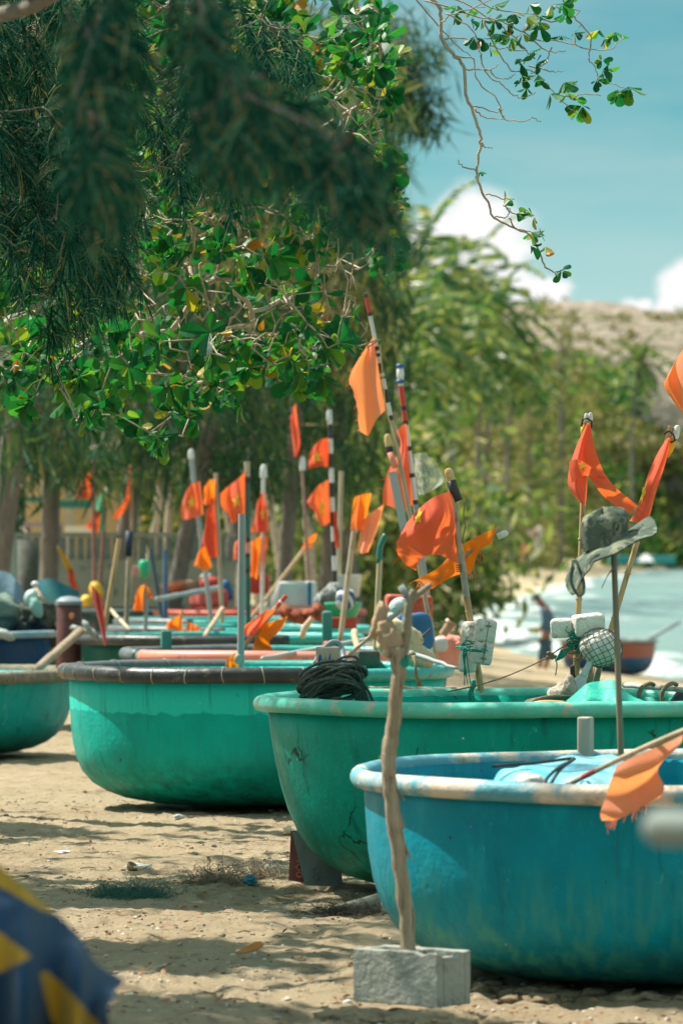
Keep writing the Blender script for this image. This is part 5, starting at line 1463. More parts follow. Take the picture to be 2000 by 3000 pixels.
    # long oar over the near right corner, end towards the camera's left
    o = MB(); q = [P(1905, 2425, 6.3), P(2040, 2428, 6.25), P(2500, 2460, 6.1), P(3600, 2800, 5.9)]
    o.tube(catmull(q, 16), [W(54, 6.2) * (0.75 if i == 0 else 1) for i in range(16)], 14)
    tag(o.build('oar', plain('weathered_grey', (0.22, 0.25, 0.22), (0.15, 0.18, 0.16), rough=0.8, scale=6)), 'thick grey oar handle, very close, at the right edge', 'oar', g)

# ---------------------------------------------------------------- what lies in and on the boats
def solo(mb, name, mat, label, cat, group=None, smooth=True, auto=None):
    o = mb.build(name, mat, None, smooth, auto=auto)
    return tag(o, label, cat, group)

def rotz(a, tx=0.0, ty=0.0): return Matrix.Rotation(R(a), 3, 'Z') @ Matrix.Rotation(R(tx), 3, 'X') @ Matrix.Rotation(R(ty), 3, 'Y')

def rbox(mb, c, s, rot=None, bev=0.02, seg=3):
    """box with rounded edges"""
    bm = bmesh.new()
    bmesh.ops.create_cube(bm, size=1.0)
    for v in bm.verts: v.co = Vector((v.co.x * s[0], v.co.y * s[1], v.co.z * s[2]))
    bmesh.ops.bevel(bm, geom=bm.edges[:], offset=bev, segments=seg, affect='EDGES', profile=0.6)
    bm.verts.index_update()
    vs = [(rot @ v.co if rot is not None else v.co) + Vector(c) for v in bm.verts]
    fs = [[v.index for v in f.verts] for f in bm.faces]
    bm.free()
    mb.add(vs, fs)

def build_green_boat_gear():
    # post with the rope hung on it
    d = 21.75
    pb = MB(); rbox(pb, P(962, 1975, d), (W(66, d), 0.075, W(160, d)), rotz(8, 0, -2), 0.010)
    m, N, L, out = newmat('post_with_blue_paint')
    b = N.new('ShaderNodeBsdfPrincipled'); b.inputs['Roughness'].default_value = 0.7
    c = mixc(N, L, noise_fac(N, L, 12, 0.3, 0.7, stretch=(1, 1, .2)), (0.46, 0.40, 0.30), (0.36, 0.29, 0.2))
    c = mixc(N, L, noise_fac(N, L, 17, 0.52, 0.54, detail=2, stretch=(1.2, 1, 0.25), loc=(0.33, 0, 0)), c, (0.01, 0.10, 0.26))
    L.new(c, b.inputs['Base Color']); L.new(b.outputs[0], out.inputs['Surface'])
    o = pb.build('mooring_post', m, B['green'].root, auto=40)
    rp = MB()
    r = W(4.6, d)
    ctr = P(975, 1998, d - 0.10)
    tilt0 = R(-14)
    for k in range(22):
        q = []
        ax, az = W(92 * rnd.uniform(0.72, 1.05), d), W(34 * rnd.uniform(0.55, 1.25), d)
        off = Vector((W(rnd.gauss(0, 8), d), 0, W(rnd.uniform(-28, 30), d)))
        tl = tilt0 + rnd.gauss(0, 0.14); ph = rnd.random() * 6
        for i in range(40):
            a = 2 * math.pi * i / 40
            x = ax * math.cos(a) * (1 + 0.05 * math.sin(3 * a + ph)); z = az * math.sin(a) - 0.20 * ax * (math.cos(a) ** 2 - 0.5)*0.6
            y = -0.055 * math.sin(a) + 0.02 * math.sin(2 * a + ph) + rnd.gauss(0, .0012)
            q.append(ctr + off + Vector((x * math.cos(tl) + z * math.sin(tl) * -1, y, x * -math.sin(tl) * -1 * -1 + z * math.cos(tl))))
        rp.tube(q, r, 6, closed=True)
    for k in range(9):      # turns hanging straight down at the right
        x0 = rnd.uniform(1010, 1045); x1 = x0 + rnd.uniform(0, 55)
        rp.tube(catmull([P(x0 - 10, 1950, d - .08), P(x0 + 12, 1985, d - .1), P((x0 + x1) / 2 + 14, 2025, d - .08), P(x1 + 8, 2070, d - .04), P(x1 + 10, 2100, d)], 12), r * 0.95, 6)
    for k in range(10):     # knots and turns round the post
        q = [P(975 + 34 * math.cos(a) + rnd.gauss(0, 3), 1945 + 8 * k * 0.5 + 10 * math.sin(a) * (1 if k % 2 else -1) + rnd.gauss(0, 2), d - 0.06 - 0.05 * math.sin(a)) for a in np.linspace(0, 6.0, 14)]
        rp.tube(q, r * 0.9, 6)
    for k in range(7):
        x = rnd.uniform(935, 1010)
        rp.tube(catmull([P(x, 1935, d - .08), P(x + rnd.uniform(-20, 25), 1965, d - .12), P(x + rnd.uniform(-25, 35), 1990, d - .12)], 8), r * 1.1, 6)
    solo(rp, 'rope_coil', M_rope, 'dark green rope hung in a thick coil on the painted post', 'rope')
    g = MB(); g.tube(catmull([P(922, 1950, 22.3), P(938, 1915, 22.3), P(965, 1886, 22.3), P(985, 1882, 22.3), P(1000, 1900, 22.3), P(1010, 1945, 22.2)], 14), W(9, 22.3), 10)
    solo(g, 'hose_loop', M_greyp, 'grey hose bent in a hoop over the coiled rope', 'hose')
    rc = MB(); rbox(rc, P(1000, 2080, 21.95), (W(46, 22), 0.08, W(60, 22)), rotz(10), 0.008); solo(rc, 'red_tin', M_redp, 'red tin under the coiled rope', 'tin', auto=40)
    # white foam floats on the bamboo with the amber lamp
    def float_pair(label, x, y, d, w, h, rot, split=True, grooves=True):
        f = MB()
        if split:
            for s in (-1, 1):
                rbox(f, P(x, y, d) + rot @ Vector((0, 0, s * W(h, d) / 4)), (W(w, d), 0.075, W(h, d) / 2 * 0.98), rot, 0.018)
        else:
            rbox(f, P(x, y, d), (W(w, d), 0.08, W(h, d)), rot, 0.020)
        o = solo(f, 'foam_float', M_foam, label, 'float', 'white foam floats tied to the poles', auto=60)
        if grooves:
            gr = MB()
            gr.box(P(x, y, d) + rot @ Vector((0, -0.0385, 0)), (0.004, 0.003, W(h, d) * 0.9), rot)
            for s in (-1, 1): gr.tube([P(x, y, d) + rot @ Vector((-0.014, -0.040, s * W(h, d) * 0.36)), P(x, y, d) + rot @ Vector((0.014, -0.040, s * W(h, d) * 0.36))], 0.004, 6)
            gr.build('groove', plain('groove_brown', (0.25, 0.21, 0.15)), o)  # brown strip on the face marks the groove
        return o
    d = 23.2
    float_pair('white two-lobed foam float facing front on the bamboo pole with the amber lamp', 1417, 1881, d - 0.06, 56, 134, rotz(12, 0, 9))
    float_pair('narrow white foam float seen edge-on, left of the two-lobed float', 1374, 1896, d + 0.05, 40, 150, rotz(-35, 0, 7), False, False)
    tw = MB()
    for k in range(10):
        q = [P(1382 + 42 * math.cos(a) + rnd.gauss(0, 4), 1895 + 10 * math.sin(a) + rnd.gauss(0, 5), d - 0.1 - 0.05 * math.sin(a)) for a in np.linspace(0, 6, 12)]
        if k < 4: tw.tube(q, 0.003, 4)
        else:
            x = rnd.uniform(1352, 1366); tw.tube(catmull([P(x + 18, 1893, d - .1), P(x, 1905 + rnd.uniform(0, 20), d - .1), P(x + rnd.uniform(-8, 14), 1960 + rnd.uniform(0, 60), d - .1)], 8), 0.0026, 4)
    for k in range(6): tw.tube([P(1385 + rnd.gauss(0, 5), 1995, d - .2), P(1382 + rnd.gauss(0, 7), 2030, d - .2), P(1376 + rnd.gauss(0, 6), 2075, d - .2)], 0.004, 5)
    for k in range(5): tw.blob(P(1385 + rnd.gauss(0, 4), 2003 + rnd.gauss(0, 6), d - .2), (0.02, 0.02, 0.022))
    solo(tw, 'green_twine', M_twine, 'tangle of green twine binding the floats to the bamboo pole', 'twine')
    d = 22.5
    float_pair('squarish white foam float with two dents, left one on the upright bamboo pole', 1644, 1840, d - 0.05, 64, 56, rotz(-6, 6, -4), False, False)
    float_pair('larger chipped white foam block, right one on the upright bamboo pole', 1722, 1830, d - 0.08, 92, 62, rotz(18, 8, -6), False, False)
    # dents
    nb = MB(); c = P(1757, 1898, d - 0.1); a, b_, h = W(64, d), W(60, d), W(56, d)
    nb.blob(c, (2 * a, 2 * b_, 2 * h), rotz(0, 0, 18), 36, 22, amp=0.06)
    o = solo(nb, 'netted_float', M_foam, 'round white float wrapped in knotted net', 'float')
    ne = MB()
    rt = rotz(0, 0, 18)
    for s in (-1, 1):
        for k in range(21):
            q = []
            for i in range(26):
                v = -1.45 + 2.9 * i / 25; lo = 2 * math.pi * k / 15 + s * v * 1.0
                p = Vector((a * 1.03 * math.cos(v) * math.cos(lo), b_ * 1.03 * math.cos(v) * math.sin(lo), h * 1.03 * math.sin(v)))
                p = Matrix.Rotation(R(80), 3, 'Y') @ p if False else p
                q.append(c + rt @ p)
            ne.tube(q, 0.0017, 4, cap=False)
    ne.build('netting', plain('float_net', (0.10, 0.11, 0.09), (0.2, 0.2, 0.16), rough=0.9, scale=30), o)
    kn = MB()
    for k in range(40):
        a0 = rnd.random() * 6.3; r0 = W(rnd.uniform(6, 26), d); q0 = P(1683 + rnd.gauss(0, 3), 1872 + rnd.uniform(-30, 36), d - .09)
        kn.tube(catmull([q0 + Vector((r0 * math.cos(a0 + t), -0.02 * math.sin(t * 2), r0 * 0.8 * math.sin(a0 + t) * 0.7)) for t in (0, 1, 2, 3, 4)], 10), 0.0028, 4)
    for k in range(9): kn.tube(catmull([P(1670, 1895, d - .1), P(1660 - k, 1900 + 3 * k, d - .1), P(1640 - 2 * k, 1905 + 4 * k, d - .1)], 6), 0.0026, 4)
    solo(kn, 'twine_lashing', M_twine, 'knotted green twine lashing the foam floats to the upright bamboo', 'twine')
    # loop of wire, stubs and paddle standing together
    wl = MB(); wl.tube([P(1680 + 30 * math.cos(t), 1902 + 27 * math.sin(t) + (8 if 1 < t < 2 else 0), d - .12) for t in np.linspace(0.7, 6.6, 30)], 0.0022, 5)
    solo(wl, 'wire_loop', M_cord, 'thin loop of pale cord round the upright bamboo pole', 'cord')
    st = MB(); st.tube([P(1690, 1928, d - .05), P(1682, 2040, d - .02)], W(9, d), 10)
    solo(st, 'stub', M_bamboo, 'short bamboo stub bound to the upright pole', 'stick')
    tp = MB(); tp.lathe([(W(23, d) * .55, 0), (W(23, d) * .6, W(30, d)), (W(23, d) * .55, W(36, d))], P(1682, 1984, d - .03), 14); solo(tp, 'tape_wrap', M_black, 'black tape wound round the bound bamboo stubs', 'tape')
    pd = MB(); ax0, ax1 = P(1735, 1925, d - .14), P(1686, 2022, d - .14)
    pd.tube([ax0, ax0.lerp(ax1, .55)], [W(9, d), W(10, d)], 10)
    dirv = unit(ax1 - ax0); sd = unit(dirv.cross(Vector((0, 1, 0))))
    for s in (0,):
        prof = [(0.5, 9), (0.62, 14), (0.78, 18), (0.93, 16), (1.0, 8)]
        vs = []
        for u, w in prof:
            p = ax0.lerp(ax1, u)
            for a_, b2 in ((-1, -1), (1, -1), (1, 1), (-1, 1)): vs.append(p + sd * W(w, d) * a_ + Vector((0, 0.008 * b2, 0)))
        fs = [tuple(4 * i + k for k in (0, 1)) + (4 * i + 5, 4 * i + 4) for i in range(4)] + [(4 * i + 1, 4 * i + 2, 4 * i + 6, 4 * i + 5) for i in range(4)] + [(4 * i + 2, 4 * i + 3, 4 * i + 7, 4 * i + 6) for i in range(4)] + [(4 * i + 3, 4 * i, 4 * i + 4, 4 * i + 7) for i in range(4)] + [(0, 3, 2, 1), (16, 17, 18, 19)]
        pd.add(vs, fs)
    solo(pd, 'paddle', plain('bleached_paddle', (0.62, 0.63, 0.66), (0.5, 0.5, 0.5), rough=0.6), 'small pale paddle standing blade down beside the green mesh', 'paddle', auto=40)
    for i, (x0, y0, x1, y1, w_, lab) in enumerate([(1757, 1930, 1742, 2010, 10, 'light bamboo stub behind the paddle, right one'), (1733, 1935, 1722, 2005, 7, 'thin bamboo stub behind the paddle, left one'), (1745, 1945, 1728, 2020, 9, 'grey bamboo stub between two stubs behind the paddle')]):
        s2 = MB(); s2.tube([P(x0, y0, d + .1 + i * .05), P(x1, y1, d + .12 + i * .05)], W(w_, d), 10); solo(s2, 'stub', M_bamboo_grey, lab, 'stick')
    # green mesh sheet heaped over something
    ev = surf([[(1615, 2086), (1600, 2110), (1600, 2140)], [(1660, 2052), (1655, 2085), (1655, 2140)], [(1710, 2008), (1712, 2060), (1712, 2140)], [(1760, 1994), (1766, 2050), (1766, 2140)], [(1798, 1993), (1806, 2050), (1806, 2140)], [(1835, 2030), (1845, 2075), (1845, 2140)], [(1880, 2052), (1890, 2090), (1890, 2140)], [(1938, 2068), (1942, 2100), (1942, 2140)]], 22.0, [0.05, 0, -.05, .0, -.06, 0, -.04, .03], [0.15, -0.05, -0.12])
    g = ev(40, 16)
    for r_ in g:
        for i in range(len(r_)): r_[i] = r_[i] + Vector((0, 0.02 * noise.noise(r_[i] * 9), 0.012 * noise.noise(r_[i] * 11)))
    ms = MB(); ms.grid(g); solo(ms, 'green_mesh', M_netgreen, 'bright green mesh sheet heaped in the emerald boat', 'net')
    # pale cloth bundle, orange tube, ropes
    pbd = MB(); pbd.blob(P(1640, 2040, 22.4), (W(86, 22.4), 0.16, W(66, 22.4)), rotz(0, 0, -28), 26, 18, amp=0.45, fr=3, seed=3); pbd.blob(P(1668, 2020, 22.35), (W(40, 22.4), 0.1, W(80, 22.4)), rotz(0, 0, -6), 20, 14, amp=0.4, fr=3, seed=4)
    solo(pbd, 'cloth_bundle', plain('off_white_cloth', (0.55, 0.49, 0.40), (0.42, 0.36, 0.28), rough=0.9, scale=14, bmp=0.5), 'off-white rags bundled at the foot of the upright bamboo', 'rag')
    ot = MB(); ot.tube(catmull([P(1542, 2074, 22.0), P(1590, 2064, 22.0), P(1650, 2066, 22.05)], 10), [W(13, 22)] * 10, 12); solo(ot, 'orange_float', plain('pale_orange_float', (0.66, 0.32, 0.16), (0.55, 0.36, 0.22), rough=0.7, scale=9), 'pale orange tube float lying along the rim inside the emerald boat', 'float')
    rs = MB()
    for k in range(6): rs.tube(catmull([P(1522 + 5 * k, 2098, 21.9), P(1535 + 4 * k, 2062 - k, 22.0), P(1560 + 10 * k, 2050 - 2 * k, 22.1), P(1640 + 6 * k, 2056 - 3 * k, 22.2)], 12), W(4, 22), 6)
    solo(rs, 'loose_rope', M_cord, 'brown rope trailing over the orange tube float', 'rope')
    lo = MB()
    for cx in (1878, 1945):
        lo.tube(catmull([P(cx + 35, 2006, 22.6), P(cx + 22, 2002, 22.45), P(cx + 2, 2014, 22.4), P(cx - 8, 2035, 22.4), P(cx - 2, 2062, 22.4), P(cx + 18, 2085, 22.4)], 14), W(6.5, 22.6), 8)
    solo(lo, 'rope_loops', M_cord, 'two brown rope loops round the white shaft', 'rope')
    sk_ = MB(); sk_.blob(P(1992, 2075, 22.6), (W(70, 22.6), .2, W(120, 22.6)), rotz(0, 0, 20), 20, 14, amp=0.25, seed=9); solo(sk_, 'dark_sack', plain('dark_blue_sack', (0.05, 0.06, 0.08), (0.09, 0.1, 0.12), rough=0.9, scale=30, bmp=.5), 'dark ribbed sack at the right edge of the emerald boat', 'sack')
    # line strung from the floats to the left
    ln = MB(); q = []
    for i in range(26):
        u = i / 25; q.append(P(1312 + (1604 - 1312) * u, 2026 + (1926 - 2026) * u + 14 * math.sin(math.pi * u), 23.0 - .4 * u))
    ln.tube(q, 0.0035, 5); 
    for k in range(6): ln.blob(P(1615 + rnd.gauss(0, 6), 1921 + rnd.gauss(0, 5), 22.5), (0.025, 0.025, 0.02))
    ln.tube(catmull([P(1604, 1926, 22.6), P(1640, 1900, 22.5), P(1672, 1885, 22.45)], 8), 0.004, 5)
    ln.tube(catmull([P(1622, 1922, 22.5), P(1630, 1945, 22.5), P(1626, 1978, 22.5)], 8), 0.003, 5)
    solo(ln, 'line', M_cord, 'thin line strung between the cream bag and the foam floats', 'line')

def build_turquoise_boat_gear():
    d = 30.2
    g = 'gear in the turquoise boat'
    rb = MB(); rbox(rb, P(1195, 1800, 31.4), (W(136, 31.4), 0.22, W(115, 31.4)), rotz(4, 0, 2), 0.03)
    solo(rb, 'red_box', M_red_paint, 'red plastic box with rounded top behind the blue float', 'box', g, auto=50)
    bf = MB(); c = P(1222, 1853, 29.4); bf.blob(c, (W(92, 29.4), 0.10, W(116, 29.4)), rotz(10, 0, -8), 32, 20, e=0.55)
    solo(bf, 'blue_float', M_bluep, 'deep blue rounded plate-shaped float leaning by the cream bag', 'float', g)
    bs = MB(); bs.tube([P(1190, 1906, 29.1), P(1262, 1842, 29.1)], 0.008, 8); solo(bs, 'strap', M_black, 'dark strap stretched across the blue float', 'strap')
    bp = MB(); bp.blob(P(1165, 1825, 29.6), (W(60, 29.6), .12, W(46, 29.6)), rotz(0, 0, -20), amp=.15); solo(bp, 'blue_bag', M_bluep, 'blue bag tucked above the cream bag', 'bag', g)
    cb = MB(); cb.blob(P(1170, 1880, 29.0), (W(120, 29), .2, W(110, 29)), rotz(0, 0, 28), 26, 18, e=.6, amp=0.2, seed=5); cb.blob(P(1225, 1925, 29.0), (W(90, 29), .2, W(70, 29)), rotz(0, 0, 30), 22, 16, e=.6, amp=0.15, seed=6)
    solo(cb, 'cream_bag', plain('cream_sack', (0.50, 0.45, 0.30), (0.42, 0.34, 0.2), rough=0.75, scale=8, c3=(0.28, 0.17, 0.08)), 'cream coloured sack slumped over the rim of the turquoise boat', 'bag', g)
    nb = MB(); nb.blob(P(1168, 1778, 29.9), (W(66, 29.9), .13, W(54, 29.9)), rotz(0, 0, -35), 24, 16); nb.blob(P(1150, 1806, 29.9), (W(70, 29.9), .12, W(40, 29.9)), rotz(0, 0, -35), 22, 14, amp=.4, fr=4)
    solo(nb, 'mottled_buoy', plain('mottled_buoy', (0.46, 0.52, 0.5), (0.10, 0.11, 0.10), rough=0.8, scale=9, lo=.46, hi=.56, bmp=.5), 'white and black mottled buoy in front of the red box', 'buoy', g)
    bx = MB(); rbox(bx, P(1072, 1928, 30.3), (W(66, 30), .2, W(44, 30)), rotz(12), 0.012); solo(bx, 'brown_box', plain('dark_brown', (0.06, 0.05, 0.04), (0.10, 0.08, 0.06), rough=0.6), 'small dark brown box below the driftwood lump', 'box', g, auto=40)
    pk = MB(); pk.blob(P(1300, 1912, 33.2), (W(116, 33.2), .3, W(90, 33.2)), rotz(0, 0, -4), 30, 20, e=.55, amp=0.22, fr=3, seed=8); pk.blob(P(1322, 1885, 33.2), (W(80, 33), .28, W(50, 33)), rotz(0, 0, 20), 24, 16, amp=0.25, seed=2)
    solo(pk, 'pink_tarp', plain('salmon_tarp', (0.62, 0.16, 0.11), (0.66, 0.28, 0.2), rough=0.55, scale=5, bmp=.4), 'salmon pink tarpaulin folded over the end of the pink rimmed boat', 'tarp')
    fl = MB(); a, b_ = P(1296, 1860, 33), P(1318, 1828, 33); fl.tube([a, b_], W(13, 33), 12); fl.tube([b_, b_ + (b_ - a) * .25], [W(20, 33), W(18, 33)], 14)
    solo(fl, 'torch', plain('brass_torch', (0.35, 0.22, 0.12), (0.25, 0.16, 0.1), rough=0.4), 'torch with wide grey head lying on the pink tarpaulin', 'torch', auto=40)
    pj = MB(); pj.blob(P(1290, 1888, 32.8), (W(42, 32.8), .1, W(44, 32.8)), None, e=.6); solo(pj, 'grey_jar', plain('pale_grey_jar', (0.42, 0.47, 0.45), rough=.5), 'pale grey jar beside the torch', 'jar')
    tp = MB(); rbox(tp, P(487, 1912, 34.9), (W(30, 34.9), 0.06, W(130, 34.9)), rotz(10), 0.012); 
    tp.build('rowlock_post', plain('teal_wood', (0.03, 0.20, 0.17), (0.08, 0.25, 0.2), rough=.7, scale=9, stretch=(1, 1, .2), c3=(.2, .2, .15)), B['pink'].root, auto=40)
    tq = MB(); rbox(tq, P(958, 1840, 35.1), (W(30, 35), 0.09, W(100, 35)), None, 0.02); tq.build('rowlock_post', MATS['teal_wood'], B['pink'].root, auto=40)
    rd = MB(); rd.blob(P(957, 1890, 34.3), (W(26, 34), .06, W(26, 34))); solo(rd, 'red_ball', M_redp, 'small red ball at the foot of the teal post', 'ball')
    kn = MB()
    for k in range(4): kn.tube(catmull([P(1204 + rnd.gauss(0, 3), 1916, 28.7), P(1215 + rnd.gauss(0, 3), 1945, 28.6), P(1220 + rnd.gauss(0, 3), 1975, 28.6), P(1228 + rnd.gauss(0, 4), 2010, 28.6)], 9), W(3, 28.7), 5)
    kn.blob(P(1207, 1918, 28.7), (W(22, 28), W(22, 28), W(20, 28)), amp=.3)
    solo(kn, 'knotted_rag', M_cord, 'twisted tan rag knotted on the thin worn pipe', 'rope')

def build_far_gear():
    g = 'gear heaped in the far boats'
    def it(fn, name, mat, label, cat, auto=None):
        mb = MB(); fn(mb); return solo(mb, name, mat, label, cat, g, auto=auto)
    it(lambda m: rbox(m, P(612, 1752, 55.7), (W(94, 55.7), .34, W(50, 55.7)), rotz(25), 0.05), 'red_box', plain('dusty_red', (0.34, 0.06, 0.05), (0.42, 0.10, 0.08), rough=.6), 'red box on the red boat, left of the grey pipe', 'box', 50)
    it(lambda m: m.blob(P(616, 1708, 56.2), (W(60, 56), .25, W(36, 56)), None, e=.8, amp=.2), 'red_bundle', M_redp, 'red bundle on top of the red box', 'bundle')
    it(lambda m: m.blob(P(604, 1690, 56.5), (W(34, 56), .15, W(22, 56))), 'white_buoy', M_white, 'small white buoy above the red bundle', 'buoy')
    it(lambda m: m.blob(P(668, 1728, 56), (W(26, 56), .12, W(62, 56)), rotz(0, 0, -12), e=.7), 'blue_bottle', M_bluep, 'blue jug standing right of the red box', 'jug')
    it(lambda m: rbox(m, P(760, 1710, 58.2), (W(60, 58), .3, W(60, 58)), None, .05), 'red_can', M_redp, 'red can behind the hanging orange ribbons', 'can', 50)
    def cool(m):
        rbox(m, P(872, 1742, 44.8), (W(100, 44.8), .34, W(78, 44.8)), rotz(-8, 0, 0), 0.03)
    o = it(cool, 'cooler', plain('white_tarp', (0.56, 0.58, 0.54), (0.44, 0.46, 0.43), rough=.6, scale=5), 'white covered crate with a dark blue stripe', 'crate', 50)
    s = MB(); s.box(P(907, 1742, 44.55), (W(10, 44.6), .02, W(74, 44.6)), rotz(-8)); s.build('stripe', M_bluep, o, smooth=False)
    s = MB(); s.box(P(868, 1778, 44.56), (W(88, 44.6), .02, W(9, 44.6)), rotz(-8)); s.build('stripe', M_pink_pipe, o, smooth=False)
    def sail(m):
        ev = surf([[(815, 1708), (790, 1750), (772, 1792)], [(826, 1706), (826, 1750), (826, 1794)], [(838, 1712), (845, 1750), (850, 1794)]], 45.6, [0, -.1, .05]); m.grid(ev(8, 8))
    it(sail, 'grey_tarp', plain('grey_tarp', (0.24, 0.25, 0.21), (0.3, 0.3, 0.26), rough=.8, scale=4), 'grey tarp slanting down at the left of the white crate', 'tarp')
    it(lambda m: [m.blob(P(965 + dx, 1745 + dy, 39.6 + k * .1), (W(56, 39), .2, W(46, 39)), rotz(0, 0, 30 * k), amp=.4, fr=3, seed=k) for k, (dx, dy) in enumerate([(0, 0), (-22, 20), (16, -14), (28, 10)])], 'net_pile', plain('grey_net', (0.16, 0.18, 0.18), (0.36, 0.38, 0.36), rough=.95, scale=18, bmp=.8), 'heap of grey net round the foot of the striped pole', 'net')
    def bund(m): m.blob(P(1012, 1756, 39.0), (W(60, 39), .18, W(66, 39)), rotz(0, 0, 10), 20, 14, amp=.15, seed=3)
    m_, N, L, out = newmat('blue_white_stripe')
    b = N.new('ShaderNodeBsdfPrincipled'); b.inputs['Roughness'].default_value = .8
    tc = N.new('ShaderNodeTexCoord'); wv = N.new('ShaderNodeTexWave'); wv.inputs['Scale'].default_value = 5.0; wv.bands_direction = 'DIAGONAL'; L.new(tc.outputs['Object'], wv.inputs['Vector'])
    st = N.new('ShaderNodeMath'); st.operation = 'GREATER_THAN'; st.inputs[1].default_value = .6; L.new(wv.outputs['Fac'], st.inputs[0])
    L.new(mixc(N, L, st.outputs[0], (0.03, 0.08, 0.16), (0.5, 0.52, 0.5)), b.inputs['Base Color']); L.new(b.outputs[0], out.inputs['Surface'])
    it(bund, 'striped_bundle', m_, 'blue and white striped bundle on a green basket', 'bundle')
    it(lambda m: m.lathe([(.11, 0), (.15, .10), (.155, .12), (.145, .12), (.10, .02)], P(1005, 1808, 39.2), 20), 'green_basket', plain('green_plastic', (0.02, 0.3, 0.14), (0.03, .36, .18), rough=.4), 'green plastic basket under the striped bundle', 'basket')
    it(lambda m: rbox(m, P(1000, 1824, 39.9), (W(90, 40), .2, W(34, 40)), None, .02), 'red_crate', M_redp, 'low red crate beneath the green basket', 'crate', 50)
    it(lambda m: m.lathe([(.10, 0), (.13, .20), (.14, .21), (.12, .21), (.09, .02)], P(1020, 1748, 46), 18), 'white_bucket', M_white, 'white bucket behind the striped bundle', 'bucket')
    it(lambda m: [m.blob(P(910 + dx, 1800 + dy, 38.5), (W(60, 38), .2, W(36, 38)), rotz(0, 0, 25 * k), amp=.35, seed=k + 3, fr=3) for k, (dx, dy) in enumerate([(0, 0), (-38, 8), (-70, -4), (24, -6)])], 'orange_net', plain('orange_net', (0.40, 0.10, 0.045), (0.22, 0.08, 0.045), rough=1.0, scale=26, bmp=.6), 'orange-red netting heaped below the white crate', 'net')
    it(lambda m: m.tube(catmull([P(884, 1870, 38), P(892, 1840, 38), P(910, 1818, 38), P(915, 1810, 38)], 8), W(9, 38), 8), 'bent_tube', plain('tan_tube', (.5, .38, .24), rough=.6), 'bent tan tube hooked over the teal rim', 'tube')
    # brown netting heap in the red row
    it(lambda m: [m.blob(P(530 + dx, 1722 + dy, 57.2), (W(70, 57), .4, W(42, 57)), rotz(0, 0, 30 * k), amp=.35, seed=k, fr=3) for k, (dx, dy) in enumerate([(0, 0), (-32, 10), (36, 8), (70, -8)])], 'brown_net', plain('brown_net', (0.22, 0.13, 0.08), (0.34, 0.2, 0.12), rough=.95, scale=9, bmp=.7), 'brown netting heaped in the red boat', 'net')
    it(lambda m: m.blob(P(516, 1715, 56), (W(60, 56), .2, W(30, 56)), rotz(0, 0, -8), amp=.1), 'rust_float', plain('rust_float', (0.4, 0.13, .06), rough=.7), 'rust coloured long float on the brown netting', 'float')
    it(lambda m: m.lathe([(.05, 0), (.06, .1), (.06, .16), (.03, .18)], P(423, 1690, 50.8), 14), 'green_can', plain('bright_green', (0.02, .35, .16), rough=.4), 'bright green can left of the slate blue pipe', 'can')
    # left edge: piles on the navy boat
    it(lambda m: [m.blob(P(40 + dx, 1795 + dy, 43 + .2 * k), (W(150, 43), .5, W(110, 43)), rotz(0, 0, 18), 26, 16, amp=.3, seed=k + 1, fr=2.4) for k, (dx, dy) in enumerate([(-40, 0), (30, 28), (-60, 40)])], 'net_heap', plain('grey_green_net', (0.14, 0.21, 0.16), (0.2, 0.27, 0.21), rough=.95, scale=10, bmp=.8), 'grey-green net piled high on the navy boat', 'net')
    it(lambda m: [m.blob(P(120 + dx, 1800 + dy, 42.6 + .2 * k), (W(120, 43), .5, W(90, 43)), rotz(0, 0, 30), 26, 16, amp=.45, seed=k + 11, fr=3) for k, (dx, dy) in enumerate([(0, 0), (30, 36), (-20, 50), (60, 50)])], 'dark_net_heap', plain('dark_net', (0.03, 0.045, 0.035), (0.12, 0.12, 0.08), rough=.95, scale=9, bmp=.8), 'dark tangled net right of the grey-green net', 'net')
    def bt(m):
        ev = surf([[(-20, 1672), (-24, 1705), (-10, 1745)], [(22, 1676), (20, 1715), (26, 1752)], [(56, 1708), (52, 1740), (54, 1768)], [(82, 1748), (78, 1765), (72, 1790)]], 43.2, [0, -.1, -.2, 0]); m.grid(ev(14, 10))
    it(bt, 'pale_blue_sheet', plain('pale_blue_sheet', (0.16, 0.26, 0.34), (0.24, 0.34, 0.42), rough=.6, scale=5, bmp=.3), 'pale blue plastic sheet sliding down the net heap', 'tarp')
    def tt(m):
        ev = surf([[(112, 1700), (118, 1740), (130, 1770)], [(150, 1695), (165, 1740), (180, 1775)], [(190, 1712), (200, 1750), (210, 1780)], [(232, 1730), (236, 1760), (238, 1785)]], 60.5, [0, -.3, -.2, 0]); m.grid(ev(18, 10))
    it(tt, 'blue_tarp', plain('blue_tarp', (0.02, 0.20, 0.27), (0.03, 0.26, 0.33), rough=.5, scale=4, bmp=.3), 'bright blue tarpaulin sloping down to the yellow buoys', 'tarp')
    it(lambda m: m.blob(P(92, 1750, 42.0), (W(40, 42), .13, W(50, 42)), rotz(0, 0, 25), amp=.12), 'white_buoy', plain('pale_aqua_float', (0.42, 0.56, 0.5), (0.3, .42, .38), rough=.6), 'oval pale aqua buoy on the dark net', 'buoy')
    it(lambda m: m.blob(P(108, 1780, 41.9), (W(36, 42), .12, W(60, 42)), rotz(0, 0, -25), amp=.2), 'aqua_bag', plain('aqua_bag', (.16, .34, .3), rough=.6), 'aqua bag hanging below the oval buoy', 'bag')
    it(lambda m: m.blob(P(104, 1712, 42.4), (W(24, 42), .07, W(20, 42))), 'small_white_buoy', M_white, 'small round white buoy at the top of the dark net', 'buoy')
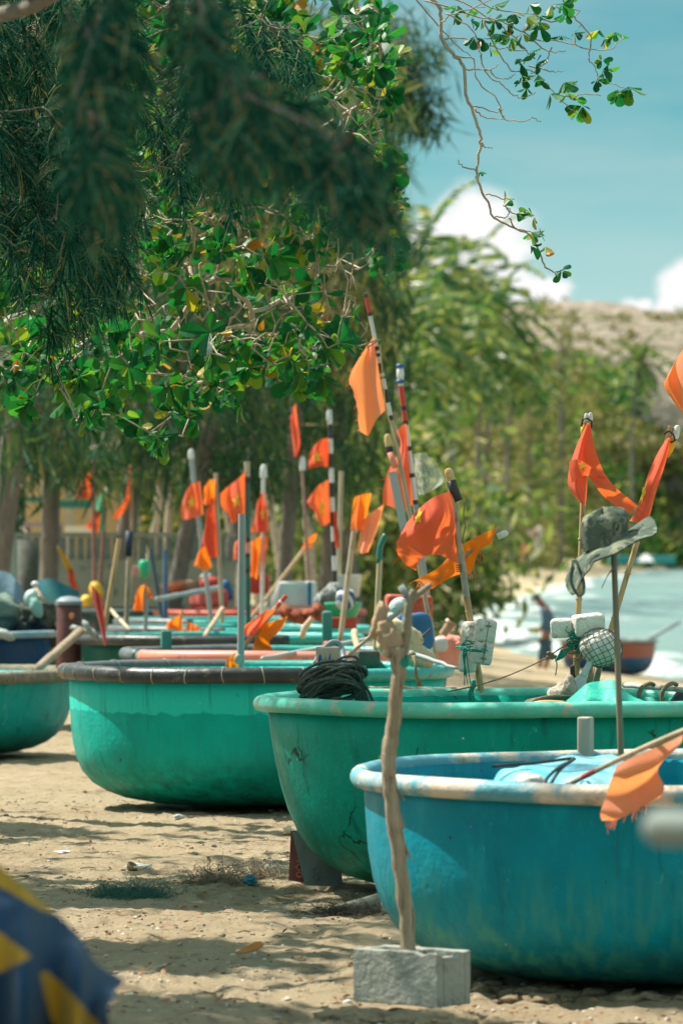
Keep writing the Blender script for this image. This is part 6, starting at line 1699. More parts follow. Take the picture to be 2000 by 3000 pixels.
    it(lambda m: m.blob(P(18, 1860, 41.4), (W(60, 41), .12, W(28, 41)), rotz(0, 0, 30), amp=.1), 'grey_float', plain('grey_float', (.36, .42, .38), (.28, .33, .3), rough=.7), 'long grey float resting on the navy rim', 'float')
    it(lambda m: m.blob(P(284, 1732, 59.6), (W(40, 59), .2, W(60, 59)), rotz(0, 0, -24), amp=.06), 'yellow_buoy', M_yellowp, 'yellow buoy standing behind the dark red cloth', 'buoy')
    it(lambda m: m.blob(P(254, 1760, 59.5), (W(36, 59), .17, W(36, 59)), None, amp=.06), 'yellow_buoy', M_yellowp, 'round yellow buoy at the end of the blue tarpaulin', 'buoy')
    def mar(m):
        m.lathe([(.105, 0), (.105, .52), (.095, .54)], P(203, 1960, 40.6), 22)
    o = it(mar, 'maroon_drum', plain('maroon_drum', (0.075, 0.025, 0.022), (0.12, 0.045, 0.04), rough=.6, scale=6), 'maroon drum with a grey lid left of the dark red cloth', 'drum', 50)
    s = MB(); s.lathe([(.112, 0), (.116, .03), (.07, .065), (0, .075)], P(203, 1960, 40.6) + Vector((0, 0, .542)), 22); lid = s.build('lid', plain('slate_lid', (.2, .23, .26), rough=.5), o, auto=40)
    s = MB(); s.blob(P(211, 1804, 40.5), (.05, .05, .06)); s.build('knob', plain('orange_knob', (.6, .22, .1)), lid)
    ev = surf([[(268, 1711), (272, 1750), (284, 1800), (296, 1850), (306, 1892)], [(284, 1730), (288, 1768), (296, 1812), (304, 1855), (308, 1893)], [(298, 1748), (304, 1785), (308, 1820), (311, 1860), (311, 1890)]], 38.95, [0, -.06, .02])
    mb = MB(); mb.grid(ev(12, 26)); solo(mb, 'red_cloth', M_flag_maroon, 'dark red cloth draped over the left rim of the dark green boat', 'cloth', g)
    it(lambda m: [m.blob(P(250 + dx, 1850 + dy, 39.2), (W(46, 39), .1, W(20, 39)), rotz(0, 0, 20 * k), amp=.4, seed=k, fr=3) for k, (dx, dy) in enumerate([(0, 0), (-22, -6), (22, 6), (6, -12)])], 'rag_knot', plain('pale_rag', (.36, .4, .36), (.24, .27, .24), rough=.9, scale=14, bmp=.5), 'pale rags knotted on the rim beside the maroon drum', 'rag')
    it(lambda m: rbox(m, P(398, 1672, 58), (W(18, 58), .07, W(30, 58)), None, .02), 'pink_jug', plain('pink_jug', (.5, .22, .2), rough=.5), 'small pink jug near the bright green can', 'jug', 50)

def build_blue_boat_gear():
    ev = surf([[(1436, 2300), (1440, 2330), (1440, 2420)], [(1470, 2262), (1478, 2300), (1480, 2420)], [(1530, 2238), (1540, 2290), (1540, 2420)], [(1620, 2222), (1630, 2285), (1630, 2420)], [(1710, 2214), (1716, 2280), (1716, 2420)], [(1770, 2212), (1780, 2280), (1780, 2420)], [(1815, 2222), (1830, 2285), (1830, 2420)], [(1850, 2260), (1870, 2310), (1870, 2420)]], 17.9, [0.1, 0, -.05, 0, -.03, 0, 0.03, .1], [0.25, -0.35, -0.6])
    g = ev(44, 20)
    for r_ in g:
        for i in range(len(r_)): r_[i] = r_[i] + Vector((0, 0.03 * noise.noise(r_[i] * 7), 0.018 * noise.noise(r_[i] * 9)))
    mb = MB(); mb.grid(g)
    solo(mb, 'blue_tarp', plain('sky_blue_tarp', (0.06, 0.42, 0.58), (0.30, 0.60, 0.66), rough=.5, scale=5, bmp=.4), 'sky blue tarpaulin bundled inside the deep blue boat', 'tarp')
    w = MB(); w.blob(P(1548, 2300, 17.15), (W(96, 17), .12, W(70, 17)), rotz(0, 0, -8), 24, 16, amp=.3, seed=6)
    solo(w, 'white_bag', plain('white_pink_bag', (0.6, 0.56, 0.5), (0.62, 0.34, 0.28), rough=.6, scale=9, lo=.5, hi=.68, bmp=.4), 'crumpled white plastic bag with a pink edge on the blue tarpaulin', 'bag')
    c = MB()
    c.tube(catmull([P(1440, 2245, 17.4), P(1560, 2236, 17.4), P(1680, 2222, 17.5), P(1640, 2245, 17.2), P(1605, 2275, 17.1), P(1590, 2300, 17.05)], 26), W(5, 17.3), 6)
    c.tube(catmull([P(1680, 2224, 17.4), P(1640, 2255, 17.2), P(1612, 2296, 17.0)], 12), W(5, 17.3), 6)
    solo(c, 'tie_rope', M_black, 'dark cord looped over the blue tarpaulin', 'cord')
    p = MB(); rbox(p, P(1714, 2180, 19.05), (W(40, 19), .05, W(160, 19)), rotz(-24), .008); p.build('rowlock_post', plain('bleached_wood', (.50, .45, .36), (.40, .35, .27), rough=.8, scale=9, stretch=(1, 1, .2)), B['blue'].root, auto=40)
    # stick with the camouflage hat
    pole('brown stick standing in the blue boat with the camouflage hat on top', (1796, 1600), (1818, 2225), 18.4, 10, [plain('brown_stick', (.20, .15, .09), (.28, .21, .13), rough=.7, scale=5, stretch=(1, 1, .2))], group='bare poles and sticks in the boats', nodes=False, name='stick', cat='stick', taper=.85)
    d = 18.4
    m, N, L, out = newmat('camouflage_cloth')
    b = N.new('ShaderNodeBsdfPrincipled'); b.inputs['Roughness'].default_value = .9; b.inputs['Specular IOR Level'].default_value = .15
    c_ = mixc(N, L, noise_fac(N, L, 11, .47, .52, detail=2, dist=1.0), (0.10, 0.13, 0.10), (0.20, 0.215, 0.15))
    c_ = mixc(N, L, noise_fac(N, L, 13, .54, .58, detail=2, dist=1.0, loc=(4, 4, 2)), c_, (0.07, 0.10, 0.08))
    c_ = mixc(N, L, noise_fac(N, L, 12, .60, .63, detail=2, dist=1.0, loc=(1, 8, 2)), c_, (0.03, 0.035, 0.03))
    L.new(c_, b.inputs['Base Color']); L.new(bump(N, L, noise_fac(N, L, 30, .3, .7), .4, .01), b.inputs['Normal']); L.new(b.outputs[0], out.inputs['Surface'])
    root = thing('camouflage_hat', 'limp camouflage bush hat perched on the brown stick', 'hat', P(1790, 1640, d))
    tilt = Matrix.Rotation(R(-25), 3, 'Y') @ Matrix.Rotation(R(3), 3, 'X')
    tiltc = Matrix.Rotation(R(-4), 3, 'Y') @ Matrix.Rotation(R(10), 3, 'X')
    ctr = P(1772, 1592, d)
    hb = MB(); rows = []
    rc, rb_ = .082, .200
    for i in range(9):
        u = i / 8; row = []
        for k in range(49):
            a = 2 * math.pi * k / 48
            rr = rc + (rb_ - rc) * u
            drop = -0.040 * u ** 1.5 * (1 - .7 * math.cos(a)) + .022 * u * math.sin(3 * a + .6) + .012 * u * math.sin(5 * a)
            if math.cos(a) < -.5: drop -= .018 * u * u
            row.append(ctr + tilt @ Vector((rr * math.cos(a) * 1.03, rr * math.sin(a), drop)))
        rows.append(row)
    hb.grid(rows)
    rows2 = [[v + tilt @ Vector((0, 0, -.005)) for v in r_] for r_ in rows]
    hb.grid(rows2, True)
    hb.build('brim', m, root)
    cr = MB(); rows = []
    for i in range(12):
        u = i / 11; row = []
        for k in range(49):
            a = 2 * math.pi * k / 48
            rr = rc * (1.0 + .12 * math.sin(u * 2.2)) * (1 - .12 * u) if u < .72 else rc * .93 * math.cos((u - .72) / .28 * math.pi / 2)
            z = .125 * min(1, u / .72) + (.018 * math.sin((u - .72) / .28 * math.pi / 2) if u > .72 else 0)
            v = Vector((rr * math.cos(a) * 1.12, rr * math.sin(a), z))
            v *= 1 + .26 * noise.noise(Vector((math.cos(a) * 1.9, math.sin(a) * 1.9, v.z * 6 + 3)))
            row.append(ctr + tiltc @ (v + Vector((-.004, 0, -.012))))
        rows.append(row)
    cr.grid(rows); cr.build('hat_crown', m, root)
    stp = MB()
    for sx in (-1, 1):
        q = catmull([P(1682 + sx * 3, 1640, d - .1), P(1686 + sx * 10, 1668, d - .12), P(1690 + sx * 18, 1705, d - .12), P(1697 + sx * 10, 1738, d - .1), P(1697, 1748, d - .1)], 14)
        stp.grid([[v + Vector((W(s, d), 0, 0)) for s in (-5, 5)] for v in q])
    stp.build('chin_strap', m, root)
    st2 = MB(); st2.grid([[v + Vector((0, 0, W(s, d))) for s in (-3, 3)] for v in catmull([P(1800, 1660, d - .05), P(1782, 1680, d - .05), P(1766, 1712, d - .05), P(1761, 1724, d - .05)], 8)]); st2.build('strap_end', m, root)

def build_post_and_block():
    d = 16.52
    # hollow concrete block
    ctr = P(1205, 2862, 16.5); ctr.z = 0.085
    rot = Matrix.Rotation(R(-40), 3, 'Z')
    mb = MB()
    Lx, Ly, Hz, t = .375, .18, .185, .032
    for s in (-1, 1):
        mb.box(ctr + rot @ Vector((0, s * (Ly / 2 - t / 2), 0)), (Lx, t, Hz), rot)
    for k in (-1, 0, 1):
        mb.box(ctr + rot @ Vector((k * (Lx / 2 - t / 2), 0, -.001)), (t, Ly - 2 * t - .0006, Hz - .004), rot)
    mb.box(ctr + rot @ Vector((0, 0, -Hz / 2 + .02)), (Lx - 2 * t - .002, Ly - 2 * t - .002, .02), rot)
    o = mb.build('concrete_block', plain('grey_concrete', (0.27, 0.285, 0.245), (0.37, 0.38, 0.325), rough=.95, scale=5, bmp=.45, bscale=45, c3=(.20, .215, .18)), None, smooth=False)
    bm = bmesh.new(); bm.from_mesh(o.data)
    bmesh.ops.subdivide_edges(bm, edges=[e for e in bm.edges if e.calc_length() > .05], cuts=9, use_grid_fill=True)
    for v in bm.verts:
        q = v.co * 14
        v.co += Vector((noise.noise(q), noise.noise(q + Vector((9, 0, 0))), noise.noise(q + Vector((0, 9, 0))))) * .0022
        q = v.co * 45
        v.co += Vector((noise.noise(q), noise.noise(q + Vector((9, 0, 0))), noise.noise(q + Vector((0, 9, 0))))) * .0015
        if noise.noise(v.co * 9 + Vector((3, 1, 7))) > .38 and v.co.z > .16: v.co.z -= .012
    bm.to_mesh(o.data); bm.free()
    md = o.modifiers.new('worn_edges', 'BEVEL'); md.width = .010; md.segments = 3; md.limit_method = 'ANGLE'
    tag(o, 'hollow grey concrete block half sunk in the sand, holding the forked branch', 'concrete block')
    t = thing('forked_branch', 'bare forked branch standing upright in the concrete block', 'branch', P(1195, 2765, d))
    pts = [(1203, 2890), (1196, 2765), (1186, 2650), (1168, 2500), (1152, 2385), (1139, 2280), (1143, 2180), (1158, 2070), (1166, 1960), (1162, 1900)]
    path = catmull([P(x, y, d - .005 * i) for i, (x, y) in enumerate(pts)], 50)
    mb = MB()
    rad = [W(23 - 3 * i / 49, d) * (1 + .14 * noise.noise(Vector((i * .4, 2, 0))) + (.18 if i in (20, 21, 33) else 0)) for i in range(50)]
    mb.tube([p + rv(.002) for p in path], rad, 12); mb.build('stem', M_wood, t)
    lump = MB()
    lump.blob(P(1142, 1876, d - .02), (W(66, d), .07, W(100, d)), rotz(0, 0, -24), 26, 20, e=.75, amp=.45, fr=2.5, seed=4)
    lump.blob(P(1110, 1820, d), (W(40, d), .05, W(110, d)), rotz(0, 0, 14), 20, 14, e=.7, amp=.2, seed=6)
    lump.build('burl', plain('tan_burl', (.50, .38, .25), (.36, .25, .15), rough=.85, scale=7, bmp=.6), t)
    br = MB()
    br.tube(catmull([P(1168, 1935, d), P(1188, 1870, d - .02), P(1194, 1800, d - .03), P(1200, 1755, d - .03), P(1212, 1728, d - .03)], 16), [W(17 - 8 * i / 15, d) * (1 + .2 * noise.noise(Vector((i * .7, 5, 1)))) for i in range(16)], 10)
    br.tube(catmull([P(1196, 1780, d - .03), P(1215, 1748, d - .03), P(1262, 1712, d - .02)], 8), [W(8, d)] * 8, 8)
    br.build('fork', plain('mossy_bark', (.20, .19, .13), (.30, .26, .18), rough=.9, scale=8, bmp=.5), t)
    pp = MB(); pp.tube([P(1200, 1758, d - .02), P(1172, 1716, d - .02)], W(10, d), 10); pp.build('pipe_end', M_greyp, t)
    tw = MB()
    for (a, b_) in [((1146, 2290), (1185, 2345)), ((1186, 2480), (1205, 2520)), ((1130, 2240), (1112, 2215))]: tw.tube([P(*a, d - .02), P(*b_, d - .03)], [W(6, d), W(2, d)], 6)
    tw.build('twig', M_wood, t)
    cl = MB()
    for k in range(5): cl.tube([P(1170 + 26 * math.cos(a), 1925 + 6 * k + 6 * math.sin(a), d - .03 - .03 * math.sin(a)) for a in np.linspace(0, 6.2, 14)], .0035, 5)
    cl.build('binding', M_twine, t)

def build_under_boat_box():
    d = 22.35
    t = thing('printed_box', 'brown and grey printed box propping the emerald boat', 'box', P(945, 2605, d))
    def quad(name, pts, mat, th=(0, .012, 0)):
        mb = MB(); a = [Vector(p) for p in pts]; b_ = [p + Vector(th) for p in a]
        mb.add(a + b_, [(0, 1, 2, 3), (7, 6, 5, 4), (0, 4, 5, 1), (1, 5, 6, 2), (2, 6, 7, 3), (3, 7, 4, 0)])
        return mb.build(name, mat, t, smooth=False)
    mg = plain('grey_card', (.44, .50, .50), (.36, .42, .42), rough=.9, scale=9, c3=(.20, .24, .24))
    mbk = plain('red_brown_card', (.13, .032, .022), (.10, .028, .02), rough=.8, scale=6)
    A0, A1 = P(893, 2592, d - .02), P(852, 2440, d - .02)
    F_ = [P(893, 2594, d - .02), P(1004, 2598, d + .1), P(990, 2420, d + .1), P(856, 2440, d - .02)]
    quad('front_panel', F_, mg)
    S_ = [P(845, 2578, d + .10), P(906, 2590, d + .03), P(906, 2438, d + .03), P(852, 2434, d + .10)]
    sp = quad('side_panel', S_, mbk, (.004, 0.010, 0))
    quad('back_panel', [P(846, 2574, d + .13), P(985, 2590, d + .24), P(978, 2425, d + .24), P(853, 2434, d + .13)], mg)
    # printed word running up the side panel
    cu = bpy.data.curves.new('lettering', 'FONT'); cu.body = 'ĐÔNG'; cu.size = 0.046; cu.extrude = 0.0015
    cu.align_x = 'LEFT'; cu.align_y = 'CENTER'
    cu.materials.append(plain('letter_print', (.42, .14, .085), rough=.8))
    tmp = bpy.data.objects.new('lettering_curve', cu)
    me = bpy.data.meshes.new_from_object(tmp); bpy.data.objects.remove(tmp)
    to = bpy.data.objects.new('lettering', me); COL.objects.link(to); to.parent = sp
    ex = unit((S_[3] - S_[0]).lerp(S_[2] - S_[1], .5)); fx = unit(S_[1] - S_[0]); nz = unit(fx.cross(ex)); 
    if nz.y > 0: nz = -nz
    # text x runs up the panel, text y points away from the front corner
    ey = unit(nz.cross(ex))
    M = Matrix((ex, ey, nz)).transposed().to_4x4()
    pos = S_[0].lerp(S_[1], .56) + ex * .018 + nz * .004
    M.translation = pos - wloc(sp)
    to.matrix_local = M
    return t

def build_litter():
    n = [0]
    def gz(px, py):
        d = CH * F / (py - HZ)
        X = (px - 1000) * d / F
        return Vector((X, d, ground(X, d) + mounds(X, d)))
    def bag(px, py, w, h, mat, label, seed, cat='plastic bag', g='litter on the sand'):
        p = gz(px, py); mb = MB()
        mb.blob(p + Vector((0, 0, h * .40)), (w, w * .7, h), rotz(seed * 40), 26, 16, amp=.55, fr=2.2, seed=seed)
        return solo(mb, 'plastic_bag', mat, label, cat, g)
    film = see_through('clear_bag_film', (.62, .66, .64), .55, 25, .45)
    bag(733, 2578, .085, .055, plain('blue_bag_plastic', (.02, .20, .34), (.03, .28, .42), rough=.35, scale=20, bmp=.4), 'crumpled bright blue plastic bag by the dried grass', 2)
    bag(405, 2533, .17, .028, film, 'flat clear plastic bag on the sunny sand', 3)
    bag(190, 2494, .085, .018, plain('white_litter', (.66, .66, .62), (.5, .5, .47), rough=.6, scale=20), 'flattened white plastic wrapper at the left', 4, 'wrapper')
    bag(800, 2545, .10, .05, film, 'clear plastic scrap behind the dried grass', 6)
    bag(845, 2425, .09, .05, plain('yellowed_plastic', (.55, .42, .22), (.6, .5, .34), rough=.5, scale=14), 'yellowed plastic scrap at the foot of the emerald boat', 7)
    bag(1020, 2905, .03, .018, plain('pale_blue_scrap', (.5, .58, .58), rough=.5), 'pale blue scrap beside the concrete block', 8, 'scrap')
    bag(525, 2780 - 390, .06, .035, plain('pale_scrap', (.5, .5, .45), (.3, .3, .26), rough=.6, scale=20), 'pale scrap in front of the turquoise boat', 9, 'scrap')
    # coconut half
    p = gz(381, 2535); mb = MB(); mb.lathe([(0, 0), (.018, .003), (.028, .018), (.029, .034), (.024, .036), (.02, .018), (0, .010)], p, 22, (0.5, -.35, .8)); solo(mb, 'coconut_shell', plain('coconut', (.33, .26, .14), (.2, .13, .07), rough=.8, scale=20), 'broken coconut shell in front of the clear bag', 'coconut')
    p = gz(728, 2795); mb = MB(); leaf(mb, p + Vector((-.055, 0, .018)), Vector((1, .1, .08)), Vector((0, -.5, 1)), .115, .055, .35, -.25); leaf(mb, p + Vector((-.055, 0, .0155)), Vector((1, .1, .08)), Vector((0, -.5, 1)), .115, .055, .35, -.25)
    solo(mb, 'fallen_leaf', plain('orange_dead_leaf', (.50, .19, .03), (.36, .12, .02), rough=.6, scale=30), 'curled orange dead leaf on the sand', 'leaf')
    # tangled nets and dried grass
    def tuft(px, py, wx, hz, nn, mat, name, label, cat, r=.0011, flat=1.0):
        p = gz(px, py); mb = MB()
        for _ in range(nn):
            a = p + Vector((rnd.gauss(0, wx * .4), rnd.gauss(0, wx * .45), rnd.uniform(0, hz * .35)))
            q = [a]; v = Vector((rnd.gauss(0, 1), rnd.gauss(0, 1), rnd.uniform(-.2, .8) * flat))
            for k in range(8):
                v = unit(v + rv(.75) + Vector((0, 0, -.16))); q.append(q[-1] + v * hz * rnd.uniform(.15, .30))
                if q[-1].z < p.z: q[-1].z = p.z + .003
            mb.tube(q, r, 3, cap=False)
        o = solo(mb, name, mat, label, cat)
        if name != 'net_scrap': o['kind'] = 'stuff'
    tuft(645, 2572, .20, .085, 620, plain('dry_grass', (.22, .18, .12), (.34, .28, .19), rough=.95, scale=20), 'grass_tuft', 'tangled dried grass left of the blue bag', 'dried grass')
    tuft(775, 2560, .08, .10, 220, MATS['dry_grass'], 'grass_tuft', 'small tuft of dried roots right of the blue bag', 'dried grass')
    tuft(380, 2600, .22, .07, 620, plain('sea_green_net', (.03, .12, .09), (.06, .18, .13), rough=.8, scale=20), 'net_scrap', 'dark green scrap of tangled net on shaded sand', 'net', flat=.6)
    tuft(1015, 2660, .22, .05, 420, plain('dark_weed', (.05, .045, .03), (.10, .085, .06), rough=.95, scale=20), 'dried_weed', 'dark dried weed under the emerald boat', 'dried weed', flat=.5)
    p = gz(1075, 2655); mb = MB(); mb.lathe([(.05, 0), (.035, .07), (.02, .15), (.012, .2)], p + Vector((.05, 0, .035)), 16, (-1, -.2, -.06)); solo(mb, 'net_funnel', plain('old_net', (.22, .22, .17), (.14, .14, .1), rough=.9, scale=40), 'dull grey funnel of old net lying by the blue boat', 'net')
    # scattered shells, stones and leaf bits nobody could count
    mb = MB(); mats = [plain('shell_bit', (.66, .58, .46), (.5, .42, .32), rough=.7, scale=30), plain('leaf_bit', (.20, .11, .05), (.30, .16, .07), rough=.8, scale=30), plain('pebble', (.22, .19, .15), (.32, .28, .22), rough=.8, scale=20)]
    for i in range(11000):
        d = 11.3 * (31 / 11.3) ** rnd.random(); X = rnd.uniform(-.085, .09) * d
        dens = noise.noise(Vector((X * .8, d * .5, 3)))
        if dens < rnd.uniform(-.6, .5): continue
        z = ground(X, d) + mounds(X, d)
        mb.cur = rnd.choice((0, 0, 1, 1, 2, 2, 2)); s = rnd.uniform(.005, .017) * (1.9 if rnd.random() < .06 else 1)
        mb.blob((X, d, z + s * .12), (s * rnd.uniform(.8, 2.0), s * rnd.uniform(.7, 1.5), s * rnd.uniform(.3, .9)), rotz(rnd.uniform(0, 180), rnd.uniform(-20, 20)), 6, 4, amp=.4, seed=i % 50)
    for i in range(520):       # dry leaves and twig ends
        d = 13.5 * (30 / 13.5) ** rnd.random(); X = rnd.uniform(-.085, .09) * d
        p = Vector((X, d, ground(X, d) + mounds(X, d) + .006))
        if i % 3:
            mb.cur = 1; L_ = rnd.uniform(.018, .05)
            leaf(mb, p, Vector((rnd.gauss(0, 1), rnd.gauss(0, 1), rnd.uniform(0, .35))), Vector((rnd.gauss(0, .3), rnd.gauss(0, .3), 1)), L_, L_ * .5, rnd.uniform(-.3, .5), rnd.uniform(-.3, .2))
        else:
            mb.cur = 3; v = unit(Vector((rnd.gauss(0, 1), rnd.gauss(0, .6), 0))) * rnd.uniform(.03, .11)
            mb.tube([p, p + v * .5 + Vector((0, 0, .006)), p + v], rnd.uniform(.0012, .003), 4, cap=False)
    mats.append(plain('twig_bit', (.16, .11, .07), (.30, .23, .15), rough=.9, scale=30))
    tag(mb.build('beach_litter', mats, None, False), 'shell bits, pebbles and leaf crumbs strewn over the sand', 'beach litter', kind='stuff')
    # sand thrown up against the nearest hull and in front of it
    mb = MB()
    for i in range(170):
        a = rnd.uniform(185, 300); bb = B['blue']; rr = bb.R * rnd.uniform(.62, .86)
        X, d = bb.c.x + rr * math.cos(R(a)), bb.c.y + rr * math.sin(R(a)) - .05
        s = .012 + .05 * rnd.random() ** 3; mb.blob((X, d, ground(X, d) + mounds(X, d) + s * .05), (s * 1.9, s * 1.3, s * .7), rotz(rnd.uniform(0, 180)), 10, 7, amp=.9, seed=i % 40)
    for i in range(160):        # sand banked round the concrete block
        X, d = rnd.gauss(.235, .16), rnd.uniform(16.05, 16.35) + rnd.gauss(0, .03)
        s = rnd.uniform(.02, .06); mb.blob((X - .04, d, ground(X, d) + mounds(X, d) + s * .05), (s * 2.0, s * 1.5, s * .8), None, 8, 6, amp=.5, seed=i % 40)
    tag(mb.build('sand_clods', bpy.data.materials['sand']), 'lumps of sand along the foot of the deep blue boat', 'sand', kind='stuff')

def build_striped_fabric():
    d = 9.6
    cols = [[(-420, 2300), (-440, 2700), (-430, 3300), (-420, 3860)], [(-200, 2420), (-230, 2760), (-220, 3300), (-210, 3860)], [(0, 2534), (-10, 2800), (-20, 3300), (-5, 3860)], [(90, 2606), (70, 2850), (70, 3300), (80, 3860)], [(166, 2667), (150, 2860), (150, 3300), (160, 3860)], [(238, 2732), (220, 2880), (215, 3300), (225, 3860)], [(284, 2836), (265, 2950), (262, 3300), (270, 3860)], [(352, 2884), (322, 2950), (318, 3060), (316, 3860)]]
    ev = surf(cols, d, [.10, -.05, .06, -.07, .05, -.06, .05, -.02], [.30, -.02, 0, .02])
    nu, nv = 130, 170
    g = ev(nu, nv)
    for v in range(nv):
        for u in range(nu):
            a, b_ = u / nu, v / nv
            w = .010 * math.sin(15 * a + 9.5 * b_) + .022 * math.sin(7 * a + 6 * b_ + 1)
            g[v][u] = g[v][u] + Vector((.2 * w, w, .25 * w * (b_ < .7)))
            if u == nu - 1 and v < nv - 2: g[v][u] = g[v][u] + Vector((rnd.uniform(-.004, .005), 0, rnd.uniform(-.003, .003)))
            if v == 0: g[v][u] = g[v][u] + Vector((0, 0, rnd.uniform(-.003, .003)))
    mb = MB()
    yel = [[(-500, 2200), (0, 2500), (170, 2660), (172, 2682), (115, 2664), (60, 2630), (0, 2598), (-500, 2390)], [(-400, 2560), (0, 2731), (96, 2803), (0, 2848), (-400, 2990)], [(117, 2850), (142, 2846), (215, 2915), (300, 3012), (280, 3100), (180, 3030), (150, 2986), (133, 2925)]]
    vs = [p for r_ in g for p in r_]
    for i in range(nv - 1):
        for k in range(nu - 1):
            q = [g[i][k], g[i][k + 1], g[i + 1][k + 1], g[i + 1][k]]
            c = sum(q, Vector((0, 0, 0))) / 4
            px, py = 1000 + c.x * F / c.y, HZ - (c.z - CH) * F / c.y
            mb.m.append(1 if any(inpoly(px, py, pl) for pl in yel) else 0)
            mb.f.append((i * nu + k, i * nu + k + 1, (i + 1) * nu + k + 1, (i + 1) * nu + k))
    mb.v = [tuple(p) for p in vs]
    solo(mb, 'striped_fabric', [cloth('dark_blue_fabric', (.006, .040, .090), (.008, .05, .11), .03), cloth('mustard_fabric', (.50, .29, .02), (.42, .24, .02), .18)], 'crumpled navy and mustard fabric with a frayed edge, very close at bottom left', 'fabric')

# ---------------------------------------------------------------- the man at the water's edge
def build_person():
    d = 101.0
    fz = ground((1585 - 1000) * d / F, d)
    S = W(1, d)
    root = thing('person', 'man in dark blue shirt and rolled trousers walking barefoot along the water', 'person', Vector(((1600 - 1000) * d / F, d, fz)))
    def skin(name, chain, mat, parent, lv=2):
        """chain: list of (parent index or None, point, radius)"""
        me = bpy.data.meshes.new(name)
        base = wloc(parent)
        me.from_pydata([tuple(Vector(p) - base) for _, p, _ in chain], [(a, i) for i, (a, _, _) in enumerate(chain) if a is not None], [])
        o = bpy.data.objects.new(name, me); COL.objects.link(o); o.parent = parent
        me.materials.append(mat)
        sk = o.modifiers.new('skin', 'SKIN')
        if not me.skin_vertices: bpy.context.view_layer.update()
        for i, (_, _, r) in enumerate(chain):
            me.skin_vertices[0].data[i].radius = r if isinstance(r, tuple) else (r, r)
        me.skin_vertices[0].data[0].use_root = True
        sb = o.modifiers.new('smooth', 'SUBSURF'); sb.levels = lv; sb.render_levels = lv
        sk.use_smooth_shade = True
        return o
    H = lambda px, py, dy=0.0: P(px - 12, py, d + dy)
    ms = plain('brown_skin', (.30, .13, .07), (.25, .10, .055), rough=.6, scale=6)
    mshirt = plain('dark_blue_shirt', (.06, .12, .17), (.08, .15, .21), rough=.9, scale=7, bmp=.3)
    mtr = plain('dark_trousers', (.03, .08, .11), (.05, .10, .13), rough=.9, scale=7)
    hair = plain('dark_hair', (.03, .05, .05), (.07, .09, .085), rough=.8, scale=14)
    body = skin('body', [
        (None, H(1608, 1868), (.13, .11)), (0, H(1614, 1822), (.13, .11)), (1, H(1610, 1785), (.14, .11)), (2, H(1598, 1768), .055), (3, H(1586, 1758), .075), (4, H(1577, 1757), .075), (4, H(1584, 1745), .075),
        (0, H(1606, 1880, -.08), .085), (7, H(1596, 1918, -.10), .066), (8, H(1594, 1945, -.08), .055), (9, H(1588, 1962, -.08), .038), (10, H(1576, 1968, -.10), .034),
        (0, H(1612, 1882, .08), .085), (12, H(1618, 1918, .10), .066), (13, H(1612, 1946, .12), .052), (14, H(1604, 1966, .12), .036), (15, H(1592, 1972, .10), .032),
        (2, H(1604, 1790, -.19), .056), (17, H(1606, 1825, -.22), .044), (18, H(1592, 1846, -.22), .036), (19, H(1578, 1848, -.22), .030),
        (2, H(1616, 1790, .19), .056), (21, H(1630, 1825, .22), .042), (22, H(1622, 1850, .22), .036)], ms, root)
    hd = MB(); 
    hd.blob(H(1582, 1748), (.17, .17, .13), rotz(0, 0, -25), 20, 14, amp=.12)
    hd.build('hair', hair, root)
    fc = MB(); fc.blob(H(1568, 1760), (.035, .03, .04)); fc.build('nose', ms, root)
    skin('shirt', [(None, H(1610, 1862), (.155, .13)), (0, H(1616, 1822), (.155, .13)), (1, H(1612, 1788), (.165, .13)), (2, H(1600, 1770), .075),
                   (2, H(1605, 1792, -.18), .075), (4, H(1607, 1826, -.215), .066), (5, H(1594, 1844, -.215), .058), (2, H(1617, 1792, .18), .075), (7, H(1631, 1826, .215), .064), (8, H(1625, 1846, .215), .055)], mshirt, root)
    skin('trousers', [(None, H(1609, 1862), (.15, .13)), (0, H(1606, 1884, -.08), .105), (1, H(1597, 1918, -.10), .085), (2, H(1595, 1938, -.08), .078), (0, H(1613, 1886, .08), .105), (4, H(1619, 1918, .10), .085), (5, H(1614, 1938, .12), .078)], mtr, root)
    for k in range(5):
        a = H(1577, 1848, -.22); e = a + Vector((-.05 - .006 * (2 - abs(k - 2)), (k - 2) * .016, -.022 - .004 * k)); f = e + Vector((-.022, 0, -.022))
        skin('finger', [(None, a + Vector((0, (k - 2) * .012, 0)), .011), (0, e, .010), (1, f, .008)], ms, root, 1)

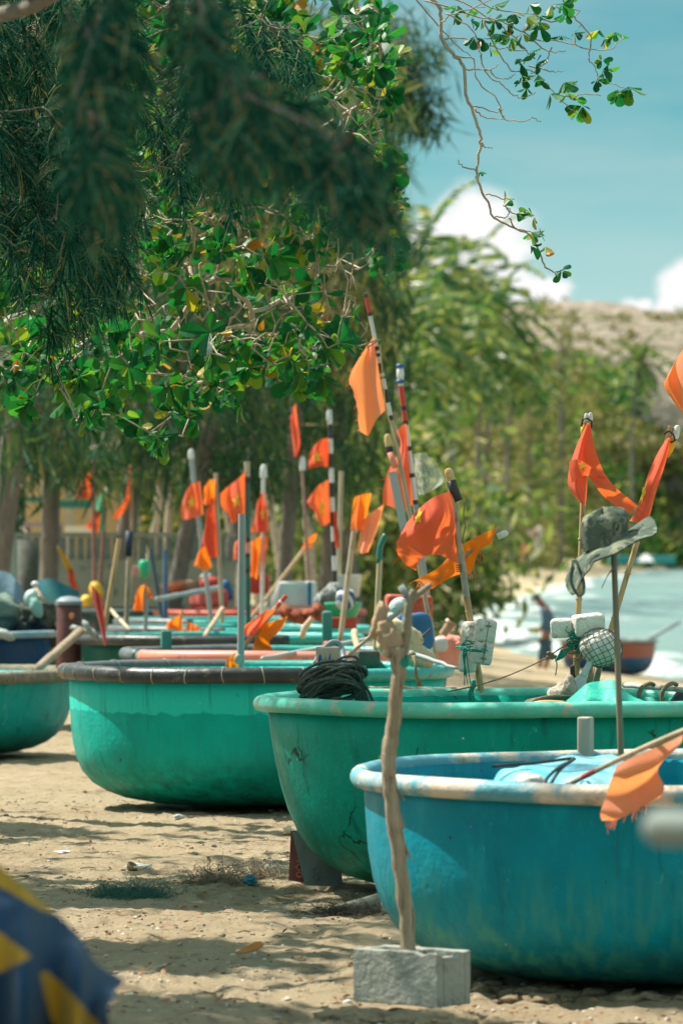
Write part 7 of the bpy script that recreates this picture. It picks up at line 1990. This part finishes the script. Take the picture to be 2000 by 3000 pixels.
# ---------------------------------------------------------------- wall, shelter and rubble behind the boats
def build_back_structures():
    d = 66.0
    z0 = 0.0
    root = thing('concrete_wall', 'low grey-green concrete wall with a slatted top behind the left boats', 'wall', P(300, 1925, d))
    mw = plain('mossy_concrete', (.20, .24, .19), (.30, .32, .26), rough=.95, scale=1.6, bmp=.4, c3=(.13, .16, .13))
    x0, x1 = P(-500, 0, d).x, P(690, 0, d).x
    zt = P(0, 1640, d).z
    mb = MB(); mb.box(((x0 + x1) / 2, d, zt / 2 - .1), (x1 - x0, .22, zt + .2)); mb.build('base_wall', mw, root, smooth=False)
    zr = P(0, 1574, d).z
    mb = MB()
    n = 46
    for i in range(n):
        x = x0 + (x1 - x0) * (i + .5) / n
        mb.box((x, d, (zt + zr) / 2), ((x1 - x0) / n * .80, .08, zr - zt - .004), taper=.9)
    mb.build('slats', plain('grey_slat', (.13, .18, .165), (.19, .235, .215), rough=.9, scale=3), root, smooth=False)
    mb = MB(); mb.box(((x0 + x1) / 2, d, zr + .035), (x1 - x0, .14, .06)); mb.build('coping', mw, root, smooth=False)
    mb = MB(); mb.box((P(-20, 0, d - 1).x, d - 1, P(0, 1600, d - 1).z - .5), (.62, .2, 1.25)); solo(mb, 'wall_pier', plain('pale_teal_plaster', (.30, .40, .37), (.24, .33, .30), rough=.9, scale=2), 'pale teal plastered pier at the left edge', 'pier', smooth=False)
    # dark post standing before the wall
    mb = MB(); mb.tube([P(85, 1925, 64), P(82, 1580, 64)], .14, 12); solo(mb, 'stump', plain('dark_post', (.06, .07, .055), (.1, .11, .09), rough=.9), 'dark round post in front of the grey-green wall', 'post')
    # beach shelter with a green awning
    d = 92.0
    t = thing('beach_shelter', 'ochre beach hut with green awning seen between the trunks', 'hut', P(200, 1850, d))
    def bx(name, a, b_, y0, dep, mat):
        p, q = P(a[0], a[1], y0), P(b_[0], b_[1], y0)
        mb = MB(); mb.box(((p.x + q.x) / 2, y0 + dep / 2, (p.z + q.z) / 2), (abs(q.x - p.x), dep, abs(p.z - q.z))); return mb.build(name, mat, t, smooth=False)
    och = plain('ochre_plaster', (.50, .33, .14), (.58, .42, .22), rough=.9, scale=1.5)
    bx('wall', (76, 1378), (345, 1830), d + .6, .3, och)
    bx('post', (192, 1398), (216, 1850), d - .6, .15, plain('cream_post', (.6, .52, .4), (.5, .42, .3), rough=.8))
    bx('post', (120, 1380), (140, 1850), d - .5, .15, MATS['cream_post'])
    aw = bx('awning', (168, 1322), (330, 1358), d - 1.6, 2.0, plain('green_awning', (.01, .22, .13), (.02, .28, .17), rough=.7))
    bx('beam', (168, 1466), (270, 1488), d - 1.0, .2, plain('green_beam', (.01, .16, .12), rough=.6))
    bx('beam', (74, 1455), (125, 1470), d - .9, .2, MATS['green_beam'])
    bx('counter', (190, 1540), (275, 1568), d - 1.2, .5, plain('cream_counter', (.66, .58, .44), rough=.7))
    # pinkish bench
    d = 70
    t = thing('bench_table', 'faded pink table standing behind the wall at left', 'table', P(125, 1900, d))
    mb = MB(); mb.box(P(128, 1536, d), (W(110, d), .5, W(14, d))); mb.build('table_top', plain('faded_pink', (.45, .33, .31), (.36, .27, .25), rough=.8), t, smooth=False)
    for sx in (-1, 1):
        for sy in (-1, 1):
            mb = MB(); a = P(128 + sx * 46, 1544, d) + Vector((0, sy * .2, 0)); mb.tube([a, Vector((a.x, a.y, 0))], .03, 8); mb.build('leg', MATS['faded_pink'], t)
    # shed-like clutter far along the beach
    mb = MB(); rbox(mb, P(1880, 1640, 560), (W(190, 560), 3, W(24, 560)), None, .1); solo(mb, 'beach_hoarding', plain('teal_hoarding', (.03, .25, .25), (.05, .3, .28), rough=.7, scale=.3), 'long teal hoarding at the back of the far beach', 'hoarding', smooth=False)
    mb = MB(); a = P(1890, 1633, 545); mb.box(a, (W(46, 545), 3, W(22, 545)), None, .1); solo(mb, 'beach_tent', M_white, 'white peaked tent on the far beach', 'tent', smooth=False)
    for i, (px, py, w, h, c, lab) in enumerate([(1530, 1607, 22, 26, (.62, .25, .15), 'orange-pink hut front low among the far trees'), (1578, 1588, 14, 62, (.62, .5, .42), 'pale narrow hut wall right of the orange-pink one'), (1556, 1568, 22, 20, (.55, .38, .3), 'pale pink gable above the far huts')]):
        d = 395
        mb = MB(); s = W(w, d); hh = W(h, d); p = P(px, py + h / 2, d)
        mb.box(p + Vector((0, 0, hh / 2)), (s * 1.6, 1.2, hh)); mb.add([p + Vector((-s * .95, -.75, hh)), p + Vector((s * .95, -.75, hh)), p + Vector((s * .95, .75, hh)), p + Vector((-s * .95, .75, hh)), p + Vector((0, -.75, hh * 1.3)), p + Vector((0, .75, hh * 1.3))], [(0, 1, 4), (2, 3, 5), (1, 2, 5, 4), (3, 0, 4, 5)])
        solo(mb, 'far_hut', plain('hut_wall' + ['_orange', '_pale', '_pink'][i], c, rough=.8), lab, 'hut', 'huts at the back of the far beach', smooth=False)
    # the shore boat's pole
    mb = MB(); mb.tube([P(1850, 1900, 113.6), P(1990, 1822, 113.2)], [.05, .04], 8); solo(mb, 'oar', M_greyp, 'pale oar slanting up from the red and blue boat at the water', 'oar')

build_sand(); build_hill(); build_sea()
B = build_boats()
build_leafy_tree(); build_near_casuarina(); build_background_trees()
build_near_flags(); build_far_flags(); build_plain_poles()
build_green_boat_gear(); build_turquoise_boat_gear(); build_far_gear(); build_blue_boat_gear()
build_post_and_block(); build_under_boat_box(); build_litter(); build_striped_fabric()
build_back_structures(); build_person()
